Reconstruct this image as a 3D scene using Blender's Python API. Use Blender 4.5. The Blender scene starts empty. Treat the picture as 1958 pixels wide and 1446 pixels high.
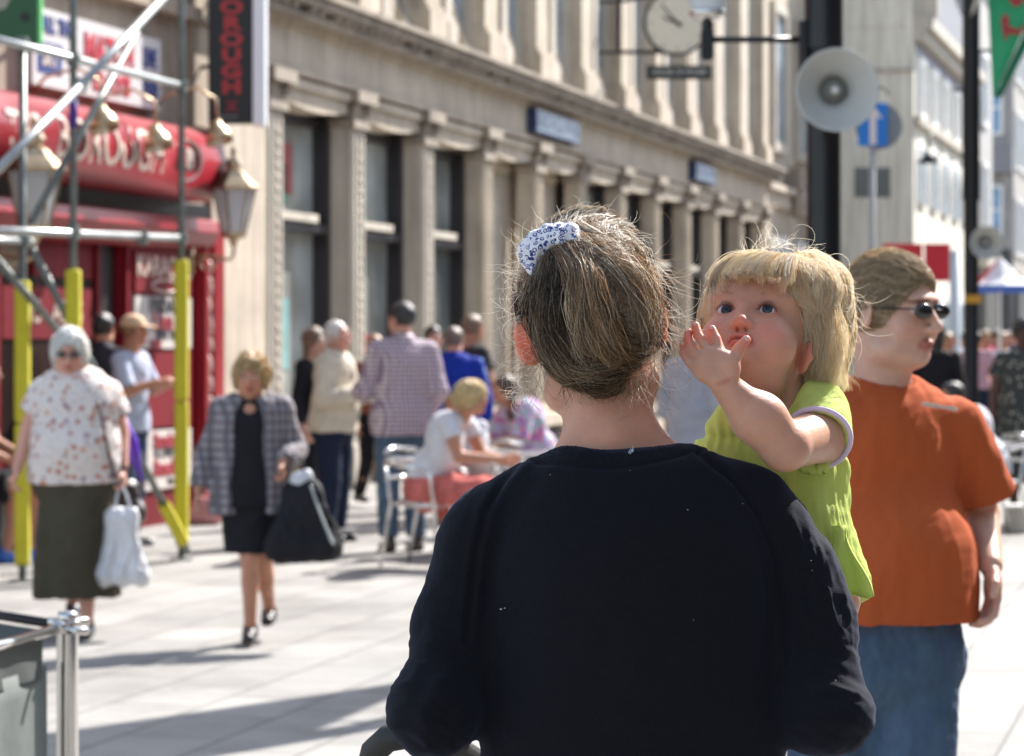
import bpy, math, random
import numpy as np
from mathutils import Vector, Matrix, Euler
random.seed(7); RNG = np.random.default_rng(11)
C = bpy.context.scene.collection
scene = bpy.context.scene
R = math.radians
# ------------------------------------------------------------------ camera, sky, sun, exposure
FP, CX, HY, CAMZ = 5500.0, 979.0, 648.0, 1.55      # focal length in photo pixels, image centre, horizon row, eye height
cam = bpy.data.cameras.new('camera'); camo = bpy.data.objects.new('camera', cam); C.objects.link(camo)
camo.location = (0, 0, CAMZ); camo.rotation_euler = (R(90), 0, 0)
cam.sensor_width = 36; cam.lens = FP/1958*36; cam.shift_y = -(723-HY)/1958
cam.clip_end = 2000; cam.clip_start = .05
cam.dof.use_dof = True; cam.dof.focus_distance = 3.26; cam.dof.aperture_fstop = 11
scene.camera = camo
SUN_AZ, SUN_EL = R(38), R(43)
w = bpy.data.worlds.new("World"); scene.world = w; w.use_nodes = True
nt = w.node_tree; bg = nt.nodes['Background']; bg.inputs[1].default_value = .14
sky = nt.nodes.new('ShaderNodeTexSky'); sky.sky_type = 'NISHITA'; sky.sun_disc = False
sky.sun_elevation = SUN_EL; sky.sun_rotation = SUN_AZ
hs = nt.nodes.new('ShaderNodeHueSaturation'); hs.inputs['Saturation'].default_value = .7; nt.links.new(sky.outputs[0], hs.inputs['Color'])
nt.links.new(hs.outputs[0], bg.inputs[0])
sl = bpy.data.lights.new('sun', 'SUN'); sl.energy = 4.8; sl.angle = R(.53); sl.color = (1, .955, .90)
so = bpy.data.objects.new('sun', sl); C.objects.link(so)
so.rotation_euler = Vector((math.sin(SUN_AZ)*math.cos(SUN_EL), math.cos(SUN_AZ)*math.cos(SUN_EL), math.sin(SUN_EL))).to_track_quat('Z', 'Y').to_euler()
scene.view_settings.view_transform = 'Standard'; scene.view_settings.look = 'None'
scene.view_settings.exposure = 1.32; scene.view_settings.gamma = 1

def P(px, py, Y): return np.array([(px-CX)/FP*Y, Y, CAMZ-(py-HY)/FP*Y])
def GX(px, Y): return (px-CX)/FP*Y

# ------------------------------------------------------------------ materials
MATS = {}
def mat(name, col, rough=.6, spec=.5, metal=0, bump=0, bscale=40, var=0, vscale=8, sss=0, sheen=0, trans=0, attr=False, emit=None, stretch=None, transl=0, col2=None):
    if name in MATS: return MATS[name]
    m = bpy.data.materials.new(name); m.use_nodes = True; n = m.node_tree.nodes; l = m.node_tree.links
    b = n['Principled BSDF']; c = (*col, 1)
    b.inputs['Base Color'].default_value = c; b.inputs['Roughness'].default_value = rough
    b.inputs['Metallic'].default_value = metal; b.inputs['Specular IOR Level'].default_value = spec
    out = None
    tc = n.new('ShaderNodeTexCoord'); mp = n.new('ShaderNodeMapping'); l.new(tc.outputs['Object'], mp.inputs[0])
    if stretch: mp.inputs['Scale'].default_value = stretch
    if var:
        nz = n.new('ShaderNodeTexNoise'); nz.inputs['Scale'].default_value = vscale; nz.inputs['Detail'].default_value = 6; nz.inputs['Roughness'].default_value = .65
        l.new(mp.outputs[0], nz.inputs[0])
        mr = n.new('ShaderNodeMapRange'); mr.inputs[1].default_value = .3; mr.inputs[2].default_value = .7; l.new(nz.outputs[0], mr.inputs[0])
        mx = n.new('ShaderNodeMix'); mx.data_type = 'RGBA'
        k2 = col2 if col2 else tuple(x*(1-var) for x in col)
        mx.inputs[6].default_value = (*k2, 1)
        mx.inputs[7].default_value = c if col2 else (*[min(1, x*(1+var*.5)) for x in col], 1)
        l.new(mr.outputs[0], mx.inputs[0]); out = mx.outputs[2]
    if attr:
        at = n.new('ShaderNodeAttribute'); at.attribute_name = 'Col'
        if out:
            m2 = n.new('ShaderNodeMix'); m2.data_type = 'RGBA'; m2.blend_type = 'MULTIPLY'; m2.inputs[0].default_value = 1
            l.new(out, m2.inputs[6]); l.new(at.outputs['Color'], m2.inputs[7]); out = m2.outputs[2]
        else: out = at.outputs['Color']
    if out: l.new(out, b.inputs['Base Color'])
    if bump:
        nb = n.new('ShaderNodeTexNoise'); nb.inputs['Scale'].default_value = bscale; nb.inputs['Detail'].default_value = 4
        l.new(mp.outputs[0], nb.inputs[0]); bp = n.new('ShaderNodeBump'); bp.inputs['Strength'].default_value = bump; bp.inputs['Distance'].default_value = .01
        l.new(nb.outputs[0], bp.inputs['Height']); l.new(bp.outputs[0], b.inputs['Normal'])
    if sss:
        b.inputs['Subsurface Weight'].default_value = 1; b.inputs['Subsurface Radius'].default_value = (1, .32, .16); b.inputs['Subsurface Scale'].default_value = sss
    if sheen: b.inputs['Sheen Weight'].default_value = sheen; b.inputs['Sheen Roughness'].default_value = .35
    if trans: b.inputs['Transmission Weight'].default_value = trans
    if emit: b.inputs['Emission Color'].default_value = (*emit[0], 1); b.inputs['Emission Strength'].default_value = emit[1]
    if transl:
        t = n.new('ShaderNodeBsdfTranslucent'); ms = n.new('ShaderNodeMixShader'); ms.inputs[0].default_value = transl
        if out: l.new(out, t.inputs[0])
        else: t.inputs[0].default_value = c
        l.new(b.outputs[0], ms.inputs[1]); l.new(t.outputs[0], ms.inputs[2]); l.new(ms.outputs[0], n['Material Output'].inputs[0])
    MATS[name] = m; return m

def pat(name, build, rough=.8, bump=0, sheen=0):
    """material whose base colour socket is produced by build(nodes, links, object_coords)"""
    if name in MATS: return MATS[name]
    m = bpy.data.materials.new(name); m.use_nodes = True; n = m.node_tree.nodes; l = m.node_tree.links
    b = n['Principled BSDF']; b.inputs['Roughness'].default_value = rough
    tc = n.new('ShaderNodeTexCoord'); s = build(n, l, tc.outputs['Object']); l.new(s, b.inputs['Base Color'])
    if sheen: b.inputs['Sheen Weight'].default_value = sheen
    MATS[name] = m; return m
def ramp(n, l, src, stops, interp='LINEAR'):
    r = n.new('ShaderNodeValToRGB'); r.color_ramp.interpolation = interp
    el = r.color_ramp.elements
    while len(el) < len(stops): el.new(.5)
    for e, (p, c) in zip(el, stops): e.position = p; e.color = (*c, 1)
    l.new(src, r.inputs[0]); return r.outputs[0]
def mixc(n, l, f, a, b, mode='MIX'):
    mx = n.new('ShaderNodeMix'); mx.data_type = 'RGBA'; mx.blend_type = mode
    for s, i in ((f, 0), (a, 6), (b, 7)):
        if isinstance(s, (int, float)): mx.inputs[i].default_value = s
        elif isinstance(s, tuple): mx.inputs[i].default_value = (*s, 1)
        else: l.new(s, mx.inputs[i])
    return mx.outputs[2]
def mth(n, l, op, a, b=None):
    m = n.new('ShaderNodeMath'); m.operation = op
    for s, i in ((a, 0), (b, 1)):
        if s is None: continue
        if isinstance(s, (int, float)): m.inputs[i].default_value = s
        else: l.new(s, m.inputs[i])
    return m.outputs[0]

# ------------------------------------------------------------------ objects
def link(o, parent=None):
    C.objects.link(o)
    if parent is not None: o.parent = parent
    return o
def tag(o, label=None, cat=None, group=None, kind=None):
    if label: o['label'] = label
    if cat: o['category'] = cat
    if group: o['group'] = group
    if kind: o['kind'] = kind
    return o
def empty(name, loc, label, cat, group=None, rz=0):
    o = bpy.data.objects.new(name, None); o.location = loc; o.rotation_euler = (0, 0, rz); o.empty_display_size = .1
    link(o); return tag(o, label, cat, group)
def nodot(o):
    return o
def copy_tree(o, loc=None, rz=None, label=None, group=None, parent=None):
    c = o.copy(); C.objects.link(c); c.parent = parent
    if loc is not None: c.location = loc
    if rz is not None: c.rotation_euler = (0, 0, rz)
    if label: c['label'] = label
    if group: c['group'] = group
    for ch in list(o.children): copy_tree(ch, parent=c)
    return c

def npmesh(name, V, F, m, parent=None, smooth=True, loc=None, col=None):
    """V (n,3) float, F (k,3|4) int array"""
    V = np.asarray(V, np.float32); F = np.asarray(F, np.int32)
    me = bpy.data.meshes.new(name); me.vertices.add(len(V)); me.vertices.foreach_set('co', V.ravel())
    k = F.shape[1]; me.loops.add(F.size); me.loops.foreach_set('vertex_index', F.ravel())
    me.polygons.add(len(F)); me.polygons.foreach_set('loop_start', np.arange(0, F.size, k, dtype=np.int32))
    me.update(calc_edges=True)
    me.polygons.foreach_set('use_smooth', np.full(len(F), smooth))
    if col is not None:
        a = me.color_attributes.new('Col', 'FLOAT_COLOR', 'POINT'); cc = np.ones((len(V), 4), np.float32); cc[:, :3] = col
        a.data.foreach_set('color', cc.ravel())
    me.materials.append(m)
    o = bpy.data.objects.new(name, me); link(o, parent)
    if loc is not None: o.location = loc
    return o

class MB:
    def __init__(s): s.v = []; s.f = []; s.M = Matrix.Identity(4)
    def pts(s, vs):
        b = len(s.v)
        for p in vs: s.v.append(tuple(s.M @ Vector(p)))
        return b
    def box(s, x0, x1, y0, y1, z0, z1):
        x0, x1 = min(x0, x1), max(x0, x1); y0, y1 = min(y0, y1), max(y0, y1); z0, z1 = min(z0, z1), max(z0, z1)
        b = s.pts([(x0,y0,z0),(x1,y0,z0),(x1,y1,z0),(x0,y1,z0),(x0,y0,z1),(x1,y0,z1),(x1,y1,z1),(x0,y1,z1)])
        for q in ((0,3,2,1),(4,5,6,7),(0,1,5,4),(1,2,6,5),(2,3,7,6),(3,0,4,7)): s.f.append(tuple(b+i for i in q))
        return s
    def prism(s, poly, a, b, axis='y'):
        """polygon of 2D points extruded from a to b along axis"""
        f = {'y': lambda p, t: (p[0], t, p[1]), 'x': lambda p, t: (t, p[0], p[1]), 'z': lambda p, t: (p[0], p[1], t)}[axis]
        n = len(poly); o = s.pts([f(p, a) for p in poly]+[f(p, b) for p in poly])
        s.f.append(tuple(o+i for i in range(n))); s.f.append(tuple(o+n+i for i in reversed(range(n))))
        for i in range(n): j = (i+1) % n; s.f.append((o+i, o+n+i, o+n+j, o+j))
        return s
    def tube(s, pts, r, n=10, cap=True):
        pts = [Vector(p) for p in pts]; rs = r if hasattr(r, '__len__') else [r]*len(pts)
        up = None; rings = []
        for i, p in enumerate(pts):
            d = (pts[min(i+1, len(pts)-1)]-pts[max(i-1, 0)]).normalized()
            if up is None: up = Vector((0, 0, 1)) if abs(d.z) < .9 else Vector((1, 0, 0))
            a = d.cross(up).normalized(); bb = a.cross(d).normalized(); up = bb
            rings.append(s.pts([p+(a*math.cos(t)+bb*math.sin(t))*rs[i] for t in [2*math.pi*k/n for k in range(n)]]))
        for i in range(len(rings)-1):
            A, B = rings[i], rings[i+1]
            for k in range(n): k2 = (k+1) % n; s.f.append((A+k, A+k2, B+k2, B+k))
        if cap: s.f.append(tuple(rings[0]+k for k in reversed(range(n)))); s.f.append(tuple(rings[-1]+k for k in range(n)))
        return s
    def lathe(s, prof, c=(0,0,0), n=24, ax=None):
        """profile of (radius, height) about local z at c; ax optional direction"""
        q = Vector(ax).to_track_quat('Z', 'Y') if ax is not None else None; c = Vector(c); rings = []
        for r, z in prof:
            vs = []
            for k in range(n):
                t = 2*math.pi*k/n; p = Vector((max(r, 1e-4)*math.cos(t), max(r, 1e-4)*math.sin(t), z))
                if q: p = q @ p
                vs.append(p+c)
            rings.append(s.pts(vs))
        for i in range(len(rings)-1):
            A, B = rings[i], rings[i+1]
            for k in range(n): k2 = (k+1) % n; s.f.append((A+k, A+k2, B+k2, B+k))
        return s
    def ball(s, c, r, n=12):
        rr = r if hasattr(r, '__len__') else (r, r, r); rings = []
        for i in range(n//2+1):
            a = math.pi*i/(n//2); rings.append(s.pts([(c[0]+rr[0]*max(math.sin(a), 1e-3)*math.cos(t), c[1]+rr[1]*max(math.sin(a), 1e-3)*math.sin(t), c[2]-rr[2]*math.cos(a)) for t in [2*math.pi*k/n for k in range(n)]]))
        for i in range(len(rings)-1):
            A, B = rings[i], rings[i+1]
            for k in range(n): k2 = (k+1) % n; s.f.append((A+k, A+k2, B+k2, B+k))
        return s
    def sheet(s, grid):
        """grid of rows of points"""
        nr, nc = len(grid), len(grid[0]); b = s.pts([p for row in grid for p in row])
        for i in range(nr-1):
            for j in range(nc-1): a = b+i*nc+j; s.f.append((a, a+1, a+nc+1, a+nc))
        return s
    def build(s, name, m, parent=None, smooth=False, loc=None, bevel=0, solid=0):
        me = bpy.data.meshes.new(name); me.from_pydata(s.v, [], s.f); me.update()
        if smooth: me.polygons.foreach_set('use_smooth', [True]*len(me.polygons))
        me.materials.append(m); o = bpy.data.objects.new(name, me); link(o, parent)
        if loc is not None: o.location = loc
        if bevel: b = o.modifiers.new('b', 'BEVEL'); b.width = bevel; b.segments = 2; b.limit_method = 'ANGLE'
        if solid: b = o.modifiers.new('s', 'SOLIDIFY'); b.thickness = solid
        return o

def text(s, size, m, M, parent, name='lettering', ext=.004, sx=1, bold=0, align='CENTER', bend=None):
    """flat letters; M = matrix taking text plane (x right, y up) to parent space"""
    cu = bpy.data.curves.new(name, 'FONT'); cu.body = s; cu.size = size; cu.extrude = ext; cu.align_x = align; cu.align_y = 'CENTER'; cu.offset = bold; cu.resolution_u = 4
    t = bpy.data.objects.new('t', cu); C.objects.link(t); dg = bpy.context.evaluated_depsgraph_get()
    me = bpy.data.meshes.new_from_object(t.evaluated_get(dg)); bpy.data.objects.remove(t); bpy.data.curves.remove(cu)
    if bend:
        for v in me.vertices: x, y, z = v.co; v.co = bend(x*sx, y, z)
    me.transform(M @ Matrix.Diagonal((1 if bend else sx, 1, 1, 1))); me.name = name
    me.materials.clear(); me.materials.append(m)
    o = bpy.data.objects.new(name, me); return link(o, parent)
def FM(o, x, y):
    """matrix from origin, x axis, y axis"""
    x = Vector(x).normalized(); y = Vector(y).normalized(); z = x.cross(y)
    M = Matrix((x, y, z)).transposed().to_4x4(); M.translation = Vector(o); return M

# ------------------------------------------------------------------ signed-distance modelling (bodies and clothes as one skin)
def nrm(v): v = np.asarray(v, float); return v/np.linalg.norm(v)
def cap(a, b, ra, rb=None, flat=1.):
    """tapered capsule; flat squeezes it along y"""
    rb = ra if rb is None else rb; a = np.asarray(a, float); b = np.asarray(b, float)
    A = a*[1, 1/flat, 1]; B = b*[1, 1/flat, 1]; d = B-A; L = max(d@d, 1e-12)
    def fn(x, y, z):
        y = y/flat; t = np.clip(((x-A[0])*d[0]+(y-A[1])*d[1]+(z-A[2])*d[2])/L, 0, 1)
        return (np.sqrt((x-A[0]-t*d[0])**2+(y-A[1]-t*d[1])**2+(z-A[2]-t*d[2])**2)-(ra+(rb-ra)*t))*min(flat, 1)
    r = max(ra, rb); e = np.array([r, r*flat, r]); return fn, np.minimum(a, b)-e, np.maximum(a, b)+e
def ell(c, r, Q=None):
    c = np.asarray(c, float); r = np.asarray(r if hasattr(r, '__len__') else (r, r, r), float)
    def fn(x, y, z):
        x = x-c[0]; y = y-c[1]; z = z-c[2]
        if Q is not None: x, y, z = (Q[0,i]*x+Q[1,i]*y+Q[2,i]*z for i in range(3))
        k0 = np.sqrt((x/r[0])**2+(y/r[1])**2+(z/r[2])**2); k1 = np.sqrt((x/r[0]**2)**2+(y/r[1]**2)**2+(z/r[2]**2)**2)
        return np.where(k1 > 1e-9, k0*(k0-1)/np.maximum(k1, 1e-9), -min(r))
    e = r if Q is None else np.abs(Q)@r
    return fn, c-e, c+e
def plane(n, p):
    n = nrm(n); p = np.asarray(p, float); return (lambda x, y, z: n[0]*(x-p[0])+n[1]*(y-p[1])+n[2]*(z-p[2])), None, None
def capcut(a, b, ra, rb, flat=1.):
    """capsule cut flat at the b end"""
    f, lo, hi = cap(a, b, ra, rb, flat); n = nrm(np.asarray(b)-np.asarray(a)); b = np.asarray(b, float)
    return (lambda x, y, z: np.maximum(f(x, y, z), n[0]*(x-b[0])+n[1]*(y-b[1])+n[2]*(z-b[2]))), lo, hi
def skirt(c, z0, z1, r0, r1, flat=.8, n=9, amp=.06, ph=0.):
    """flared tube from z1 (waist, r1) down to z0 (hem, r0) with folds growing to the hem"""
    def fn(x, y, z):
        t = np.clip((z-z0)/(z1-z0), 0, 1); X = x-c[0]; Yv = (y-c[1])/flat
        th = np.arctan2(Yv, X); r = (r0+(r1-r0)*t)*(1+amp*(1-t)*np.sin(n*th+ph+2*np.sin(2*th)))
        return np.maximum((np.sqrt(X*X+Yv*Yv)-r)*min(flat, .9)*.9, np.maximum(z0-z, z-z1))
    r = max(r0, r1)*(1+amp); return fn, np.array([c[0]-r, c[1]-r*flat, z0]), np.array([c[0]+r, c[1]+r*flat, z1])
def smin(a, b, k):
    h = np.clip(.5+.5*(b-a)/k, 0, 1); return b+(a-b)*h-k*h*(1-h)
class Sdf:
    def __init__(s): s.ops = []
    def add(s, p, k=.01): s.ops.append(('a', p, k)); return s
    def sub(s, p, k=.005): s.ops.append(('s', p, k)); return s
    def cut(s, p, k=.004): s.ops.append(('c', p, k)); return s       # keep the negative side
    def mesh(s, h, lo=None, hi=None):
        A = [p for t, p, k in s.ops if t == 'a']
        l = np.min([p[1] for p in A], 0)-.02-3*h; u = np.max([p[2] for p in A], 0)+.02+3*h
        if lo is not None: l = np.maximum(l, lo)
        if hi is not None: u = np.minimum(u, hi)
        n = np.ceil((u-l)/h).astype(int)+1; D = np.full(n, 9., np.float32)
        ax = [l[i]+np.arange(n[i])*h for i in range(3)]
        for t, (fn, a, b), k in s.ops:
            if a is None: i0 = np.zeros(3, int); i1 = n
            else:
                m = k+3*h; i0 = np.clip(np.floor((a-m-l)/h).astype(int), 0, n); i1 = np.clip(np.ceil((b+m-l)/h).astype(int)+1, 0, n)
            if (i1 <= i0).any(): continue
            sl_ = tuple(slice(i0[q], i1[q]) for q in range(3))
            d = fn(ax[0][sl_[0]][:, None, None], ax[1][sl_[1]][None, :, None], ax[2][sl_[2]][None, None, :]).astype(np.float32)
            if t == 'a': D[sl_] = smin(D[sl_], d, k)
            elif t == 's': D[sl_] = -smin(-D[sl_], d, k)
            else: D[sl_] = -smin(-D[sl_], -d, k)
        return nets(D, l, h)
def nets(D, org, h):
    ins = D < 0; nx, ny, nz = D.shape
    cnt = np.zeros((nx-1, ny-1, nz-1), np.int8)
    offs = [(i, j, k) for i in (0, 1) for j in (0, 1) for k in (0, 1)]
    for i, j, k in offs: cnt += ins[i:nx-1+i, j:ny-1+j, k:nz-1+k]
    act = (cnt > 0) & (cnt < 8); I = np.argwhere(act); idx = np.full(act.shape, -1, np.int32); idx[act] = np.arange(len(I))
    val = np.stack([D[I[:, 0]+i, I[:, 1]+j, I[:, 2]+k] for i, j, k in offs], 1)
    pos = np.zeros((len(I), 3)); wt = np.zeros(len(I)); O = np.array(offs, float)
    for a in range(8):
        for b in range(a+1, 8):
            if np.abs(O[a]-O[b]).sum() != 1: continue
            va, vb = val[:, a], val[:, b]; m = (va < 0) != (vb < 0); t = np.where(m, va/np.where(m, va-vb, 1), 0)
            pos += m[:, None]*(O[a]+(O[b]-O[a])*t[:, None]); wt += m
    V = (I+pos/wt[:, None])*h+org
    Q = []
    for axn in range(3):
        s0 = [slice(1, -1)]*3; s1 = [slice(1, -1)]*3; s0[axn] = slice(0, -1); s1[axn] = slice(1, None)
        A, B = ins[tuple(s0)], ins[tuple(s1)]; e = np.argwhere(A != B); fl = A[A != B]
        e = e+1; e[:, axn] -= 1
        u, v = [(1, 2), (2, 0), (0, 1)][axn]
        def g(du, dv):
            q = e.copy(); q[:, u] += du; q[:, v] += dv; return idx[q[:, 0], q[:, 1], q[:, 2]]
        q = np.stack([g(-1, -1), g(0, -1), g(0, 0), g(-1, 0)], 1)
        q[~fl] = q[~fl][:, ::-1]; Q.append(q)
    F = np.concatenate(Q); F = F[(F >= 0).all(1)]
    return V, F
def vnormals(V, F):
    n = np.cross(V[F[:, 2]]-V[F[:, 0]], V[F[:, 3]]-V[F[:, 1]]); N = np.zeros_like(V)
    for k in range(4):
        for c in range(3): N[:, c] += np.bincount(F[:, k], n[:, c], len(V))
    return N/np.maximum(np.linalg.norm(N, axis=1), 1e-12)[:, None]
def relax(V, F, it=1, f=.5):
    for _ in range(it):
        S = np.zeros_like(V); c = np.zeros(len(V))
        for k in range(4):
            a, b = F[:, k], F[:, (k+1) % 4]
            for q in range(3): S[:, q] += np.bincount(a, V[b, q], len(V))+np.bincount(b, V[a, q], len(V))
            c += np.bincount(a, minlength=len(V))+np.bincount(b, minlength=len(V))
        V = V+f*(S/np.maximum(c, 1)[:, None]-V)
    return V
def wob(V, f, seed=0):
    """smooth pseudo-noise in about -1..1 (sum of warped sines)"""
    r = np.random.default_rng(seed); o = 0; a = 1; t = 0
    x = V*f
    for i in range(4):
        A = r.normal(size=(3, 3)); ph = r.uniform(0, 6.3, 3)
        s = np.sin(x@A+ph+.8*np.sin(x[:, [1, 2, 0]]*1.3+ph[::-1])); o = o+a*s.mean(1)*1.6; t += a; a *= .55; x = x*1.9
    return o/t
def rot(yaw=0, pitch=0, roll=0):
    """yaw about z, pitch about x, roll about y, degrees"""
    return np.array(Euler((0, 0, R(yaw))).to_matrix() @ Euler((R(pitch), 0, 0)).to_matrix() @ Euler((0, R(roll), 0)).to_matrix())

def strands(name, S, r0, r1, m, parent, col=None):
    """S (n,k,3) polylines -> three-sided tapered tubes"""
    S = np.asarray(S, float); n, k, _ = S.shape
    T = np.gradient(S, axis=1); T /= np.maximum(np.linalg.norm(T, axis=2), 1e-9)[..., None]
    up = np.tile(np.array([.3, .2, .93]), (n, k, 1)); A = np.cross(T, up); A /= np.maximum(np.linalg.norm(A, axis=2), 1e-6)[..., None]; B = np.cross(T, A)
    t = np.linspace(0, 1, k); rr = (np.asarray(r0)*np.ones(n))[:, None]*(1-t**3)+r1*t**3
    V = np.zeros((n, k, 3, 3))
    for q in range(3):
        a = 2*math.pi*q/3; V[:, :, q] = S+(A*math.cos(a)+B*math.sin(a))*rr[..., None]
    base = (np.arange(n)*k*3)[:, None, None]+(np.arange(k-1)*3)[None, :, None]; q = np.arange(3)[None, None, :]; q2 = (q+1) % 3
    F = np.stack([base+q, base+q2, base+3+q2, base+3+q], -1).reshape(-1, 4)
    cc = None
    if col is not None: cc = np.repeat(np.asarray(col), k*3, 0)
    return npmesh(name, V.reshape(-1, 3), F, m, parent, True, col=cc)

from mathutils.kdtree import KDTree
def flow_strands(base, n, crown, steps, step, lift, grav, curl_, freq, rng, keep=None, over=3, field=None):
    """strands that start on a base hair mesh and run over its surface away from the crown, loose past its edge"""
    me = base.data; k = len(me.vertices); V = np.zeros(k*3, np.float32); N = np.zeros(k*3, np.float32); me.vertices.foreach_get('co', V); me.vertices.foreach_get('normal', N); V = V.reshape(-1, 3).astype(float); N = N.reshape(-1, 3).astype(float)
    kd = KDTree(k)
    for i in range(k): kd.insert(V[i], i)
    kd.balance(); ok = np.arange(k) if keep is None else np.nonzero(keep(V, N))[0]; crown = np.array(crown); out = []
    st = V[ok[rng.integers(len(ok), size=n)]]+rng.normal(0, .0015, (n, 3)); ph = wob(st*[1, 1, .6], 55, 3)*3+rng.normal(0, .35, n); l1 = rng.uniform(.3, 1, n)
    for j in range(n):
        p = st[j]; pts = []; ov = 0
        for q_ in range(steps):
            co, i, d_ = kd.find(p); nn = N[i]; t = q_/(steps-1)
            free = d_ > .006 and (p-V[i])@nn < .7*d_
            f = field(p) if field else (p-crown); f = f/max(np.linalg.norm(f), 1e-6); f = f+np.array([0, 0, -1])*grav*(.3+t)
            if not free: p = V[i]+nn*(.0004+lift*l1[j]*(.3+t)); f = f-nn*(f@nn)
            else:
                ov += 1; f = f+np.array([0, 0, -.5])
            pts.append(p); 
            if ov > over: break
            f = f/max(np.linalg.norm(f), 1e-6); sd = np.cross(nn, f); p = p+(f+sd*curl_*math.sin(q_*freq+ph[j]))*step
        if len(pts) > 3: out.append(np.array(pts))
    return out

# ================================================================== SETTING
UX, UY = .2419, .9703                       # direction of the street front
OX, OY = -2.99, 24.2                        # a point on it
def SY(Y): return (Y-OY)/UY                 # distance along the front from its depth
def SP(px):                                 # the same from a photo column
    return SY(9.02/((CX-px)/FP+.2493))
def DP(px): return 9.02/((CX-px)/FP+.2493)
def ZP(py, Y): return CAMZ-(py-HY)/FP*Y
RZ = math.atan2(UY, UX)
def W(s, o, z=0):                           # front coordinates (along, out into the street) to world
    return np.array([OX+UX*s+UY*o, OY+UY*s-UX*o, z])

def paving(n, l, co):
    mp = n.new('ShaderNodeMapping'); mp.inputs['Rotation'].default_value = (0, 0, -RZ); l.new(co, mp.inputs[0])
    br = n.new('ShaderNodeTexBrick'); br.inputs['Scale'].default_value = 1; br.inputs['Brick Width'].default_value = .62; br.inputs['Row Height'].default_value = .42
    br.inputs['Mortar Size'].default_value = .010; br.inputs['Mortar Smooth'].default_value = .4; br.offset = .5
    br.inputs['Color1'].default_value = (.31, .30, .283, 1); br.inputs['Color2'].default_value = (.24, .233, .222, 1); br.inputs['Mortar'].default_value = (.11, .105, .10, 1)
    l.new(mp.outputs[0], br.inputs[0])
    nz = n.new('ShaderNodeTexNoise'); nz.inputs['Scale'].default_value = 1.3; nz.inputs['Detail'].default_value = 8; nz.inputs['Roughness'].default_value = .7; l.new(co, nz.inputs[0])
    a = mixc(n, l, 1., br.outputs[0], ramp(n, l, nz.outputs[0], [(.3, (.80, .80, .80)), (.7, (1.08, 1.07, 1.05))]), 'MULTIPLY')
    gm = n.new('ShaderNodeTexVoronoi'); gm.inputs['Scale'].default_value = 2.2; l.new(co, gm.inputs[0])
    a = mixc(n, l, ramp(n, l, gm.outputs['Distance'], [(.050, (.75, .75, .75)), (.065, (0, 0, 0))]), a, (.10, .095, .09))
    n3 = n.new('ShaderNodeTexNoise'); n3.inputs['Scale'].default_value = .35; n3.inputs['Detail'].default_value = 9; n3.inputs['Roughness'].default_value = .75; l.new(co, n3.inputs[0])
    a = mixc(n, l, 1., a, ramp(n, l, n3.outputs[0], [(.38, (.64, .63, .62)), (.53, (1, 1, 1))]), 'MULTIPLY')
    n2 = n.new('ShaderNodeTexNoise'); n2.inputs['Scale'].default_value = 60; n2.inputs['Detail'].default_value = 3; l.new(co, n2.inputs[0])
    return mixc(n, l, 1., a, ramp(n, l, n2.outputs[0], [(.35, (.86, .86, .86)), (.65, (1.06, 1.06, 1.06))]), 'MULTIPLY')
pave = pat('paving', paving, .75)
g = MB(); g.sheet([[(x, y, 0) for x in np.linspace(-400, 400, 9)] for y in np.linspace(-60, 900, 9)][::-1]).build('pavement', pave)['kind'] = 'structure'

def stone(name, c1, c2, sc=1.2, rows=None):
    def f(n, l, co):
        nz = n.new('ShaderNodeTexNoise'); nz.inputs['Scale'].default_value = sc; nz.inputs['Detail'].default_value = 9; nz.inputs['Roughness'].default_value = .68; l.new(co, nz.inputs[0])
        mp = n.new('ShaderNodeMapping'); mp.inputs['Scale'].default_value = (5, 5, .5); l.new(co, mp.inputs[0])
        st = n.new('ShaderNodeTexNoise'); st.inputs['Scale'].default_value = 1.4; st.inputs['Detail'].default_value = 6; l.new(mp.outputs[0], st.inputs[0])
        a = ramp(n, l, nz.outputs[0], [(.32, c2), (.62, c1)])
        return mixc(n, l, 1., a, ramp(n, l, st.outputs[0], [(.35, (.78, .76, .74)), (.6, (1, 1, 1))]), 'MULTIPLY')
    return pat(name, f, .85)
M_STONE = stone('limestone', (.57, .49, .385), (.40, .34, .27))
M_STONE2 = stone('weathered limestone', (.38, .325, .26), (.23, .195, .16), 2.)
M_PALE = stone('pale stone', (.56, .51, .43), (.44, .40, .34))
M_CREAM = stone('cream render', (.76, .73, .62), (.68, .65, .56), .5)
M_BRONZE = mat('dark window frame', (.018, .016, .02), .4, var=.3)
def glassf(n, l, co):
    nz = n.new('ShaderNodeTexNoise'); nz.inputs['Scale'].default_value = .9; nz.inputs['Detail'].default_value = 3; l.new(co, nz.inputs[0])
    return ramp(n, l, nz.outputs[0], [(.35, (.12, .14, .14)), (.5, (.24, .25, .23)), (.66, (.42, .45, .43))])
M_GLASS = pat('shop window glass', glassf, .14)
M_GLASS2 = mat('upper window glass', (.34, .43, .50), .08, 1.0, var=.5, vscale=1.2)  # pale blue base colour paints in the sky's reflection
M_BLIND = mat('closed cream shutter', (.46, .41, .33), .7, var=.25, vscale=2)
M_WHITE = mat('white paint', (.78, .77, .74), .5, var=.1)
M_BLACKP = mat('black gloss paint', (.008, .008, .010), .35, .35, var=.3, vscale=3)
M_RED = mat('red gloss paint', (.28, .008, .015), .35, .3, var=.25, vscale=3)
M_DRED = mat('dark red board', (.17, .005, .012), .6, .2, var=.3, vscale=2)
M_BRASS = mat('aged brass', (.50, .39, .25), .32, metal=.85, var=.35, vscale=9)
M_GALV = mat('galvanised steel', (.46, .48, .47), .34, metal=.8, var=.25, vscale=12)
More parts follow.
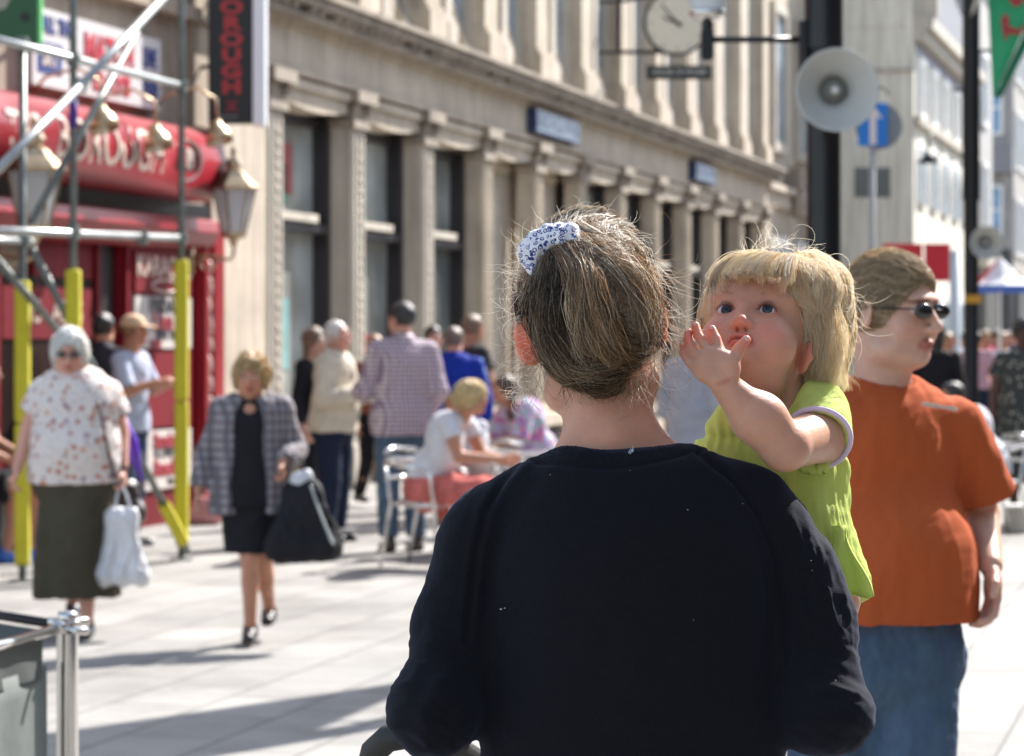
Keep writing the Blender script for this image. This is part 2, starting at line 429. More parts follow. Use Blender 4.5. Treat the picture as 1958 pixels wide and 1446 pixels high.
M_DGALV = mat('dull scaffold steel', (.16, .18, .17), .45, metal=.5, var=.35, vscale=10)
M_YEL = mat('yellow foam', (.56, .50, .025), .75, var=.12, vscale=12)
M_CHROME = mat('polished steel', (.62, .60, .57), .10, metal=1)

# ---------------------------------------------------------------- department store on the left
st = empty('department_store', (OX, OY, 0), 'long pale stone department store with tall columned shop windows along the left', 'building', rz=RZ)
S0, DS, NB, PW = SY(26.96), 2.68, 11, .48
SE = S0+DS*NB+PW
m = MB(); m.box(SP(405)+.02, SE, .42, 9, 0, 3.95).box(SP(405)+.02, SE, 0.30, 9, 3.95, 10.2)
m.box(SP(405)+.02, S0-.02, .0, .42, 0, 3.95); m.build('wall', M_STONE, st)
m = MB(); m.box(SP(405)+.03, SE, -.03, .30, 4.13, 4.60)                         # architrave
m.box(SP(405)+.03, SE, -.07, .30, 4.10, 4.15).box(SP(405)+.03, SE, -.06, .30, 4.53, 4.60)
m.build('architrave', M_STONE, st)
m = MB(); m.box(SP(405)+.03, SE+.1, -.34, .30, 4.72, 4.80).box(SP(405)+.03, SE+.06, -.24, .30, 4.60, 4.66)
m.box(SP(405)+.03, SE+.14, -.40, .30, 4.80, 4.85)
s = SP(405)+.1
k = 0
while s < SE:
    if k % 13 not in (6, 9): m.box(s, s+.13, -.30, -.0, 4.60+.062, 4.72)
    s += .27; k += 1
m.build('cornice', M_STONE2, st)
for k in range(NB+1):
    s = S0+DS*k
    m = MB(); m.box(s, s+PW, 0, .22, .45, 3.72); m.box(s-.04, s+PW+.04, -.05, .22, 0, .45)
    for q in (.05, .20, .37): m.box(s+q, s+q+.035, -.018, .01, .5, 3.66)
    r = np.random.default_rng(k)
    for z in np.arange(.55, 3.6, .11):                                   # carved drop down the pier face
        m.ball((s+.30+r.uniform(-.02, .02), -.005, z), (.045, .022, .045), 6)
    p = m.build('pier', M_PALE if k < 3 else M_STONE, st)
    m = MB(); m.box(s-.04, s+PW+.04, -.05, .26, 3.72, 3.80); m.box(s-.0, s+PW, -.02, .26, 3.80, 3.98); m.box(s-.10, s+PW+.10, -.12, .26, 3.98, 4.10)
    m.ball((s+.02, -.04, 3.92), (.07, .05, .07), 8); m.ball((s+PW-.02, -.04, 3.92), (.07, .05, .07), 8)
    m.build('capital', M_STONE2, p)
for k in range(NB):
    a, b = S0+DS*k+PW, S0+DS*(k+1)
    blind = k in (3, 4)
    m = MB()                                                            # moulded lintel bowed at the middle
    pr = [(a, 3.98)]+[(a+(b-a)*t, 3.86-.07*math.sin(math.pi*t)) for t in np.linspace(0, 1, 9)]+[(b, 3.98)]
    m.prism(pr, .02, .41, 'y'); m.box(a-.0, b, -.03, .02, 3.98, 4.07); m.build('lintel', M_STONE, st)
    m = MB(); f = .09
    fr = .36 if blind else .22
    m.box(a, a+f, fr, .40, .55, 3.79).box(b-f-.03, b, fr, .40, .55, 3.79).box(a+f, b-f-.03, .30, .40, 3.70, 3.79).box(a+f, b-f-.03, .28, .40, .55, .68)
    w_ = m.build('window', M_STONE if blind else M_BRONZE, st)
    MB().box(a, b, -.02, .41, .40, .55).build('sill', M_STONE, w_)
    MB().box(a+f, b-f-.03, .375, .385, .68, 3.70).build('pane', M_BLIND if blind else M_GLASS, w_)
    if not blind:
        MB().box(a+f, b-f-.03, .20, .37, 2.62, 2.71).build('transom', M_BRONZE, w_)
        MB().box(a+f, b-f-.5, .16, .34, 2.72, 2.80).build('ledge', M_PALE, w_)
    if k < 3:  # tinted panels painting reflections into the panes; low teal one a mannequin
        for s_, z0_, z1_, c_ in (((a+.85, 1.25, 1.95, (.22, .42, .42)), (a+.95, 3.0, 3.5, (.40, .08, .09)), (a+.80, 2.9, 3.3, (.08, .30, .22))), ((a+.8, 2.85, 3.2, (.25, .42, .42)), (a+.9, 1.3, 1.6, (.4, .42, .3))), ((a+.8, 2.95, 3.3, (.2, .5, .42)),))[k]:
            MB().box(s_, s_+.42, .362, .372, z0_, z1_).build('display_reflection', mat('display reflection %.2f' % c_[0], c_, .3, var=.3, vscale=5), w_)
    # upper storey
m = MB(); m.box(SP(405)+.03, SE, -.36, .3, 9.7, 10.25); m.build('parapet', M_STONE2, st)
for k in range(NB+1):
    for half in (0, 1):
        s = S0+DS*k+half*DS/2+.05
        if s > SE-.3: continue
        wd = .62 if not half else .26
        m = MB(); m.box(s, s+wd, -.02 if not half else .1, .30, 4.85, 9.7); m.box(s-.06, s+wd+.06, -.10 if not half else .04, .30, 4.85, 5.25)
        m.box(s-.03, s+wd+.03, -.06 if not half else .07, .30, 5.25, 5.32); m.build('pilaster', M_STONE if not half else M_PALE, st)
        s2 = S0+DS*k+(half+1)*DS/2+.05
        m = MB(); a, b = s+wd, s2
        if b > SE: continue
        m.box(a, a+.08, .16, .29, 5.0, 9.4).box(b-.08, b, .16, .29, 5.0, 9.4).box(a+.08, b-.08, .16, .29, 9.3, 9.4).box(a+.08, b-.08, .16, .29, 5.0, 5.12)
        w_ = m.build('upper_window', M_PALE, st)
        MB().box(a+.08, b-.08, .255, .265, 5.12, 9.3).build('pane', M_GLASS2, w_)
        m = MB(); m.tube([(a+.1+(b-a-.2)*t, .14, 5.02+.45*(1-t)**2) for t in np.linspace(0, 1, 8)], .045, 6); m.build('carved_scroll', M_PALE, w_)
# name boards on the architrave
M_SIGN = mat('dull blue name board', (.17, .23, .33), .4, var=.2, vscale=6); M_NAVY = mat('navy enamel', (.015, .03, .10), .4)
for a, b, sz in ((SP(1003), SP(1088), .26), (SP(1313), SP(1352), .26)):
    m = MB(); m.box(a, b, -.16, -.035, 4.20, 4.50); q = m.build('name_board', M_NAVY, st)
    MB().box(a+.02, b-.02, -.165, -.1605, 4.22, 4.48).build('board_face', M_SIGN, q)
    text('HOWELLS', .25, mat('pale sign letters', (.5, .58, .68), .4), FM(((a+b)/2, -.168, 4.35), (1, 0, 0), (0, 0, 1)), q, sx=(b-a)/1.75, bold=.006)

# end block of the store past the last bay
eb = empty('stone_end_building', tuple(W(SE+.05, 0)), 'plain stone building with white framed windows just past the columned store', 'building', rz=RZ)
L2 = SP(1700)-SE
LE = SY(70)-SE
m = MB(); m.box(0, LE, .15, 9, 0, 12).box(0, LE, .02, .16, 4.2, 4.5).box(0, LE, -.10, .16, 4.5, 4.62); m.build('wall', M_STONE, eb)
for i in range(4):
    a = 1.2+i*3.4
    m = MB(); m.box(a, a+.28, .0, .14, 2.0, 3.6).box(a+1.5, a+1.78, .0, .14, 2.0, 3.6).box(a+.28, a+1.5, .0, .14, 3.4, 3.6).box(a+.28, a+1.5, .0, .14, 2.0, 2.12)
    w_ = m.build('window', M_WHITE, eb); MB().box(a+.28, a+1.5, .06, .08, 2.12, 3.4).build('pane', M_GLASS2, w_)
    m = MB(); m.box(a, a+.16, .0, .14, 5.3, 8.3).box(a+1.5, a+1.66, .0, .14, 5.3, 8.3).box(a+.16, a+1.5, .0, .14, 8.1, 8.3).box(a+.16, a+1.5, .0, .14, 5.3, 5.5)
    w_ = m.build('window', M_PALE, eb); MB().box(a+.16, a+1.5, .08, .10, 5.5, 8.1).build('pane', M_GLASS2, w_)
    m = MB(); m.box(a+2.2, a+2.5, -.2, .14, 4.62, 5.1); m.ball((a+2.35, -.12, 4.3), (.2, .2, .32), 8); m.build('bracket', M_STONE2, eb)
m = MB(); m.box(-.02, .6, .0, .14, 0, 2.9); m.build('doorway', M_BRONZE, eb)

# ---------------------------------------------------------------- cream block standing forward, gable towards us
Y2 = 62.; xa, xb = GX(1612, Y2), GX(1747, Y2)
cb = empty('cream_building', (xb, Y2, 0), 'cream rendered building whose blank side wall faces down the street behind the round sign', 'building', rz=RZ)
def L(px, Yd, off):  # local x along street from photo column on plane offset
    return 0
wd = 3.2
m = MB(); m.prism([(0, 0), (0, wd), (14, wd), (14, 0)], 0, 8.3, 'z'); m.prism([(-.02, .0), (-.02, wd), (.45, wd), (.45, .0)], 8.3, 11.5, 'z')
m.build('wall', M_CREAM, cb)
m = MB(); m.box(.0, 14.1, -.40, -.01, 8.25, 8.5).box(.0, 14.1, -.25, -.01, 8.0, 8.25).box(.0, 14.1, -.14, -.01, 6.2, 6.36).box(-.08, 0, 0, wd, 2.75, 2.86).box(-.06, -.02, 0, wd, 7.3, 7.4)
m.box(.1, .4, -.5, -.01, 8.5, 9.0); m.build('string_course', M_PALE, cb)
m = MB(); m.prism([(-.35, 8.51), (wd, 8.51), (wd, 11), (.6, 11)], .46, 14, 'x'); m.build('roof', mat('slate', (.03, .03, .05), .6, var=.4, vscale=5), cb)
MB().box(.46, 13.9, -.03, -.005, 7.75, 7.98).build('frieze', mat('shaded frieze', (.30, .28, .34), .7), cb)  # lilac grey colour stands in for shade on this band
for i in range(5):
    a = .6+i*2.7
    m = MB(); m.box(a, a+.16, -.10, .0, 6.4, 7.7).box(a+1.3, a+1.46, -.10, 0, 6.4, 7.7).box(a+.16, a+1.3, -.1, 0, 7.55, 7.7).box(a+.16, a+1.3, -.1, 0, 6.4, 6.5).box(a+.68, a+.78, -.09, -.0, 6.5, 7.55)
    w_ = m.build('window', M_WHITE, cb)
    MB().box(a+.16, a+.68, -.03, -.02, 6.5, 7.55).box(a+.78, a+1.3, -.03, -.02, 6.5, 7.55).build('pane', M_GLASS2, w_)
    MB().box(a+.2, a+.64, -.05, -.035, 6.55, 7.5).build('blind', M_PALE, w_)
    for off, hw, zt_, mt_, y0, y1, nm in ((0, .85, .75, M_WHITE, -.07, -.0, 'arch'), (.2, .62, .55, M_GLASS2, -.085, -.075, 'pane')):
        pr = [(a+.75-hw, 4.5), (a+.75-hw, 5.2)]+[(a+.75-hw*math.cos(t), 5.2+zt_*math.sin(t)) for t in np.linspace(0, math.pi, 9)]+[(a+.75+hw, 5.2), (a+.75+hw, 4.5)]
        w_ = MB().prism(pr, y0, y1, 'y').build(nm, mt_, cb if nm == 'arch' else w_)
MB().box(.3, 13.5, -.14, .0, 0, 2.6).build('shopfront', M_WHITE, cb)
m = MB()
for i in range(6): m.box(.7+i*2.1, 2.3+i*2.1, -.16, -.14, .5, 2.4)
m.build('shop_window', M_GLASS2, cb)
# boards on the side wall
M_GREYB = mat('grey green board', (.10, .115, .11), .5, var=.2, vscale=2)
t = MB().box(-.05, .05, -.02, .02, -.30, .30)
def flat_board(name, px0, px1, py0, py1, Y, mt, label, cat, th=.06, parent=None):
    xa, xb = GX(px0, Y), GX(px1, Y); za, zb = ZP(py1, Y), ZP(py0, Y)
    m = MB(); m.box(-(xb-xa)/2, (xb-xa)/2, 0, th, 0, zb-za); o = m.build(name, mt, None, loc=((xa+xb)/2, Y, za), bevel=.01); return tag(o, label, cat)
flat_board('wall_board', 1634, 1703, 320, 378, 58., M_GREYB, 'square grey notice board high on the cream side wall', 'sign')
for i, (p0, p1, lab) in enumerate(((1688, 1764, 'wider bright red banner hung beside the orange man, left of the pair'), (1768, 1817, 'narrow red banner hung nearest the second black pole'))):
    flat_board('red_banner', p0, p1, 466, 538, 50.+i*3, mat('red banner', (.52, .015, .03), .6, var=.15, vscale=2), lab, 'banner', .03)

# ---------------------------------------------------------------- far buildings closing the street
def far_building(px0, Y, depth, height, wallm, label, floors, seed, gz=0):
    x = GX(px0, Y); b = empty('street_building', (x, Y, 0), label, 'building', 'buildings at the far end of the street', rz=RZ)
    MB().box(0, depth, 0, 9, 0, height).build('wall', wallm, b)
    MB().box(-.1, depth, -.3, 0, height-.5, height-.1).build('cornice', M_PALE, b); MB().box(-.1, depth, -.25, 0, 3.5, 3.8).build('string_course', M_PALE, b)
    r = np.random.default_rng(seed)
    for f in range(floors):
        z = 4.4+f*3.0
        if z+2 > height-.5: break
        for i in range(int(depth/2.6)):
            a = .5+i*2.6
            m = MB(); m.box(a, a+.12, -.09, 0, z, z+2).box(a+1.6, a+1.72, -.09, 0, z, z+2).box(a+.12, a+1.6, -.09, 0, z+1.88, z+2).box(a+.12, a+1.6, -.09, 0, z, z+.12).box(a+.8, a+.9, -.08, 0, z+.12, z+1.88)
            w_ = m.build('window', M_WHITE, b); MB().box(a+.12, a+1.6, -.03, -.02, z+.12, z+1.88).build('pane', mat('sky lit glass', (.13, .30, .48), .1, .9, var=.4, vscale=1), w_)
    for f in range(3):
        z = 5.0+f*3.5
        if z+1.8 > height: break
        for i in range(5):
            a = .35+i*1.75; m = MB(); m.box(-.08, 0, a, a+.1, z, z+1.8).box(-.08, 0, a+1.3, a+1.4, z, z+1.8).box(-.08, 0, a+.1, a+1.3, z+1.7, z+1.8).box(-.08, 0, a+.1, a+1.3, z, z+.1).box(-.07, 0, a+.65, a+.73, z+.1, z+1.7).box(-.07, 0, a+.1, a+.65, z+.9, z+.98).box(-.07, 0, a+.73, a+1.3, z+.9, z+.98)
            w_ = m.build('window', M_WHITE, b); MB().box(-.03, -.02, a+.1, a+1.3, z+.1, z+1.7).build('pane', mat('sky lit glass', (.13, .30, .48), .1), w_)
    MB().box(-.5, 0, 0, 8.9, 7.2, 8.1).build('canopy', mat('grey canopy', (.22, .22, .23), .6), b)
    MB().box(-.10, 0, .1, 8.8, .3, 4.6).build('side_shopfront', mat('dark shopfront', (.03, .035, .045), .3), b)
    MB().box(.2, depth-.2, -.16, 0, .3, 3.2).build('shopfront', mat('dark shopfront', (.03, .035, .045), .3, var=.5, vscale=1.2), b)
    return b
far_building(1872, 78, 4.5, 12, stone('dull pale stone', (.44, .43, .42), (.34, .33, .32)), 'pale building beyond the second black pole with white framed windows', 3, 3)
far_building(1938, 98, 30, 13, stone('greyish stone', (.40, .38, .36), (.28, .27, .26)), 'grey building at the right end of the street behind the green flag', 3, 4)
x = GX(2050, 150); b = empty('street_building', (x, 150, 0), 'distant pale block closing the street at the right edge', 'building', 'buildings at the far end of the street', rz=0)
MB().box(-14, 22, 0, 10, 0, 16).build('wall', M_PALE, b)
for f in range(4):
    for i in range(9):
        MB().box(-13+i*3.6, -11.2+i*3.6, -.06, 0, 4+f*3, 5.8+f*3).build('window', M_GLASS2, b)

# the other side of the street: outside the frame, mirrored in the shop glass and closing the street for light
ob = empty('facing_building', tuple(W(-50, 17)), 'long stone building across the street, seen only mirrored in the store windows', 'building', rz=RZ)
MB().box(0, 150, -9, 0, 0, 9.5).build('wall', M_STONE2, ob); MB().box(0, 150, .0, .4, 9.0, 9.6).build('cornice', M_STONE, ob); MB().box(0, 150, 0, .3, 3.8, 4.1).build('string_course', M_STONE, ob)
m = MB()
for i in range(42): m.box(1+i*3.5, 3.4+i*3.5, .0, .03, .5, 3.4).box(1.2+i*3.5, 2.6+i*3.5, 0, .03, 4.8, 8.4)
m.build('window', M_BRONZE, ob)
# ---------------------------------------------------------------- pub
pub = empty('pub', (OX, OY, 0), 'red fronted pub with rounded fascia at the left behind the scaffold', 'building', rz=RZ)
PE = SP(405)
MB().box(-9, PE, .05, 9, 0, 12).build('wall', stone('pub stone', (.40, .33, .26), (.27, .22, .175), 1.5), pub)
m = MB()                                                                # shallow arches and string courses of the upper wall
m.box(-9, PE, -.10, .04, 4.30, 4.42); m.box(.75, PE, -.06, .04, 3.4, 12)
for a in (-4.2, -2.6, -1.0):
    m.prism([(a+.75-.7*math.cos(q), 4.42+.35*math.sin(q)) for q in np.linspace(0, math.pi, 10)], -.06, .04, 'y')
m.build('string_course', stone('pub trim', (.44, .36, .27), (.30, .24, .19)), pub)
zf0, zf1 = 2.72, 3.33; zc = (zf0+zf1)/2; rf = (zf1-zf0)/2                # rolled fascia
m = MB(); prof = [(.04, zf0), (-.22, zf0)]+[(-.22-.22*math.sin(q), zc-rf*math.cos(q)) for q in np.linspace(.15, math.pi-.15, 14)]+[(-.22, zf1), (.04, zf1)]
m.prism(prof, -9, .50, 'x'); m.ball((.50, -.22, zc), (.24, .22, rf), 18); fa = m.build('fascia', mat('fascia red', (.25, .012, .022), .32, .3, var=.2, vscale=2), pub, smooth=False)
for p in fa.data.polygons: p.use_smooth = len(p.vertices) == 4
M_LET = mat('pale gilt lettering', (.62, .50, .42), .35)
def bend(x, y, z):
    q = y/rf*.95; return (x, -.22-.225*math.cos(q)-.004-z, zc+rf*math.sin(q)*.95)
def bendx(c):
    def f(x, y, z):
        v = bend(x, y*(1+.0*x), z); return (v[0]+c, v[1], v[2])
    return f
text('THE', .42, M_LET, Matrix.Identity(4), fa, sx=.75, bend=bendx(-3.75), bold=.008)
text('BOROUGH', .56, M_LET, Matrix.Identity(4), fa, sx=.80, bend=bendx(-2.05), bold=.004)
m = MB(); 
for q in np.linspace(0, 2*math.pi, 25)[:-1]:
    q2 = q+.27
    m.tube([bendx(-.40)(.27*math.cos(q), .2*math.sin(q), .0), bendx(-.40)(.27*math.cos(q2), .2*math.sin(q2), .0)], .012, 5)
m.build('crest_ring', M_LET, fa); text('B', .26, M_LET, Matrix.Identity(4), fa, bend=bendx(-.40), bold=.008)
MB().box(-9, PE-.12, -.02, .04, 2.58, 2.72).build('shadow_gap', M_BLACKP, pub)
m = MB(); m.prism([(.04, 2.30), (-.12, 2.30), (-.2, 2.36), (-.26, 2.46), (-.24, 2.56), (-.18, 2.58), (.04, 2.58)], -9, .85, 'x'); m.build('beam', M_RED, pub, bevel=.01)
m = MB(); m.box(-9, -1.42, -.03, .05, 0, .7).box(-3.6, -3.3, -.06, .05, .7, 2.3).box(-2.6, -1.42, -.02, .05, 2.02, 2.3); m.build('stall_riser', M_DRED, pub)
MB().box(-3.3, -1.42, -.015, .05, .7, 2.02).box(-9, -3.6, -.015, .05, .7, 2.3).build('shop_window', mat('dim pub window', (.035, .022, .02), .15, var=.6, vscale=1.5), pub)
m = MB(); m.box(-3.2, -1.5, -.03, -.016, 1.55, 1.95); q = m.build('window_board', M_DRED, pub)
text('ALES', .26, M_LET, FM((-2.0, -.034, 1.75), (1, 0, 0), (0, 0, 1)), q, sx=1.1); text('BARS', .26, M_LET, FM((-2.75, -.034, 1.75), (1, 0, 0), (0, 0, 1)), q, sx=.8)
d = MB().box(-1.42, -.92, -.01, .05, 0, 2.3).build('door', mat('dark doorway', (.012, .006, .007), .5), pub)
MB().box(-1.42, -1.36, -.05, -.01, 0, 2.3).box(-.98, -.92, -.05, -.01, 0, 2.3).build('door_frame', M_DRED, d)
# poster panel
M_POST = mat('poster paper', (.58, .53, .49), .6, var=.1); M_PRED = mat('poster red ink', (.32, .02, .035), .5); M_PBLK = mat('poster black ink', (.03, .025, .03), .5)
pn = MB().box(-.92, .60, -.10, .05, 0, 2.3).build('poster_panel', M_DRED, pub)
def board(z0, z1, mt, name='poster'): return MB().box(-.80, .50, -.125, -.102, z0, z1).build(name, mt, pn)
TX = lambda s, z: FM((s, -.129, z), (1, 0, 0), (0, 0, 1))
b0 = board(1.93, 2.27, mat('sign red', (.18, .006, .013), .6, .2), 'karaoke_board')
text('KARAOKE', .24, M_LET, TX(-.15, 2.14), b0, sx=1.15, bold=.003)
m = MB()
for q in np.linspace(0, 2*math.pi, 17)[:-1]:
    q2 = q+.4; m.tube([(-.12+.32*math.cos(q), -.13, 1.99+.05*math.sin(q)), (-.12+.32*math.cos(q2), -.13, 1.99+.05*math.sin(q2))], .009, 4)
m.build('oval_mark', M_LET, b0)
b1 = board(1.47, 1.90, M_POST); text('FRIDAY', .17, M_PBLK, TX(-.15, 1.82), b1, sx=1.25, bold=.004); text('Live', .19, M_PRED, TX(-.2, 1.69), b1, sx=1.5, bold=.012)
text('8PM TIL', .11, M_PBLK, TX(-.1, 1.58), b1, sx=1.3, bold=.002); text('FREE', .10, M_PRED, TX(-.35, 1.50), b1, sx=1.3, bold=.003)
b2 = board(.82, 1.44, mat('sign red', (0, 0, 0)), 'notice'); text('8', .16, M_LET, TX(.2, 1.05), b2, bold=.003); text('12', .15, M_LET, TX(.12, .90), b2, bold=.003)
b3 = board(.30, .79, M_POST); text('Sunday', .17, M_PRED, TX(-.12, .70), b3, sx=1.2, bold=.006); text('SCORE!', .11, M_PBLK, TX(-.15, .60), b3, sx=1.3); text('Smoke', .18, M_PRED, TX(-.08, .47), b3, sx=1.3, bold=.008); text('free', .09, M_PBLK, TX(0, .36), b3)
m = MB(); m.box(.66, PE-.04, -.14, .05, 0, 2.58)
for q in (.70, .93): m.box(q, q+.10, -.18, -.13, .1, 2.5)
pp = m.build('pillar', M_RED, pub, bevel=.012)
m = MB(); r = np.random.default_rng(4)
for z in np.arange(.3, 2.2, .17): m.ball((.88+r.uniform(-.03, .03), -.145, z), (.06, .03, r.uniform(.06, .11)), 8)
m.build('reflection_blobs', mat('pale reflection', (.55, .38, .34), .4, var=.4, vscale=9), pp)  # pale blobs painting the gloss pillar's white reflections
# white hoarding on the upper wall
hs = MB().box(-2.72, -.06, -.06, .03, 3.46, 4.05)
ho = hs.build('hoarding', mat('white hoarding', (.60, .57, .56), .5, var=.1), pub)
TH = lambda s, z: FM((s-.26, -.066, z-.15), (1, 0, 0), (0, 0, 1)); M_INKB = mat('navy ink', (.02, .04, .20), .5); M_INKR = mat('red ink', (.42, .02, .04), .5)
MB().box(-2.64, -2.17, -.064, -.061, 3.56, 3.80).build('blue_panel', M_INKB, ho); text('SKY', .22, M_POST, FM((-2.41, -.068, 3.69), (1, 0, 0), (0, 0, 1)), ho, sx=.8, bold=.006)
text('ALL THE', .17, M_INKB, TH(-2.0, 4.08), ho, sx=1.0, bold=.006); text('MATCH', .30, M_INKR, TH(-.95, 3.98), ho, sx=1.0, bold=.014); text('DAYS', .2, M_INKR, TH(-.9, 3.74), ho, sx=1.6, bold=.010)
text('LIVE', .22, M_INKB, TH(-.06, 4.02), ho, sx=.75, bold=.008); text('HERE', .20, M_INKB, TH(-.04, 3.78), ho, sx=.75, bold=.006)

# projecting vertical sign between pub and store
Yv = 24.9; xv = GX(398, Yv); wv = GX(483, Yv)-xv
vs = empty('projecting_sign', (xv, Yv, 0), 'tall black projecting sign with stacked red letters above the wall lamp', 'sign')
zb = ZP(236, Yv)
v = MB().box(0, wv, 0, .18, zb, zb+3.0).build('board', M_BLACKP, vs, bevel=.008)
MB().box(wv+.002, wv+.11, -.03, .24, zb-.02, zb+3.0).build('edge_trim', mat('white sign edge', (.80, .82, .86), .3), vs, bevel=.01)
M_NEON = mat('red sign letters', (.46, .012, .02), .4)
zz = ZP(168, Yv)
for i, ch in enumerate('HGUOROB'):
    text(ch, .160, M_NEON, FM((wv*.5+.01, -.006, zz+i*.1385), (1, 0, 0), (0, 0, 1)), v, 'letter', sx=1.5, bold=.007)
text('X', .12, mat('dim red', (.25, .01, .02), .5), FM((wv*.5+.01, -.006, ZP(204, Yv)), (1, 0, 0), (0, 0, 1)), v, 'emblem', bold=.008)
MB().box(.10, .26, -.008, -.002, ZP(224, Yv), ZP(222, Yv)).build('small_print', mat('grey print', (.3, .3, .3), .5), v)
MB().tube([(-.25, .3, zb+.5), (-.0, .1, zb+.5)], .02, 6).tube([(-.25, .3, zb+2.4), (-.0, .1, zb+2.4)], .02, 6).build('bracket', M_BLACKP, vs)

# flag/board with green top-left corner
gs = empty('green_sign', (GX(20, 19.), 19., 0), 'green sign with a pale cut-out shape at the top left corner above the scaffold tube', 'sign')
za = ZP(84, 19.); x0 = GX(-60, 19.)-GX(20, 19.); x1 = GX(76, 19.)-GX(20, 19.)
gb = MB().box(x0, x1, 0, .05, za, za+.6).build('board', mat('green board', (.008, .085, .022), .45), gs)
MB().box(x1-.012, x1+.01, -.012, .06, za, za+.6).build('edge', mat('bright green edge', (.12, .55, .15), .4), gs)
pr = [(x0, za+.14), (-.09, za+.14), (-.085, za+.22), (-.03, za+.235), (.0, za+.30), (.0, za+.6), (x0, za+.6)]
MB().prism(pr, -.006, -.001, 'y').build('cut_out', mat('pale sign patch', (.36, .36, .30), .6), gb)
MB().lathe([(.0, 0), (.032, 0), (.032, .006), (0, .006)], (GX(48, 19.)-GX(20, 19.), -.002, ZP(33, 19.)), 16, (0, -1, 0)).build('dot', M_BLACKP, gb)
MB().tube([(x0+.02, .05, za+.3), (x0-.1, 3.2, za+.3)], .02, 6).build('bracket', M_BLACKP, gs)

# ---------------------------------------------------------------- pub lamps and lanterns
def FP_(px, py, o):
    r_ = (px-CX)/FP; s_ = (r_*(OY-UX*o)-OX-UY*o)/(UX-r_*UY); p = W(s_, o); p[2] = ZP(py, p[1]); return p
def gooseneck(px, py, Y, label):
    """brass gooseneck wall lamp, shade at the photo point"""
    c = FP_(px, py, .56); b = empty('gooseneck_lamp', tuple(c), label, 'lamp', 'brass lamps over the pub fascia', rz=RZ)
    m = MB(); m.tube([(-.1, .56, .18), (-.08, .42, .34), (-.04, .18, .40), (0, .02, .30), (0, 0, .12)], .014, 8); m.build('arm', M_BRASS, b, smooth=True)
    m = MB(); m.lathe([(.02, .13), (.05, .12), (.06, .07), (.09, .04), (.115, -.02), (.12, -.07), (.105, -.06), (.03, .03)], (0, 0, 0), 20, (.1, .3, 1)); m.build('lamp_shade', M_BRASS, b, smooth=True)
    m = MB(); m.ball((-.01, 0, -.05), .045); m.build('bulb', mat('opal bulb', (.7, .66, .6), .3), b, smooth=True)
for a, bb, lab in ((196, 232, 'brass gooseneck lamp just right of the second scaffold upright, above the fascia letters'), (300, 268, 'brass gooseneck lamp hanging in front of the last fascia letters'), (417, 258, 'brass gooseneck lamp just under the black vertical sign')):
    gooseneck(a, bb, DP(a)-.45, lab)
def lantern(px, py, Y, label, sc=1.):
    """py = bottom of the roof"""
    c = FP_(px, py, .52); b = empty('wall_lantern', tuple(c), label, 'lantern', 'brass lanterns on the pub front', rz=RZ); b.scale = (sc, sc, sc)
    m = MB(); m.lathe([(.215, -.02), (.22, 0), (.19, .03), (.13, .08), (.09, .13), (.05, .15), (.06, .18), (.075, .20), (.055, .24), (.03, .25), (.02, .28), (.035, .30), (.02, .335), (.0, .35)], n=6); m.build('roof', M_BRASS, b)
    m = MB(); T, Bt = .185, .10
    for k in range(6):
        a = math.pi/3*k; m.tube([(T*math.cos(a), T*math.sin(a), -.02), (Bt*math.cos(a), Bt*math.sin(a), -.39)], .010, 5)
    m.lathe([(.0, -.39), (.115, -.39), (.11, -.42), (.04, -.45), (.03, -.50), (.0, -.50)], n=6); m.build('frame', M_BRASS, b)
    m = MB(); m.lathe([(.178, -.02), (.095, -.385)], n=6); m.build('glass', mat('frosted lantern glass', (.62, .64, .66), .25, transl=.45), b)
    m = MB(); m.ball((0, 0, -.2), (.03, .03, .07)); m.build('bulb', M_WHITE, b, smooth=True)
    m = MB(); m.tube([(0, 0, -.48), (.0, 0, -.58), (-.02, .03, -.62), (-.02, .14, -.60), (-.02, .28, -.58), (-.02, .42, -.60)], .016, 8)
    m.tube([(-.02, .10, -.60), (-.02, .18, -.68), (-.02, .27, -.70), (-.02, .31, -.64), (-.02, .25, -.61)], .012, 6).tube([(-.02, .38, -.74), (-.02, .38, -.48)], .03, 8); m.build('scroll_arm', M_BRASS, b, smooth=True)
lantern(447, 358, DP(440)-.5, 'brass lantern on a scroll arm at the pub corner, under the black sign')
lantern(66, 322, DP(60)-.5, 'brass lantern on the pub front between the two left scaffold uprights', 1.05)

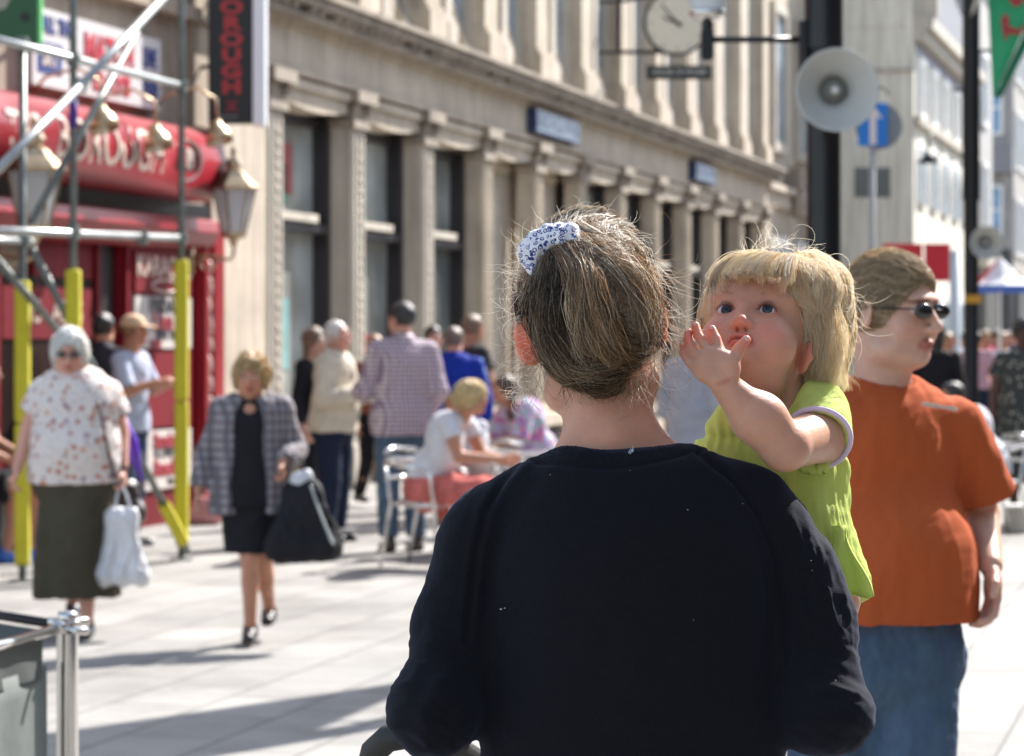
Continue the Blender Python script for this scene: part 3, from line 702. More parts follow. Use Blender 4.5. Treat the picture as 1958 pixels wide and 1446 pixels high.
# ---------------------------------------------------------------- scaffold
def YS(px, off=0): return (7.346+off)/((CX-px)/FP+.2493)
def Q(px, py, off=0): return P(px, py, YS(px, off))
sc = empty('scaffold', tuple(P(347, 0, YS(347))*[1, 1, 0]), 'steel tube scaffold with yellow padded uprights in front of the red pub', 'scaffold')
sl_ = np.array(sc.location)
def tb(name, pts, r, mt, n=10): 
    m = MB(); m.tube([tuple(p-sl_) for p in pts], r, n); return m.build(name, mt, sc, smooth=True)
for px, off, lab in ((347, 0, 0), (140, 0, 0), (43, .35, 0)):
    p = P(px, 0, YS(px, off)); g0 = p*[1, 1, 0]; tp = g0+[0, 0, 7 if off == 0 else ZP(88, YS(px, off))]
    u = tb('upright', [g0+[0, 0, .02], tp], .0245, M_DGALV)
    m = MB(); m.box(-.075, .075, -.075, .075, 0, .012); m.tube([(0, 0, 0), (0, 0, .2)], .018, 8).lathe([(.018, .10), (.04, .10), (.04, .14), (.018, .14)]); m.build('base_plate', M_DGALV, u, loc=tuple(g0-sl_))
    z0, z1 = {347: (.12, ZP(497, YS(347))), 140: (.1, ZP(515, YS(140))), 43: (.1, ZP(537, YS(43, .35)))}[px]
    m = MB(); n_ = max(1, int((z1-z0)/.9))
    for i in range(n_): m.box(-.048, .048, -.045, .045, z0+(z1-z0)*i/n_+.004, z0+(z1-z0)*(i+1)/n_)
    m.build('foam_sleeve', M_YEL, u, loc=tuple(g0-sl_), bevel=.02)
def ledger(a, b, oa=0, ob=0, r=.0245, mt=None): return tb('ledger', [Q(*a, oa), Q(*b, ob)], r, mt or M_GALV)
ledger((-60, 62), (352, 166)); ledger((-60, 438), (352, 456)); ledger((-60, 458), (60, 462), .3, .3)
def brace(a, b, oa=0, ob=0, mt=None, r=.0245): return tb('brace', [Q(*a, oa), Q(*b, ob)], r, mt or M_GALV)
br1 = brace((-8, 328), (160, 158), -.16, -.16, r=.029); brace((150, 168), (318, -10), -.16, -.16, r=.029)
brace((60, 425), (262, 62), .25, .05, M_DGALV)
brace((-30, 470), (200, 735), .2, .3, M_DGALV); brace((62, 478), (358, 1052), .1, -.08, M_DGALV)
p0, p1 = Q(62, 478, .1), Q(358, 1052, -.08)
m = MB(); m.tube([tuple(p0+(p1-p0)*t-sl_) for t in (.83, .97)], .043, 8); m.build('foam_sleeve', M_YEL, sc)
m = MB()
for px, py, off in ((347, 165, 0), (347, 455, 0), (140, 113, 0), (140, 445, 0), (43, 85, .35), (155, 163, -.1), (45, 460, .3), (272, 455, 0)):
    c = Q(px, py, off)-sl_; m.box(c[0]-.035, c[0]+.035, c[1]-.045, c[1]+.04, c[2]-.045, c[2]+.045); m.tube([(c[0]-.05, c[1]-.05, c[2]), (c[0]+.06, c[1]-.05, c[2])], .012, 6)
    cl = m.build('coupler', M_DGALV, sc, bevel=.008); m = MB()
tape = MB().tube([tuple(Q(140, 185)*1-sl_), tuple(Q(140, 245)-sl_)], .028, 10).build('tape', mat('purple tape', (.05, .02, .22), .5), sc, smooth=True)

# ---------------------------------------------------------------- cafe barrier lower left
Yb = 7.0; c = P(129, 0, Yb)*[1, 1, 0]
ba = empty('cafe_barrier', tuple(c), 'chrome post cafe barrier with grey canvas banner at the lower left corner', 'barrier')
m = MB(); zt = .86; m.lathe([(.17, 0), (.17, .01), (.03, .03), (.0265, .03), (.0265, zt), (.0, zt)], n=28)
m.build('post', M_CHROME, ba, smooth=True).modifiers.new('e', 'EDGE_SPLIT')
m = MB(); m.lathe([(0, zt+.0), (.024, zt+.0), (.024, zt+.025), (0, zt+.028)], n=20).box(-.035, .03, -.02, .04, zt-.008, zt+.004); m.ball((-.012, -.03, zt-.008), .016); m.ball((.005, .03, zt+.0), .013); m.tube([(-.02, -.03, zt-.015), (.055, -.04, zt-.018)], .010, 8); m.tube([(-.05, .02, zt), (.05, .02, zt)], .010, 8); m.build('clamp', M_CHROME, ba, smooth=True)
fr = P(-130, 1247, 6.25)-c; fr[2] = zt-.02
m = MB(); m.tube([(-.02, -.03, zt-.012), tuple(fr)], .0125, 12); m.build('rail', M_CHROME, ba, smooth=True)
rr = P(-150, 1158, 7.5)-c; rr[2] = zt-.0
m = MB(); m.tube([(-.05, .03, zt-.005), tuple(rr)], .0125, 12); m.build('rail', M_BLACKP, ba, smooth=True)
def canvas(a, b, z0, z1, mt, name, inset=.05, seed=1, thick=.004):
    a = np.array(a, float); b = np.array(b, float); d = b-a; Ln = np.linalg.norm(d); nn = np.array([-d[1], d[0], 0])/Ln; rows = []
    for t in np.linspace(0, 1, 12):
        z = z1+(z0-z1)*t; row = []
        for s in np.linspace(0, 1, 30):
            sag = .004*math.sin(s*9+seed)*t+.0015*math.sin(s*23+t*4+seed); row.append(tuple(a+d*s+nn*sag+[0, 0, z-a[2]*0]))
        rows.append(row)
    return MB().sheet(rows).build(name, mt, ba, smooth=True, solid=thick)
M_CANV = mat('grey green canvas', (.30, .33, .32), .75, transl=.5, var=.2, vscale=6); M_CANVD = mat('charcoal canvas', (.055, .066, .064), .7, var=.2, vscale=6)
a = np.array([-.045, -.04, 0]); b = np.array([fr[0], fr[1], 0])
canvas(a, b, .10, zt-.10, M_CANV, 'canvas_panel'); canvas(a+[-.006, -.030, 0], b+[0, -.030, 0], zt-.13, zt-.02, M_CANVD, 'canvas_header')
a2 = np.array([-.08, .03, 0]); b2 = np.array([rr[0], rr[1], 0])
canvas(a2, b2, .10, zt-.02, M_CANVD, 'canvas_panel', seed=4)

# yellow thing peeking over the barrier
c = P(-58, 1150, 9.5); zc_ = c[2]
bk = empty('yellow_bucket', (c[0]-.03, c[1], 0), 'yellow bucket just visible at the left edge above the barrier', 'bucket')
MB().lathe([(.09, 0), (.12, zc_+.06), (.125, zc_+.06), (.125, zc_+.09), (.115, zc_+.09), (.085, .02), (0, .02)], n=20).build('pail', mat('yellow plastic', (.75, .6, .03), .3), bk, smooth=True)
MB().tube([(.12*math.cos(q), 0, zc_+.07+.06*math.sin(q)) for q in np.linspace(0, math.pi, 12)], .004, 6).build('handle', M_GALV, bk)

# ---------------------------------------------------------------- black lamp columns, horns, lantern
def horn(loc, dia, label, tilt=(0, -1, -.06)):
    b = empty('loudspeaker', loc, label, 'loudspeaker', 'horn loudspeakers on the black columns'); r = dia/2; rz = 0
    M_H = mat('grey horn plastic', (.44, .44, .41), .5, var=.08, vscale=4); M_HD = mat('darker horn throat', (.20, .20, .18), .5)
    m = MB(); m.lathe([(r*.93, r*.40), (r, r*.44), (r*1.0, r*.47), (r*.97, r*.48), (r*.93, r*.44), (r*.75, r*.22), (r*.55, .02*r), (r*.40, -.12*r), (r*.33, -.35*r), (r*.30, -.9*r), (r*.36, -.92*r), (r*.36, -.3*r), (r*.62, -.02*r), (r*.84, .26*r), (r*.93, r*.40)], n=56, ax=tilt); m.build('bell', M_H, b, smooth=True)
    m = MB(); m.lathe([(r*.335, -.34*r), (r*.30, -.30*r), (r*.24, -.25*r), (r*.2, -.1*r), (r*.17, .0*r), (r*.12, .05*r), (0, .06*r)], n=32, ax=tilt); m.build('throat', M_HD, b, smooth=True)
    m = MB(); m.ball((0, -.08*r, -.0), (.09*r, .05*r, .09*r), 16); m.build('driver_cap', mat('pale cap', (.6, .6, .56), .3), b, smooth=True)
    m = MB(); m.lathe([(0, -1.7*r), (.42*r, -1.7*r), (.45*r, -1.6*r), (.45*r, -1.0*r), (.38*r, -.9*r)], n=28, ax=tilt); m.build('housing', M_H, b, smooth=True)
    return b
Yp = 14.2; cp = P(1575, 0, Yp)*[1, 1, 0]
pl = empty('lamp_column', tuple(cp), 'thick black street column carrying a lantern arm, in front of the stone buildings', 'lamp post', 'black columns along the street')
m = MB(); m.lathe([(.17, 0), (.17, .5), (.12, .56), (.084, .62), (.084, 2.97), (.096, 2.98), (.096, 6.5), (0, 6.5)], n=28); m.build('shaft', M_BLACKP, pl, smooth=True).modifiers.new('e', 'EDGE_SPLIT')
m = MB(); m.box(-.125, -.08, -.05, .05, 2.80, 3.12); m.build('clamp', M_BLACKP, pl, bevel=.01)
za_ = ZP(76, Yp); xl = GX(1352, Yp)-cp[0]
m = MB(); m.tube([(-.1, 0, za_), (xl, 0, za_)], .016, 10); m.build('arm', M_BLACKP, pl, smooth=True)
m = MB(); m.tube([(xl, 0, ZP(116, Yp)), (xl, 0, ZP(38, Yp))], [.022, .03], 12); m.box(xl-.03, xl+.03, -.03, .03, ZP(112, Yp), ZP(60, Yp)); sp_ = m.build('lamp_neck', M_BLACKP, pl)
ln_z = ZP(30, Yp)
m = MB(); m.lathe([(.03, -.03), (.06, -.02), (.085, .0), (.09, .02), (.08, .03)], (xl, 0, ln_z), 24); m.build('lamp_ring', M_CHROME, sp_, smooth=True)
m = MB(); m.lathe([(.075, .02), (.085, .06), (.12, .2), (.13, .3), (.06, .38), (0, .4)], (xl, 0, ln_z), 24); m.build('lamp_glass', mat('clear lamp glass', (.75, .78, .8), .15, transl=.4), sp_, smooth=True)
m = MB()
for q_ in (3.62, 5.9): m.tube([(0, 0, q_), (UX*2.15, UY*2.15, q_)], .014, 8)
m.build('shadow_banner_arm', M_BLACKP, pl, smooth=True)
MB().sheet([[(UX*u_+.012*math.sin(u_*3+v_*5), UY*u_, 3.63+2.26*v_) for u_ in np.linspace(.16, 2.1, 14)] for v_ in np.linspace(0, 1, 16)]).build('banner', mat('unseen shadow banner', (.05, .12, .35), .7), pl, smooth=True, solid=.003)  # supposed banner, unseen above the frame, added to cast the broad ground shadow
horn((cp[0]+GX(1587, Yp)-GX(1575, Yp), Yp-.22, ZP(180, Yp)), .405, 'large round grey horn loudspeaker on the thick black column above the toddler')
Y3 = 34.5; c3 = P(1857, 0, Y3)*[1, 1, 0]
pl3 = empty('lamp_column', tuple(c3), 'slimmer black street column further off at the right beside the green flag', 'lamp post', 'black columns along the street')
m = MB(); m.lathe([(.17, 0), (.17, .5), (.12, .56), (.09, .62), (.09, 3.2), (.105, 3.21), (.105, 8), (0, 8)], n=24); m.build('shaft', M_BLACKP, pl3, smooth=True).modifiers.new('e', 'EDGE_SPLIT')
m = MB(); m.tube([(0, 0, ZP(97, Y3)), (.25, 0, ZP(97, Y3))], .02, 8).tube([(-.2, 0, ZP(172, Y3)), (0, 0, ZP(172, Y3))], .02, 8); m.build('bracket', M_BLACKP, pl3)
MB().box(-.1, .1, -.14, -.10, ZP(580, Y3), ZP(565, Y3)).build('sticker', mat('amber sticker', (.5, .25, .02), .5), pl3)
horn((c3[0]+GX(1878, Y3)-GX(1857, Y3), Y3-.25, ZP(465, Y3)), .40, 'smaller looking grey horn loudspeaker on the far black column')
# grey pipe pole close behind
c4 = P(1826, 0, 44.)*[1, 1, 0]
o = MB().lathe([(.09, 0), (.08, 2.9), (.0, 2.9)], n=12).lathe([(.13, .0), (.13, .4), (.09, .45)], n=12).build('grey_post', mat('pale grey paint', (.55, .6, .63), .4), loc=tuple(c4), smooth=True); tag(o, 'short pale grey post just left of the far black column', 'post')

# clock on the store
Yc = 42.; cc = P(1293, 45, Yc)
ck = empty('street_clock', tuple(cc), 'round cream faced clock in a black frame above a small black name plate', 'clock')
r = .475
MB().lathe([(0, 0), (r-.03, 0)], n=48, ax=(0, -1, 0), c=(0, -.10, 0)).build('face', mat('cream clock face', (.60, .56, .46), .4, var=.06), ck)
MB().lathe([(r-.03, .11), (r, .11), (r+.01, .06), (r, -.12), (0, -.12)], n=48, ax=(0, -1, 0)).build('rim', M_BLACKP, ck, smooth=True)
def hand(ang, ln, wd): 
    a = R(ang); d = Vector((math.sin(a), 0, math.cos(a))); q = Vector((d.z, 0, -d.x)); m = MB()
    pts = [(-d*.08+q*wd), (-d*.08-q*wd), (d*ln-q*wd*.5), (d*ln+q*wd*.5)]
    b_ = m.pts([p+Vector((0, -.115, 0)) for p in pts]+[p+Vector((0, -.107, 0)) for p in pts]); m.f += [(b_, b_+1, b_+2, b_+3), (b_+7, b_+6, b_+5, b_+4)]+[(b_+i, b_+4+i, b_+4+(i+1) % 4, b_+(i+1) % 4) for i in range(4)]
    m.build('hand', M_BLACKP, ck)
hand(-40, .36, .016); hand(-68, .22, .022)
m = MB()
for k in range(12):
    a = math.pi/6*k; d = Vector((math.sin(a), 0, math.cos(a))); m.tube([d*.36+Vector((0, -.103, 0)), d*.42+Vector((0, -.103, 0))], .009, 4)
m.build('hour_marks', mat('grey marks', (.2, .19, .17), .5), ck)
xw = GX(1183, Yc)-cc[0]; xr = GX(1358, Yc)-cc[0]; zt_, zb_ = ZP(3, Yc)-cc[2], ZP(100, Yc)-cc[2]
m = MB(); m.tube([(xw, 0, zt_), (-.25, 0, zt_+.1)], .032, 6); m.tube([(xw, 0, zt_+.3), (xw, 0, zb_-.0)], .038, 6).tube([(xw, 0, zb_), (-.2, 0, zb_)], .032, 6).tube([(-.3, 0, zt_), (-.3, 0, .35)], .02, 6)
m.tube([(xw, 0, zt_+.0), (xw-1.6, .4, zt_)], .025, 6).tube([(xw, 0, zb_), (xw-1.6, .4, zb_)], .025, 6)
m.build('bracket', M_BLACKP, ck)
zs = ZP(139, Yc)-cc[2]
q = MB().box(GX(1236, Yc)-cc[0], GX(1360, Yc)-cc[0], -.04, .04, zs-.10, zs+.10).build('name_plate', M_BLACKP, ck)
text('HOUSE OF FRASER', .115, mat('plate lettering', (.42, .42, .40), .5), FM((.045, -.045, zs), (1, 0, 0), (0, 0, 1)), q, sx=.83, bold=.0015)
m = MB().tube([(.2, 0, -.4), (.2, 0, zs+.1)], .012, 5).tube([(-.2, 0, -.4), (-.2, 0, zs+.1)], .012, 5).build('hanger', M_BLACKP, q)

# one way sign post
Y5 = 30.; c5 = P(1668, 0, Y5)*[1, 1, 0]; kx = Y5/FP
sg = empty('sign_post', tuple(c5), 'grey post with blue one way arrow sign in front of a round grey sign back', 'sign')
M_GP = mat('grey sign paint', (.20, .215, .22), .5, var=.1); M_BL = mat('blue sign', (.01, .17, .55), .4)
MB().lathe([(.035, 0), (.032, ZP(205, Y5)), (0, ZP(204, Y5))], n=12).build('post', mat('light grey pole', (.34, .34, .33), .45), sg, smooth=True)
MB().lathe([(0, 0), (.245, 0), (.245, .02), (0, .02)], (13*kx, .04, ZP(241, Y5)), 36, (0, -1, 0)).build('round_sign', M_GP, sg)
q = MB().box(-28*kx, 28*kx, -.045, -.035, ZP(280, Y5), ZP(198, Y5)).build('arrow_sign', M_BL, sg, bevel=.004)
zc5 = ZP(239, Y5); pr = [(-.035, -.21), (.035, -.21), (.035, .08), (.105, .06), (0, .205), (-.105, .06), (-.035, .08)]
MB().prism([(a, b+zc5) for a, b in pr], -.052, -.047, 'y').build('arrow', mat('off white arrow', (.66, .6, .58), .4), q)
m = MB(); m.tube([(-.0, 0, ZP(185, Y5)), (.1, 0, ZP(165, Y5)), (.17, 0, ZP(180, Y5))], .012, 6).tube([(0, 0, ZP(204, Y5)), (0, 0, ZP(185, Y5))], .012, 6).build('sign_lamp', M_BLACKP, sg)

# dragon flag hanging from a staff off the far column
Yf = 30.; M_GRN = mat('green flag cloth', (.05, .36, .19), .7, transl=.35); M_FR = mat('red flag dye', (.50, .06, .07), .7, transl=.3); M_FW = mat('deep green flag cloth', (.01, .17, .08), .7, transl=.2)
fx0 = GX(1890, Yf); fl = empty('flag', (fx0, Yf, ZP(-60, Yf)), 'green, red and white flag draped from a staff at the upper right corner', 'flag')
def fp(px, py, dy=0): q = P(px, py, Yf)-np.array(fl.location); q[1] += dy; return tuple(q)
rows = []
for t in np.linspace(0, 1, 18):
    py = -60+t*246; L0 = 1887+t*12; R0 = L0+max(1.5, min(110, (186-py)*.50)); row = []
    for s in np.linspace(0, 1, 16): row.append(fp(L0+(R0-L0)*s, py, .05*math.sin(s*5+t*2)*(1-t*.6)))
    rows.append(row)
MB().sheet(rows).build('cloth', M_GRN, fl, smooth=True, solid=.004)
rows = []
for t in np.linspace(0, 1, 14):
    row = []
    for s in np.linspace(0, 1, 5): row.append(fp(1900+t*110+s*(10+5*math.sin(t*3)), 184-t*235+s*8, -.06-.03*math.sin(s*3)))
    rows.append(row)
MB().sheet(rows).build('folded_edge', M_FW, fl, smooth=True, solid=.004)
dr = [(1907, -8), (1925, -2), (1936, 14), (1948, 12), (1958, -2), (1970, -20), (1940, -30)]
dr2 = [(1912, 40), (1918, 28), (1928, 34), (1925, 50), (1938, 56), (1950, 58), (1962, 40), (1962, 56), (1945, 68), (1925, 66), (1920, 82), (1916, 66)]
for d_ in (dr, dr2):
    m = MB(); n_ = len(d_); b_ = m.pts([fp(x, y, -.072) for x, y in d_]+[fp(x, y, -.066) for x, y in d_]); m.f.append(tuple(b_+i for i in range(n_))); m.f.append(tuple(b_+n_+i for i in reversed(range(n_)))); m.f += [(b_+i, b_+n_+i, b_+n_+(i+1) % n_, b_+(i+1) % n_) for i in range(n_)]
    m.build('red_charge', M_FR, fl)
MB().tube([fp(1882, -60), fp(2100, -90)], .02, 8).tube([fp(1882, -60), tuple(np.array([c3[0], c3[1], ZP(-60, Yf)])-np.array(fl.location))], .02, 8).build('staff', M_GALV, fl)

# wall lamp on the cream building, parasol, stall
Y6 = 58.; c6 = P(1775, 312, Y6)
wl = empty('wall_lamp', tuple(c6), 'black cone shade wall lamp on a curved arm over the white shopfront', 'lamp')
MB().lathe([(.23, 0), (.22, .02), (.06, .16), (.04, .25), (0, .25)], n=24).build('lamp_shade', M_BLACKP, wl, smooth=True)
MB().tube([(0, 0, .22), (0, 0, .5), (.12, .2, .6), (.3, .6, .55), (.5, 1.8, .4)], .02, 8).build('arm', M_BLACKP, wl, smooth=True)
MB().ball((.13, -.12, .1), .07).build('highlight_ball', M_CHROME, wl, smooth=True)  # bright ball added on the black shade as its highlight
Y7 = 38.; c7 = P(1912, 0, Y7)*[1, 1, 0]
ps = empty('parasol', tuple(c7), 'white cafe parasol with a red and blue edge at the right', 'parasol')
zt7 = ZP(497, Y7); ze = ZP(548, Y7); rad = .46
m = MB(); m.lathe([(rad*1.0, ze), (rad*.55, ze+.25*(zt7-ze)*1.4), (.05, zt7), (0, zt7+.02)], n=8); m.build('canopy', mat('white canvas', (.72, .74, .78), .7, transl=.2), ps)
MB().lathe([(rad*1.01, ze-.08), (rad*1.01, ze+.01)], n=8).build('valance', mat('blue canvas', (.08, .16, .5), .7), ps)
MB().tube([(0, 0, 0), (0, 0, zt7+.06)], .02, 8).build('pole', M_WHITE, ps); MB().lathe([(.2, 0), (.2, .06), (.03, .08)], n=12).build('base', M_GALV, ps)
MB().prism([(-rad*.95, ze+.02), (-rad*.25, zt7-.05), (-rad*.1, zt7-.0), (-rad*.85, ze-.05)], -.30, -.27, 'y').build('red_stripe', mat('red canvas', (.6, .04, .06), .7), ps)

# ================================================================== PEOPLE
SKIN = {}
def skin(tone=(.56, .32, .22), sss=.006, nm=None):
    return mat('skin %.2f %.3f' % (tone[0], sss), tone, .48, .4, var=.12, vscale=30, sss=sss, attr=True, bump=.08, bscale=220)
def head_ops(S, c, Q, s=1., fat=0., hat=False):
    """adult head: local forward is -y; Q columns are local axes; s scale (1 = 23 cm tall)"""
    T = lambda p: c+Q@(np.array(p)*s)
    E = lambda p, r, k=.012: S.add(ell(T(p), np.array(r)*s, Q), k*s)
    E((0, .014, .030), (.074, .094, .087)); E((0, -.026, -.030), (.058+fat*.3, .062, .086), .02)
    E((0, -.050, -.086), (.033+fat*.5, .034+fat*.3, .026), .02)
    for q in (-1, 1):
        E((q*.036, -.052, -.030), (.026+fat*.5, .030, .034+fat*.3), .015); E((q*.045, -.02, -.075), (.022+fat, .04, .022+fat*.6), .02)
    E((0, -.072, .030), (.050, .020, .014), .012)
    S.add(cap(T((0, -.086, .010)), T((0, -.108, -.024)), .008*s, .0115*s), .008*s)
    for q in (-1, 1): E((q*.011, -.097, -.030), (.009, .011, .008), .004)
    for q in (-1, 1): S.sub(ell(T((q*.031, -.104, .008)), np.array((.018, .018, .012))*s, Q), .010*s)
    for q in (-1, 1): S.add(ell(T((q*.031, -.076, .009)), np.array((.0135, .0135, .0125))*s, Q), .001)
    E((0, -.088, -.056), (.023, .009, .0055), .005); E((0, -.086, -.067), (.020, .009, .006), .005)
    S.sub(ell(T((0, -.099, -.0615)), np.array((.022, .008, .0018))*s, Q), .002)
    for q in (-1, 1):
        Qe = Q@rot(yaw=q*22)
        S.add(ell(T((q*.079, .014, -.004)), np.array((.0065, .020, .033))*s, Qe), .004*s); S.sub(ell(T((q*.087, .010, .002)), np.array((.005, .010, .017))*s, Qe), .004*s)
def face_col(V, c, Q, s=1., lip=(.72, .42, .42), brow=(.45, .35, .3), iris=(.25, .22, .2)):
    L = (V-c)@Q/s; col = np.ones((len(V), 3)); x = np.abs(L[:, 0]); y, z = L[:, 1], L[:, 2]
    def soft(d, w): return np.clip(1-d/w, 0, 1)[:, None]
    m = soft(np.maximum(np.sqrt((L[:, 0]/.023)**2+((z+.0615)/.013)**2)-1, 0), .25)*(y < -.07)[:, None]; col = col*(1-m)+np.array(lip)*m
    m = soft(np.maximum(np.sqrt(((x-.031)/.020)**2+((z-.027)/.0045)**2)-1, 0), .5)*(y < -.05)[:, None]; col = col*(1-m)+np.array(brow)*m
    m = soft(np.maximum(np.sqrt(((x-.031)/.0125)**2+((z-.009)/.006)**2)-1, 0), .2)*(y < -.06)[:, None]; col = col*(1-m)+np.array((1.45, 2.1, 2.6))*m
    m = soft(np.maximum(np.sqrt(((x-.031)/.0055)**2+((z-.009)/.0055)**2)-1, 0), .2)*(y < -.06)[:, None]; col = col*(1-m)+np.array(iris)*m
    m = soft(np.sqrt((x-.045)**2+(z+.03)**2), .04)*(y < -.03)[:, None]*.5; col = col*(1-m)+col*np.array((1.05, .82, .78))*m
    return col
def hand_ops(S, wr, d, n, t, s=1., curl=.35, spread=.12):
    """palm and five fingers; d points to the fingertips, n out of the palm, t to the thumb side"""
    wr = np.asarray(wr, float); d = nrm(d); t = nrm(np.asarray(t)-d*np.dot(t, d)); n0 = np.cross(d, t); n = n0 if np.dot(n0, n) > 0 else -n0
    Q = np.stack([t, n, d], 1)
    S.add(ell(wr+d*.052*s, np.array((.040, .0155, .050))*s, Q), .010*s)
    S.add(ell(wr+d*.035*s+t*.022*s+n*.006*s, np.array((.020, .016, .030))*s, Q), .010*s)
    for i, (o, ln) in enumerate(((.028, .072), (.0095, .080), (-.0095, .074), (-.028, .058))):
        b = wr+d*(.088-.004*abs(i-1))*s+t*o*s; f = nrm(d+t*(o/.028)*spread)
        c1 = curl*(1+.15*i); q1 = b+(f*math.cos(c1*.6)+n*math.sin(c1*.6))*ln*.45*s; q2 = q1+(f*math.cos(c1*1.5)+n*math.sin(c1*1.5))*ln*.32*s; q3 = q2+(f*math.cos(c1*2.2)+n*math.sin(c1*2.2))*ln*.25*s
        S.add(cap(b-d*.01*s, q1, .0092*s, .0084*s), .004*s); S.add(cap(q1, q2, .0084*s, .0076*s), .002); S.add(cap(q2, q3, .0076*s, .0066*s), .002)
    b = wr+d*.030*s+t*.030*s+n*.006*s; q1 = b+(d*.6+t*.75+n*.25)*.036*s; q2 = q1+nrm(d*.85+t*.35+n*.35)*.030*s
    S.add(cap(b, q1, .0125*s, .0105*s), .006*s); S.add(cap(q1, q2, .0105*s, .0085*s), .002)

def build_skin(S, h, name, m, parent, colf=None, disp=None, it=0, lo=None, hi=None):
    V, F = S.mesh(h, lo, hi)
    if it: V = relax(V, F, it)
    if disp is not None:
        N = vnormals(V, F); V = V+N*disp(V, N)[:, None]
    return npmesh(name, V, F, m, parent, True, col=None if colf is None else colf(V))

def resamp(s_, n=16):
    s_ = np.asarray(s_); t = np.linspace(0, len(s_)-1, n); i = np.minimum(t.astype(int), len(s_)-2); f = (t-i)[:, None]; return s_[i]*(1-f)+s_[i+1]*f
def human(label, X, Y, H, face=0, z=0, w=1., belly=0., J=None, skin_=None, hair=None, hairc=(.06, .04, .03), top=None, bottom=None, shoes=(.02, .02, .02), h=.0075, headq=(0, 0, 0), hd=None,
          group=None, handsp=None, lean=(0, 0), fat=0., legs=True, curl=.5, glasses=None, hat=None, extra=None, hl=1., strands_=0, hfield=None, hcols=None, hr=.0011):
    """J overrides joints, in metres, person's own frame: x to their left, -y forward. L = their left (+x)."""
    k = H
    J0 = dict(pelvis=(0, 0, .53*k), waist=(0, 0, .61*k), chest=(0, .0, .725*k), neck=(0, .012*k, .825*k), head=(0, -.005*k, .923*k),
              shL=(.103*k*w**.5, .008*k, .805*k), shR=(-.103*k*w**.5, .008*k, .805*k), elL=(.140*k*w**.5, .015*k, .635*k), elR=(-.140*k*w**.5, .015*k, .635*k), wrL=(.145*k*w**.5, -.03*k, .495*k), wrR=(-.145*k*w**.5, -.03*k, .495*k),
              hipL=(.050*k*w**.5, 0, .515*k), hipR=(-.050*k*w**.5, 0, .515*k), knL=(.055*k, -.010*k, .285*k), knR=(-.055*k, -.010*k, .285*k), anL=(.057*k, .015*k, .047*k), anR=(-.057*k, .015*k, .047*k))
    for n_ in ('waist', 'chest', 'neck', 'head', 'shL', 'shR', 'elL', 'elR', 'wrL', 'wrR'):
        p = J0[n_]; f = max(0, (p[2]-.53*k))/(.4*k) if n_[:2] not in ('el', 'wr') else .7
        J0[n_] = (p[0]+lean[0]*f, p[1]+lean[1]*f, p[2])
    if J: J0.update(J)
    J = {a: np.array(b, float) for a, b in J0.items()}
    root = empty('person', (X, Y, z), label, 'person', group, rz=R(face))
    # ----- body
    S = Sdf(); r = k
    tors = [(cap(J['chest']+[0, 0, .02*k], J['chest']-[0, 0, .03*k], .088*k*w, .085*k*w, .72), .03), (cap(J['waist']+[0, -belly*.4, 0], J['waist']-[0, belly*.4, .02*k], .078*k*w+belly*.7, .08*k*w+belly*.7, .8), .04),
            (cap(J['hipL']+[-.01*k, .0, .015*k], J['hipR']+[.01*k, .0, .015*k], .064*k*w, .064*k*w, .95), .04)]
    if belly: tors.append((ell(J['waist']+[0, -belly, .01], (.085*k*w, .07*k*w+belly*.4, .095*k)), .05))
    shl = [(cap(J['neck']-[0, -.004*k, .012*k], J[s_]-[0, 0, .008*k], .032*k, .031*k*w**.5), .03) for s_ in ('shL', 'shR')]
    for p, kk in tors+shl: S.add(p, kk)
    c = J['head']; Q = rot(*headq); s = .137*k/.235*(hd or 1.0)
    S.add(cap(J['neck']-[0, 0, .02*k], c+Q@(np.array([0, .02, -.04])*s), .034*k*(1+fat*6), .031*k*(1+fat*8)), .02)
    head_ops(S, c, Q, s, fat)
    armr = (.029*k*w**.6, .024*k*w**.6, .0150*k*w**.3)
    for d_ in 'LR':
        S.add(cap(J['sh'+d_], J['el'+d_], armr[0], armr[1]), .015); S.add(cap(J['el'+d_], J['wr'+d_], armr[1], armr[2]), .01)
        dv = nrm(J['wr'+d_]-J['el'+d_]); sd = 1 if d_ == 'L' else -1
        hs = (handsp or {}).get(d_, dict()); dd = hs.get('d', dv); nn = hs.get('n', (-sd, .1, 0)); tt = hs.get('t', (0, -1, .1))
        hand_ops(S, J['wr'+d_], dd, nn, tt, k/1.75*1.0, hs.get('curl', curl))
        if legs:
            S.add(cap(J['hip'+d_], J['kn'+d_], .050*k*w**.6, .031*k*w**.4), .02); S.add(cap(J['kn'+d_], J['an'+d_], .030*k*w**.4, .020*k), .01)
            ud = J['kn'+d_]-J['an'+d_]; S.add(ell(J['an'+d_]+ud*.68+np.array([0, .012*k, 0]), (.029*k*w**.3, .030*k*w**.3, .075*k)), .012)
            S.add(cap(J['an'+d_]+[0, .005*k, -.025*k], J['an'+d_]+[0, -.075*k, -.037*k], .022*k, .016*k), .01)
    sk = skin_ or skin()
    body = build_skin(S, h, 'body', sk, root, colf=lambda V: face_col(V, c, Q, s))
    # ----- clothes
    def sleeves(S, off, frac, k1=.02):
        for d_ in 'LR':
            sh, el, wr = J['sh'+d_], J['el'+d_], J['wr'+d_]
            if frac <= 1: e = sh+(el-sh)*frac; S.add(capcut(sh, e, armr[0]+off*.4, armr[0]+off*1.3, 1.), k1)
            else:
                e = el+(wr-el)*min(1, frac-1); S.add(cap(sh, el, armr[0]+off*.4, armr[1]+off*.8), k1); S.add(capcut(el, e, armr[1]+off, (armr[1]+(armr[2]-armr[1])*(frac-1))+off*1.2), .01)
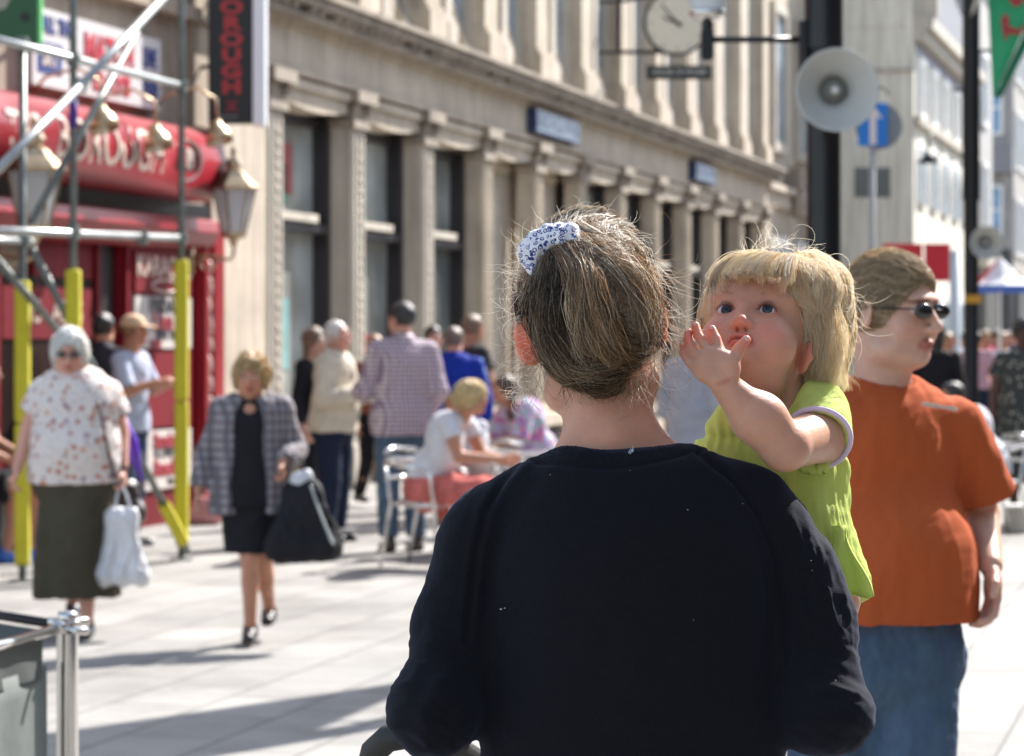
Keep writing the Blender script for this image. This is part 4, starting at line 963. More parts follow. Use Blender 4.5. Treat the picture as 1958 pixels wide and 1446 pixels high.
    if top:
        T = Sdf(); off = top.get('off', .012); hem = top.get('hem', .48*k)
        for i_, ((fn, lo, hi), kk) in enumerate(tors+shl):
            of2 = off if i_ < len(tors) else off*.35
            T.add(((lambda f, o_: (lambda x, y, z: f(x, y, z)-o_))(fn, of2), lo-off, hi+off), kk)
        hz = J['hipL'][2]*.5+J['hipR'][2]*.5; pc = (J['hipL']+J['hipR'])/2
        if hem < hz+.02: T.add(cap(pc+[0, 0, .05], [pc[0], pc[1]-belly*.5, hem-.05], .098*k*w**.8+off+belly*.25, .100*k*w**.8+off+belly*.25, .75), .03)
        if top.get('drape'): T.add(cap(J['waist']+[0, -belly, 0], [pc[0], pc[1]-belly*1.2, hem-.06], .098*k*w**.8+belly*.5+top['drape'], .105*k*w**.8+belly*.5+top['drape'], .78), .04)
        if top.get('skirted'): a_ = top['skirted']; T.add(skirt(pc, hem, J['waist'][2], a_[0], a_[1], a_[2], 7, .05), .02)
        sleeves(T, off, top.get('sleeve', .45))
        T.cut(plane((0, 0, -1), (0, 0, hem)), .004)
        nr = top.get('neck', .046*k)
        T.sub(cap(J['neck']+[0, -.005, .012*k], c, nr, nr), .006)
        if top.get('vneck'): T.sub(cap(J['neck']+[0, -.09*k, 0], J['chest']+[0, -.15*k, top['vneck']], .035*k, .006*k), .006)
        am = top.get('fold', .006); fs = top.get('fscale', 11)
        ms = top['mat']; seed = len(label)
        tp = build_skin(T, h, top.get('name', 'shirt'), ms, root, disp=lambda V, N: am*wob(V*[1, 1, .45], fs, seed)+am*.6*wob(V, fs*2.4, seed+1))
        if top.get('collar'):
            m = MB(); n_ = J['neck']; m.lathe([(.052*k, -.015*k), (.055*k, .0), (.047*k, .03*k), (.043*k, .028*k), (.047*k, 0)], tuple(n_+[0, -.004*k, .006*k]), 20, (0, -.25, 1)); m.build('collar', ms, tp, smooth=True)
    if top and top.get('over'):
        ov = top['over']; T = Sdf(); off = off+.014
        for (fn, lo, hi), kk in tors+shl: T.add(((lambda f: (lambda x, y, z: f(x, y, z)-off))(fn), lo-off, hi+off), kk)
        T.add(cap(pc+[0, 0, .05], [pc[0], pc[1], ov['hem']-.05], .108*k*w**.8+off, .118*k*w**.8+off, .75), .03)
        sleeves(T, off-.002, 1.9); T.cut(plane((0, 0, -1), (0, 0, ov['hem'])), .004); T.sub(cap(J['neck'], c, nr*1.2, nr*1.2), .006)
        g0 = J['neck']; T.sub(cap([g0[0], g0[1]-.16, g0[2]+.02], [g0[0], -.21, ov['hem']-.1], .085, ov.get('open', .16)), .008)
        build_skin(T, h, 'jacket', ov['mat'], root, disp=lambda V, N: .008*wob(V*[1, 1, .5], 12, 5)+.004*wob(V, 30, 8))
    if bottom:
        B = Sdf(); off = bottom.get('off', .014); kd = bottom.get('kind', 'trousers'); pc = (J['hipL']+J['hipR'])/2; wz = bottom.get('waist', .60*k)
        B.add(cap(J['hipL']+[-.01*k, 0, .0], J['hipR']+[.01*k, 0, .0], .066*k*w+off, None, .95), .03); B.add(cap(pc, [pc[0], pc[1], wz], .086*k*w+off*.3, .078*k*w+off*.3, .78), .03)
        if belly: B.add(cap(J['waist']+[0, -belly*.6, -.04], pc+[0, -belly*.5, .02], .082*k*w+belly*.6+.012, .082*k*w+belly*.6+.010, .8), .02)
        if kd == 'skirt':
            B.add(skirt(bottom.get('c', (pc[0], pc[1])), bottom['hem'], wz, bottom['r0'], bottom['r1'], bottom.get('flat', .8), bottom.get('n', 9), bottom.get('amp', .06)), .02)
            B.cut(plane((0, 0, -1), (0, 0, bottom['hem'])), .004)
        else:
            fr = bottom.get('frac', 1.95)
            for d_ in 'LR':
                hp, kn, an = J['hip'+d_], J['kn'+d_], J['an'+d_]
                if fr <= 1: B.add(capcut(hp, hp+(kn-hp)*fr, .052*k*w**.6+off, .046*k*w**.6+off*1.5), .02)
                else:
                    e = kn+(an-kn)*(fr-1); B.add(cap(hp, kn, .052*k*w**.6+off, .034*k*w**.4+off*1.2), .02); B.add(capcut(kn, e, .034*k*w**.4+off*1.2, .028*k*w**.4+off*1.3), .012)
        B.cut(plane((0, 0, 1), (0, 0, wz)), .004)
        am = bottom.get('fold', .007); build_skin(B, h, kd, bottom['mat'], root, disp=lambda V, N: am*wob(V*[1, 1, .5], 13, 3)+am*.5*wob(V, 34, 4))
    if shoes is not None and legs:
        for d_ in 'LR':
            a = J['an'+d_]; A = Sdf(); ty = -.085*k
            A.add(cap(a+[0, .018*k, -.028*k], a+[0, ty, -.034*k], .026*k, .021*k), .01); A.add(cap(a+[0, .01*k, 0], a+[0, .0, -.02*k], .024*k, .026*k), .012)
            A.cut(plane((0, 0, -1), (0, 0, a[2]-.047*k)), .002)
            so_ = build_skin(A, .006, 'shoe', mat('shoe %.2f %.2f %.2f' % shoes, shoes, .4, var=.2), root)
    # ----- hair
    if hair:
        T = lambda p: c+Q@(np.array(p)*s); Hs = Sdf(); hm = mat('hair %.2f %.2f' % hairc[:2], hairc, .42, .5, var=.45, vscale=60, stretch=(1, 1, .25), bump=.6, bscale=120)
        t = {'short': .007, 'bob': .014, 'long': .014, 'curly': .03, 'crop': .004}[hair]
        Hs.add(ell(T((0, .016, .032)), np.array((.076+t, .095+t, .088+t))*s, Q), .01)
        if hair in ('short', 'crop'): Hs.sub(ell(T((0, -.095, -.012)), np.array((.085, .085, .080))*s, Q), .010); Hs.sub(ell(T((0, .0, -.115)), np.array((.11, .14, .085))*s, Q), .01)
        if hair == 'bob':
            for q in (-1, 1): Hs.add(ell(T((q*.070, .015, -.015)), np.array((.024, .045, .058))*s, Q), .02)
            Hs.add(ell(T((0, .06, -.03)), np.array((.07, .05, .07))*s, Q), .02); Hs.sub(ell(T((0, -.10, -.035)), np.array((.066, .085, .100))*s, Q), .01)
        if hair == 'curly':
            rr = np.random.default_rng(5)
            for i in range(46):
                a, b = rr.uniform(0, 6.28), rr.uniform(-.35, 1); p = np.array([math.cos(a)*math.sqrt(1-b*b)*.085, .02+math.sin(a)*math.sqrt(1-b*b)*.10, .02+b*.095])
                if p[1] < -.05 and p[2] < .07: continue
                Hs.add(ell(T(p), np.array((.026, .026, .024))*s, Q), .008)
            Hs.sub(ell(T((0, -.11, -.04)), np.array((.064, .075, .085))*s, Q), .01)
        if hair == 'long':
            Hs.add(cap(T((0, .05, -.02)), T((0, .07, -.20*hl)), .078*s, .060*s, .6), .02); Hs.sub(ell(T((0, -.11, -.06)), np.array((.070, .09, .13))*s, Q), .01)
        amp = {'short': .0022, 'bob': .010, 'long': .006, 'curly': .006, 'crop': .002}[hair]
        hb = build_skin(Hs, .0055, 'hair', hm, root, disp=lambda V, N: amp*wob(V, 45, 9)+amp*.6*wob(V, 110, 2))
        if strands_:
            rg = np.random.default_rng(len(label)); cr = T((0, .02, .135)); SS = flow_strands(hb, strands_, cr, 9, .009, .006, .45, .45, .8, rg, over=2, field=(lambda p: Q@np.array(hfield)) if hfield else None)
            hcs = hcols or [hairc]; cs = [np.minimum(np.array(hcs[rg.integers(len(hcs))])*rg.uniform(.75, 1.3), 1) for _ in SS]
            strands('hair_strands', [resamp(p_, 9) for p_ in SS], hr, hr*.3, mat('loose strands', (1, 1, 1), .45, .3, attr=True, transl=.4), root, cs)
    if glasses:
        T = lambda p: tuple(c+Q@(np.array(p)*s)); m = MB()
        m.tube([T((-.012, -.108, .012)), T((.012, -.108, .012))], .0018, 6)
        for q in (-1, 1): m.tube([T((q*.056, -.092, .012)), T((q*.078, -.04, .010)), T((q*.084, .015, .010))], .0020, 6)
        gl = m.build('sunglasses', M_BLACKP, root, smooth=True)
        for q in (-1, 1): MB().ball(T((q*.032, -.093, .008)), (.024*s, .009*s, .0165*s), 14).build('lens', mat('dark lens', (.012, .01, .01), .08, .8), gl, smooth=True)
    if hat:
        T = lambda p: c+Q@(np.array(p)*s); Hs = Sdf(); Hs.add(ell(T((0, .012, .045)), np.array((.086, .104, .085))*s, Q), .01); Hs.cut(plane(Q@[0, 0, -1], T((0, 0, .035))), .004)
        Hs.add(ell(T((0, -.115, .040)), np.array((.068, .070, .007))*s, Q@rot(pitch=8)), .006); build_skin(Hs, .005, 'cap', hat, root)
    if extra: extra(root, J, c, Q, s)
    return root
def FX(px, Y): return (px-CX)/FP*Y

# --- cloth materials with real printed patterns
def floralf(n, l, co):
    a = None
    base = (.66, .60, .56)
    v = n.new('ShaderNodeTexVoronoi'); v.inputs['Scale'].default_value = 24; l.new(co, v.inputs[0])
    f = ramp(n, l, v.outputs['Distance'], [(0, (1, 1, 1)), (.31, (1, 1, 1)), (.40, (0, 0, 0))]); c = ramp(n, l, mth(n, l, 'FRACT', mth(n, l, 'MULTIPLY', v.outputs['Color'], 3.7)), [(0, (.45, .16, .10)), (.35, (.32, .18, .22)), (.6, (.55, .30, .18)), (.8, (.66, .60, .56))], 'CONSTANT')
    a = mixc(n, l, f, base, c)
    v2 = n.new('ShaderNodeTexVoronoi'); v2.inputs['Scale'].default_value = 55; l.new(co, v2.inputs[0])
    f2 = ramp(n, l, v2.outputs['Distance'], [(0, (1, 1, 1)), (.2, (1, 1, 1)), (.28, (0, 0, 0))]); return mixc(n, l, mth(n, l, 'MULTIPLY', f2, .85), a, (.30, .24, .30))
M_FLORAL = pat('floral blouse cloth', floralf)
def checkf(sc, c0, c1, c2):
    def f(n, l, co):
        sp = n.new('ShaderNodeSeparateXYZ'); l.new(co, sp.inputs[0])
        ax = mth(n, l, 'ADD', sp.outputs[0], mth(n, l, 'MULTIPLY', sp.outputs[1], .6))
        def st(s, o): return mth(n, l, 'GREATER_THAN', mth(n, l, 'SINE', mth(n, l, 'MULTIPLY', mth(n, l, 'ADD', s, o), sc)), .1)
        a = mixc(n, l, mth(n, l, 'MULTIPLY', st(ax, 0), .7), c0, c1); return mixc(n, l, mth(n, l, 'MULTIPLY', st(sp.outputs[2], 0), .7), a, c2)
    return f
M_CHECK = pat('fine checked shirting', checkf(190, (.60, .54, .56), (.13, .08, .18), (.17, .07, .12)))
M_PLAID = pat('grey plaid wool', checkf(135, (.25, .23, .24), (.045, .045, .065), (.10, .075, .085)))
def multif(n, l, co):
    nz = n.new('ShaderNodeTexNoise'); nz.inputs['Scale'].default_value = 11; nz.inputs['Detail'].default_value = 1; l.new(co, nz.inputs[0])
    return ramp(n, l, nz.outputs[0], [(.3, (.35, .20, .55)), (.4, (.7, .55, .7)), (.47, (.10, .35, .33)), (.54, (.6, .5, .62)), (.6, (.6, .08, .2)), (.7, (.3, .2, .5))])
M_MULTI = pat('purple patterned cloth', multif)
M_DFLOR = pat('dark flowered cloth', lambda n, l, co: (lambda v: (l.new(co, v.inputs[0]), setattr(v.inputs['Scale'], 'default_value', 18), ramp(n, l, v.outputs['Distance'], [(.18, (.34, .32, .26)), (.32, (.025, .03, .028))]))[2])(n.new('ShaderNodeTexVoronoi')))
def cl(name, c, r=.85, sh=.0, var=.18): return mat(name, c, r, .25, var=var, vscale=9, bump=.15, bscale=300, sheen=sh)
M_DENIM = mat('blue denim', (.045, .075, .125), .85, .2, var=.45, vscale=7, bump=.2, bscale=350, col2=(.025, .04, .075))
M_NAVYC = cl('navy trouser cloth', (.010, .016, .04)); M_BLK = cl('black cloth', (.010, .010, .013)); M_OLIVE = cl('olive skirt cloth', (.060, .052, .034))
M_BEIGE = cl('beige jacket cloth', (.56, .50, .40)); M_BLUE = cl('royal blue cloth', (.008, .03, .30)); M_WHT = cl('white cotton', (.62, .62, .66)); M_CORAL = cl('coral cloth', (.60, .16, .14), var=.45)
M_ORANGE = mat('burnt orange cotton', (.40, .085, .026), .9, .15, var=.08, vscale=3, bump=.12, bscale=400)
M_DENIM2 = mat('faded blue denim', (.07, .115, .18), .85, .2, var=.45, vscale=7, bump=.2, bscale=350, col2=(.035, .06, .105))
tan = skin((.50, .25, .16)); pink = skin((.60, .33, .25)); fair = skin((.56, .34, .25)); dark = skin((.10, .05, .03))

# ------------------------------------------------------------------ passers-by
def bag_mesh(name, mt, parent, c, w0, w1, h_, d0, seed=0, sub=None):
    """soft hanging bag: c = top centre, widths at top and bottom"""
    S = Sdf(); c = np.array(c, float)
    S.add(cap(c-[w0*.3, 0, .03], c-[-w0*.3, 0, .03], .035), .03)
    for q in (-1, 0, 1): S.add(cap(c+[q*w0*.3, 0, -.04], c+[q*w1*.36, 0, -h_+.07], d0*.45, d0*.7), .05)
    S.add(cap(c+[-w1*.36, 0, -h_+.07], c+[w1*.36, 0, -h_+.07], d0*.65), .05); S.cut(plane((0, 0, -1), c-[0, 0, h_]), .01)
    return build_skin(S, .007, name, mt, parent, disp=lambda V, N: .014*(1-1.8*np.abs(wob(V*[1.6, 1.6, .5], 11, seed)))+.006*wob(V, 30, seed+3))
# 1 white haired woman
Y_ = 15.0
def ex1(root, J, c, Q, s):
    m = MB(); sh = J['shL']; w_ = J['wrL']
    m.tube([tuple(J['neck']+[.075, -.03, -.0]), (.135, -.185, 1.20), (.175, -.20, 1.0), (.205, -.14, .84), (.215, -.02, .80)], .009, 6).build('bag_strap', mat('brown leather', (.035, .014, .012), .5), root, smooth=True)
    m = MB(); wv = J['wrL']-nrm(J['wrL']-J['elL'])*.01; m.lathe([(.032, -.008), (.034, 0), (.032, .008)], tuple(wv), 16, tuple(J['wrL']-J['elL'])); m.build('wristwatch', M_BLACKP, root, smooth=True)
old = human('white-haired woman in a flowery blouse, long olive skirt and sunglasses, walking', FX(146, Y_), Y_, 1.60, 4, w=1.42, belly=.035, lean=(0, -.03), fat=.012, headq=(0, 12, 0), hd=1.06,
    J=dict(shL=(.175, .0, 1.275), shR=(-.175, .0, 1.275), elL=(.225, .03, 1.055), elR=(-.245, .03, 1.08), wrL=(.245, -.06, .86), wrR=(-.30, -.06, .875), head=(-.03, -.07, 1.478), anR=(-.03, .20, .16), knR=(-.06, .03, .46), anL=(.06, -.08, .075), knL=(.07, -.08, .46)),
    skin_=pink, hair='bob', hairc=(.88, .86, .78), strands_=1100, hcols=[(1, 1, .95), (.95, .93, .85)], glasses=True, top=dict(mat=M_FLORAL, sleeve=.55, hem=.80, off=.022, name='blouse', fold=.008), extra=ex1,
    bottom=dict(kind='skirt', mat=M_OLIVE, hem=.205, r0=.21, r1=.19, flat=.95, n=7, amp=.12, waist=.92), shoes=(.03, .03, .035), handsp=dict(L=dict(curl=1.1), R=dict(curl=.7)))
bw = empty('carrier_bag', (FX(240, Y_)-.0, Y_-.10, .68), 'white plastic carrier bag hanging from the white-haired woman\'s hand', 'bag')
m_pl = mat('white polythene', (.66, .67, .70), .4, transl=.25)
bag_mesh('bag', m_pl, bw, (0, 0, -.02), .13, .21, .40, .07, 3)
m = MB(); m.tube([(-.05, 0, -.05), (-.03, 0, .06), (-.01, 0, .12), (.02, 0, .06), (.05, 0, -.05)], .008, 6).build('handle', m_pl, bw, smooth=True)
bb = empty('shoulder_bag', (FX(225, Y_), Y_+.10, .80), 'brown and purple shoulder bag at the white-haired woman\'s hip', 'bag')
bag_mesh('bag', mat('dark brown leather', (.03, .018, .018), .4), bb, (0, 0, .0), .14, .18, .24, .08, 5)
pu = empty('rolled_umbrella', (FX(258, Y_+.2), Y_+.2, .80), 'purple folded umbrella sticking out behind the white-haired woman\'s arm', 'umbrella')
MB().tube([(-.10, 0, .42), (-.02, 0, .20), (.035, 0, .0)], [.012, .04, .012], 10).build('cloth', mat('purple satin', (.10, .03, .42), .3), pu, smooth=True)
MB().tube([(.035, 0, 0), (.045, 0, -.05)], .006, 6).build('tip', M_CHROME, pu)

# 2 blonde woman in black
Y_ = 14.6
def ex2(root, J, c, Q, s): pass
bl = human('blonde woman in a black dress and open grey plaid jacket with a big black bag', FX(480, Y_), Y_, 1.53, 0, w=1.12, headq=(0, 8, 0), hd=1.05,
    J=dict(shL=(.145, .01, 1.20), shR=(-.145, .01, 1.19), elL=(.225, .03, .985), elR=(-.225, .04, .965), wrL=(.175, -.15, .925), wrR=(-.262, -.03, .78), head=(0, -.02, 1.36), neck=(0, .01, 1.22),
           hipL=(.07, 0, .78), hipR=(-.07, 0, .78), knR=(.0, -.06, .44), anR=(.0, -.05, .095), knL=(.06, .02, .43), anL=(.075, .20, .16), pelvis=(0, 0, .8), waist=(0, 0, .93), chest=(0, 0, 1.08)),
    skin_=tan, hair='bob', hairc=(.50, .33, .16), strands_=1300, hcols=[(.85, .60, .32), (.95, .80, .52), (.55, .36, .18)], top=dict(mat=M_BLK, sleeve=.2, hem=.70, off=.012, vneck=.06, name='dress', over=dict(mat=M_PLAID, hem=.66, open=.125)),
    bottom=dict(kind='skirt', mat=M_BLK, hem=.465, r0=.135, r1=.165, flat=.75, n=3, amp=.02, waist=.95), shoes=(.015, .013, .015), handsp=dict(L=dict(curl=1.3, d=(.1, -.4, -.9)), R=dict(curl=.6)))
kb = empty('black_handbag', (FX(578, Y_), Y_-.16, .93), 'large soft black bag sagging from the blonde woman\'s hand', 'bag')
bag_mesh('bag', mat('black nylon', (.010, .010, .013), .75, .25, var=.2), kb, (.02, 0, -.12), .15, .29, .37, .11, 18)
S = Sdf(); S.add(ell((0, 0, -.10), (.055, .04, .055)), .01); S.add(ell((.035, .0, -.075), (.03, .03, .045)), .01); build_skin(S, .006, 'white_wrapping', m_pl, kb, disp=lambda V, N: .012*wob(V, 30, 2))
m = MB(); m.tube([(-.07, -.02, -.16), (-.05, 0, .02), (-.03, 0, .05), (.0, 0, .02), (.08, -.03, -.16), (.15, -.07, -.36)], .006, 6); m.build('strap', M_BLACKP, kb, smooth=True)
m = MB()
pp_ = [np.array((.06, -.06, -.12)), np.array((.10, -.08, -.24)), np.array((.17, -.09, -.40))]
for i in range(26):
    t = i/25; p = pp_[0]*(1-t)**2+2*t*(1-t)*pp_[1]+pp_[2]*t*t; m.ball(tuple(p), (.009, .006, .011), 6)
m.build('chain', M_GALV, kb, smooth=True)

# 3 seated drinker at the left edge
Y_ = 20.0
st_ = MB(); st_.box(-.9, .30, -.18, .18, .40, .44); 
bn = empty('bench', (FX(-62, Y_), Y_, 0), 'low dark bench outside the pub at the left edge', 'bench')
st_.build('seat', mat('dark timber', (.05, .03, .02), .6), bn, bevel=.01)
for q in (-.8, .2): MB().box(q, q+.06, -.15, .15, 0, .40).build('leg', M_BLACKP, bn)
human('person in black shorts and bright blue trainers sitting at the left edge', FX(-48, Y_), Y_, 1.72, 82, w=1.05, h=.008,
    J=dict(pelvis=(0, 0, .53), waist=(0, .0, .66), chest=(0, -.02, .90), neck=(0, -.03, 1.12), head=(0, -.08, 1.31), shL=(.18, -.01, 1.09), shR=(-.18, -.01, 1.09), elL=(.24, -.06, .83), elR=(-.24, -.06, .83), wrL=(.20, -.30, .72), wrR=(-.2, -.30, .72),
           hipL=(.09, 0, .52), hipR=(-.09, 0, .52), knL=(.10, -.43, .54), knR=(-.10, -.36, .53), anL=(.10, -.38, .08), anR=(-.10, -.26, .08)), skin_=tan, hair='short', hairc=(.30, .16, .07),
    top=dict(mat=M_BLK, sleeve=.5, hem=.52), bottom=dict(kind='shorts', mat=M_BLK, frac=.8, waist=.66, off=.02), shoes=(.05, .16, .55))

# 4,5 two men by the pub posters
Y_ = 21.5
human('man in a pale peaked cap, white shirt and jeans in front of the pub posters', FX(246, Y_), Y_, 1.74, 70, h=.008, lean=(0, -.04),
    J=dict(elL=(.21, -.10, 1.16), elR=(-.21, -.10, 1.16), wrL=(.10, -.27, 1.20), wrR=(-.10, -.30, 1.23)), skin_=tan, hair='short', hairc=(.2, .11, .05), hat=mat('sandy cap cloth', (.62, .42, .26), .8),
    top=dict(mat=cl('pale blue white cotton', (.42, .46, .58)), sleeve=.9, hem=.86, off=.02), bottom=dict(mat=M_DENIM), shoes=(.2, .2, .2), handsp=dict(L=dict(curl=1.0), R=dict(curl=1.0)))
human('dark haired man in a long charcoal jacket with his back turned beside the doorway', FX(197, 22.), 22., 1.76, 165, h=.008, skin_=tan, hair='short', hairc=(.02, .018, .015), top=dict(mat=cl('charcoal cloth', (.035, .035, .042)), sleeve=1.95, hem=.72, off=.03, collar=1), bottom=dict(mat=M_DENIM))

# 6-12 group by the shop windows
human('grey-haired man in a beige zip jacket and navy trousers, looking down at his hands', FX(637, 22.), 22., 1.70, 68, h=.0075, lean=(0, -.03), headq=(0, -14, 0), w=1.15, belly=.02,
    J=dict(elL=(.22, -.03, 1.09), elR=(-.24, -.03, 1.10), wrL=(.14, -.26, 1.13), wrR=(-.12, -.26, 1.12)), skin_=pink, hair='short', hairc=(.62, .60, .58), top=dict(mat=M_BEIGE, sleeve=1.95, hem=.84, off=.035, fold=.012, name='jacket', collar=1),
    bottom=dict(mat=M_NAVYC, off=.022), shoes=(.015, .015, .02), handsp=dict(L=dict(curl=1.0), R=dict(curl=1.0)))
human('woman in black with long brown hair, half hidden behind the beige jacket man', FX(600, 24.), 24., 1.65, 60, h=.0085, w=.85, skin_=fair, hair='long', hairc=(.16, .10, .06), hl=1.5, top=dict(mat=M_BLK, sleeve=1.9, hem=.85), bottom=dict(mat=M_BLK))
human('tall dark-haired man seen from behind in a purple checked shirt and jeans', FX(768, 21.), 21., 1.83, 198, h=.0075, w=1.08, headq=(28, 0, 0),
    J=dict(elL=(.28, -.02, 1.17), elR=(-.26, .05, 1.17), wrL=(.24, -.24, 1.16), wrR=(-.20, -.15, .98)), skin_=pink, hair='short', hairc=(.03, .028, .03), top=dict(mat=M_CHECK, sleeve=1.9, hem=.85, off=.034, fold=.012, collar=1), bottom=dict(mat=mat('washed denim', (.07, .12, .19), .85, var=.4, vscale=6)), shoes=(.05, .04, .03))
human('woman in brown and black leggings between the beige jacket man and the checked shirt man', FX(716, 26.5), 26.5, 1.60, 30, h=.0085, w=.9, J=dict(knL=(.07, -.10, .46), anL=(.07, -.14, .08), anR=(-.06, .2, .12)), skin_=tan, hair='short', hairc=(.32, .16, .08), top=dict(mat=cl('rust brown cloth', (.22, .08, .04)), sleeve=1.2, hem=.86), bottom=dict(mat=M_BLK, off=.008))
human('dark-haired person in a bright red top behind the man in royal blue', FX(828, 26.), 26., 1.68, 20, h=.009, skin_=pink, hair='short', hairc=(.03, .02, .02), top=dict(mat=cl('bright red cloth', (.55, .02, .05)), sleeve=.5, hem=.9), bottom=dict(mat=M_NAVYC))
human('stout man seen from behind in a royal blue sweatshirt with a pale sleeve stripe', FX(868, 24.), 24., 1.66, 172, h=.008, w=1.2, skin_=pink, hair='short', hairc=(.16, .11, .09), top=dict(mat=M_BLUE, sleeve=1.9, hem=.86, off=.03, collar=1), bottom=dict(mat=M_NAVYC),
    extra=lambda root, J, c, Q, s: MB().tube([tuple(J['shR']+[-.03, .0, .045]), tuple(J['shR']*.4+J['elR']*.6+[-.055, 0, .01])], .024, 8).build('sleeve_stripe', cl('sky blue cloth', (.2, .4, .75)), root, smooth=True))
human('brown-haired man in a charcoal T-shirt with a bare arm, behind the seated blonde woman', FX(904, 25.), 25., 1.77, 120, h=.008, w=1.05, headq=(20, 0, 0), J=dict(elR=(-.27, -.03, 1.14), wrR=(-.20, -.24, 1.0), elL=(.25, -.10, 1.16), wrL=(.2, -.34, 1.06)), skin_=tan, hair='short', hairc=(.20, .12, .07), top=dict(mat=cl('charcoal T-shirt', (.035, .033, .038)), sleeve=.5, hem=.88, off=.025), bottom=dict(mat=M_NAVYC))
human('person in a pale grey coat standing far behind, between the navy sweater and the toddler', FX(1318, 27.), 27., 1.60, 160, h=.009, w=1.1, skin_=fair, hair='short', hairc=(.25, .2, .15), top=dict(mat=cl('pale grey cotton', (.36, .38, .44)), sleeve=1.9, hem=.4, off=.04), bottom=dict(mat=M_NAVYC))

# 13 seated woman, aluminium chairs and tables
M_ALU = mat('brushed aluminium', (.74, .74, .73), .2, metal=.95)
def bistro_chair(x, y, rz, label):
    b = empty('bistro_chair', (x, y, 0), label, 'chair', 'aluminium bistro chairs', rz=rz)          # faces -y
    MB().lathe([(0, .45), (.20, .45), (.21, .44), (.2, .43), (0, .43)], n=20).build('seat', M_ALU, b)
    for q in (-1, 1):
        MB().tube([(q*.20, -.20, 0), (q*.21, -.18, .44), (q*.25, -.17, .64), (q*.25, -.10, .67)], .0125, 8).build('leg', M_ALU, b, smooth=True)
        MB().tube([(q*.19, .25, 0), (q*.19, .17, .44), (q*.20, .21, .70)], .0125, 8).build('leg', M_ALU, b, smooth=True)
    m = MB(); m.tube([(-.25, -.12, .67), (-.27, .05, .69), (-.20, .21, .72), (0, .27, .73), (.2, .21, .72), (.27, .05, .69), (.25, -.12, .67)], .014, 8).build('arm_rail', M_ALU, b, smooth=True)
    m = MB()
    for z in (.60, .70): m.tube([(-.20, .20, z), (-.1, .25, z), (.1, .25, z), (.2, .20, z)], .016, 6)
    m.tube([(-.2, .2, .78), (0, .27, .80), (.2, .2, .78)], .02, 8); m.build('backrest', M_ALU, b, smooth=True)
    m = MB(); m.tube([(-.2, -.17, .42), (.2, -.17, .42), (.19, .17, .42), (-.19, .17, .42), (-.2, -.17, .42)], .011, 6).build('seat_frame', M_ALU, b, smooth=True)
Y_ = 19.6; xs = FX(815, Y_)
bistro_chair(xs, Y_, R(62), 'aluminium bistro chair under the seated blonde woman in white and coral')
seat = dict(pelvis=(0, 0, .53), waist=(0, -.03, .66), chest=(0, -.14, .85), neck=(0, -.25, 1.02), head=(0, -.34, 1.14), shL=(.16, -.22, 1.0), shR=(-.16, -.22, 1.0), elL=(.20, -.33, .76), elR=(-.20, -.33, .76), wrL=(.10, -.56, .72), wrR=(-.06, -.56, .74),
           hipL=(.09, 0, .53), hipR=(-.09, 0, .53), knL=(.11, -.42, .52), knR=(-.09, -.44, .52), anL=(.10, -.36, .075), anR=(-.10, -.30, .075))
human('seated blonde woman in a white T-shirt and coral trousers leaning forward', xs, Y_, 1.62, 68, w=1.08, h=.0075, J=seat, skin_=tan, hair='curly', hairc=(.58, .42, .20), strands_=700, hr=.0014, hcols=[(.9, .72, .42), (1, .88, .6)], headq=(0, -5, 0), top=dict(mat=M_WHT, sleeve=.5, hem=.60, off=.018), bottom=dict(mat=M_CORAL, frac=1.5, waist=.68, off=.025), shoes=(.02, .02, .03), handsp=dict(L=dict(curl=.9), R=dict(curl=.9)))
human('person in a white top sitting beyond the seated blonde woman', FX(925, 21.), 21., 1.55, -40, w=.9, h=.009, J={k_: tuple(np.array(v_)*.92) for k_, v_ in seat.items()}, skin_=tan, hair='long', hairc=(.35, .22, .1), top=dict(mat=M_WHT, sleeve=.5, hem=.52), bottom=dict(mat=M_CORAL, frac=1.5, waist=.62))
bistro_chair(FX(925, 21.), 21., R(-40), 'aluminium bistro chair with the white topped sitter beyond the blonde woman')
human('person in a purple and teal patterned top sitting just left of the navy shoulder', FX(1035, 23.), 23., 1.62, -60, h=.009, w=1.15, J=seat, skin_=tan, hair='long', hairc=(.1, .06, .04), top=dict(mat=M_MULTI, sleeve=1.0, hem=.55, off=.03), bottom=dict(mat=M_NAVYC, waist=.66))
bistro_chair(FX(1035, 23.), 23., R(-60), 'aluminium bistro chair under the purple patterned sitter')
def table(x, y, label):
    b = empty('bistro_table', (x, y, 0), label, 'table', 'round metal cafe tables')
    MB().lathe([(0, .71), (.33, .71), (.345, .72), (.345, .735), (0, .735)], n=32).build('table_top', M_ALU, b)
    MB().tube([(0, 0, .02), (0, 0, .71)], .03, 10).build('pedestal', M_ALU, b, smooth=True)
    m = MB()
    for k in range(4): a = R(45+90*k); m.tube([(0, 0, .06), (.28*math.cos(a), .28*math.sin(a), .015)], .016, 6)
    m.build('foot', M_ALU, b)
table(FX(985, 20.6), 20.6, 'round metal table by the seated blonde woman\'s hands')
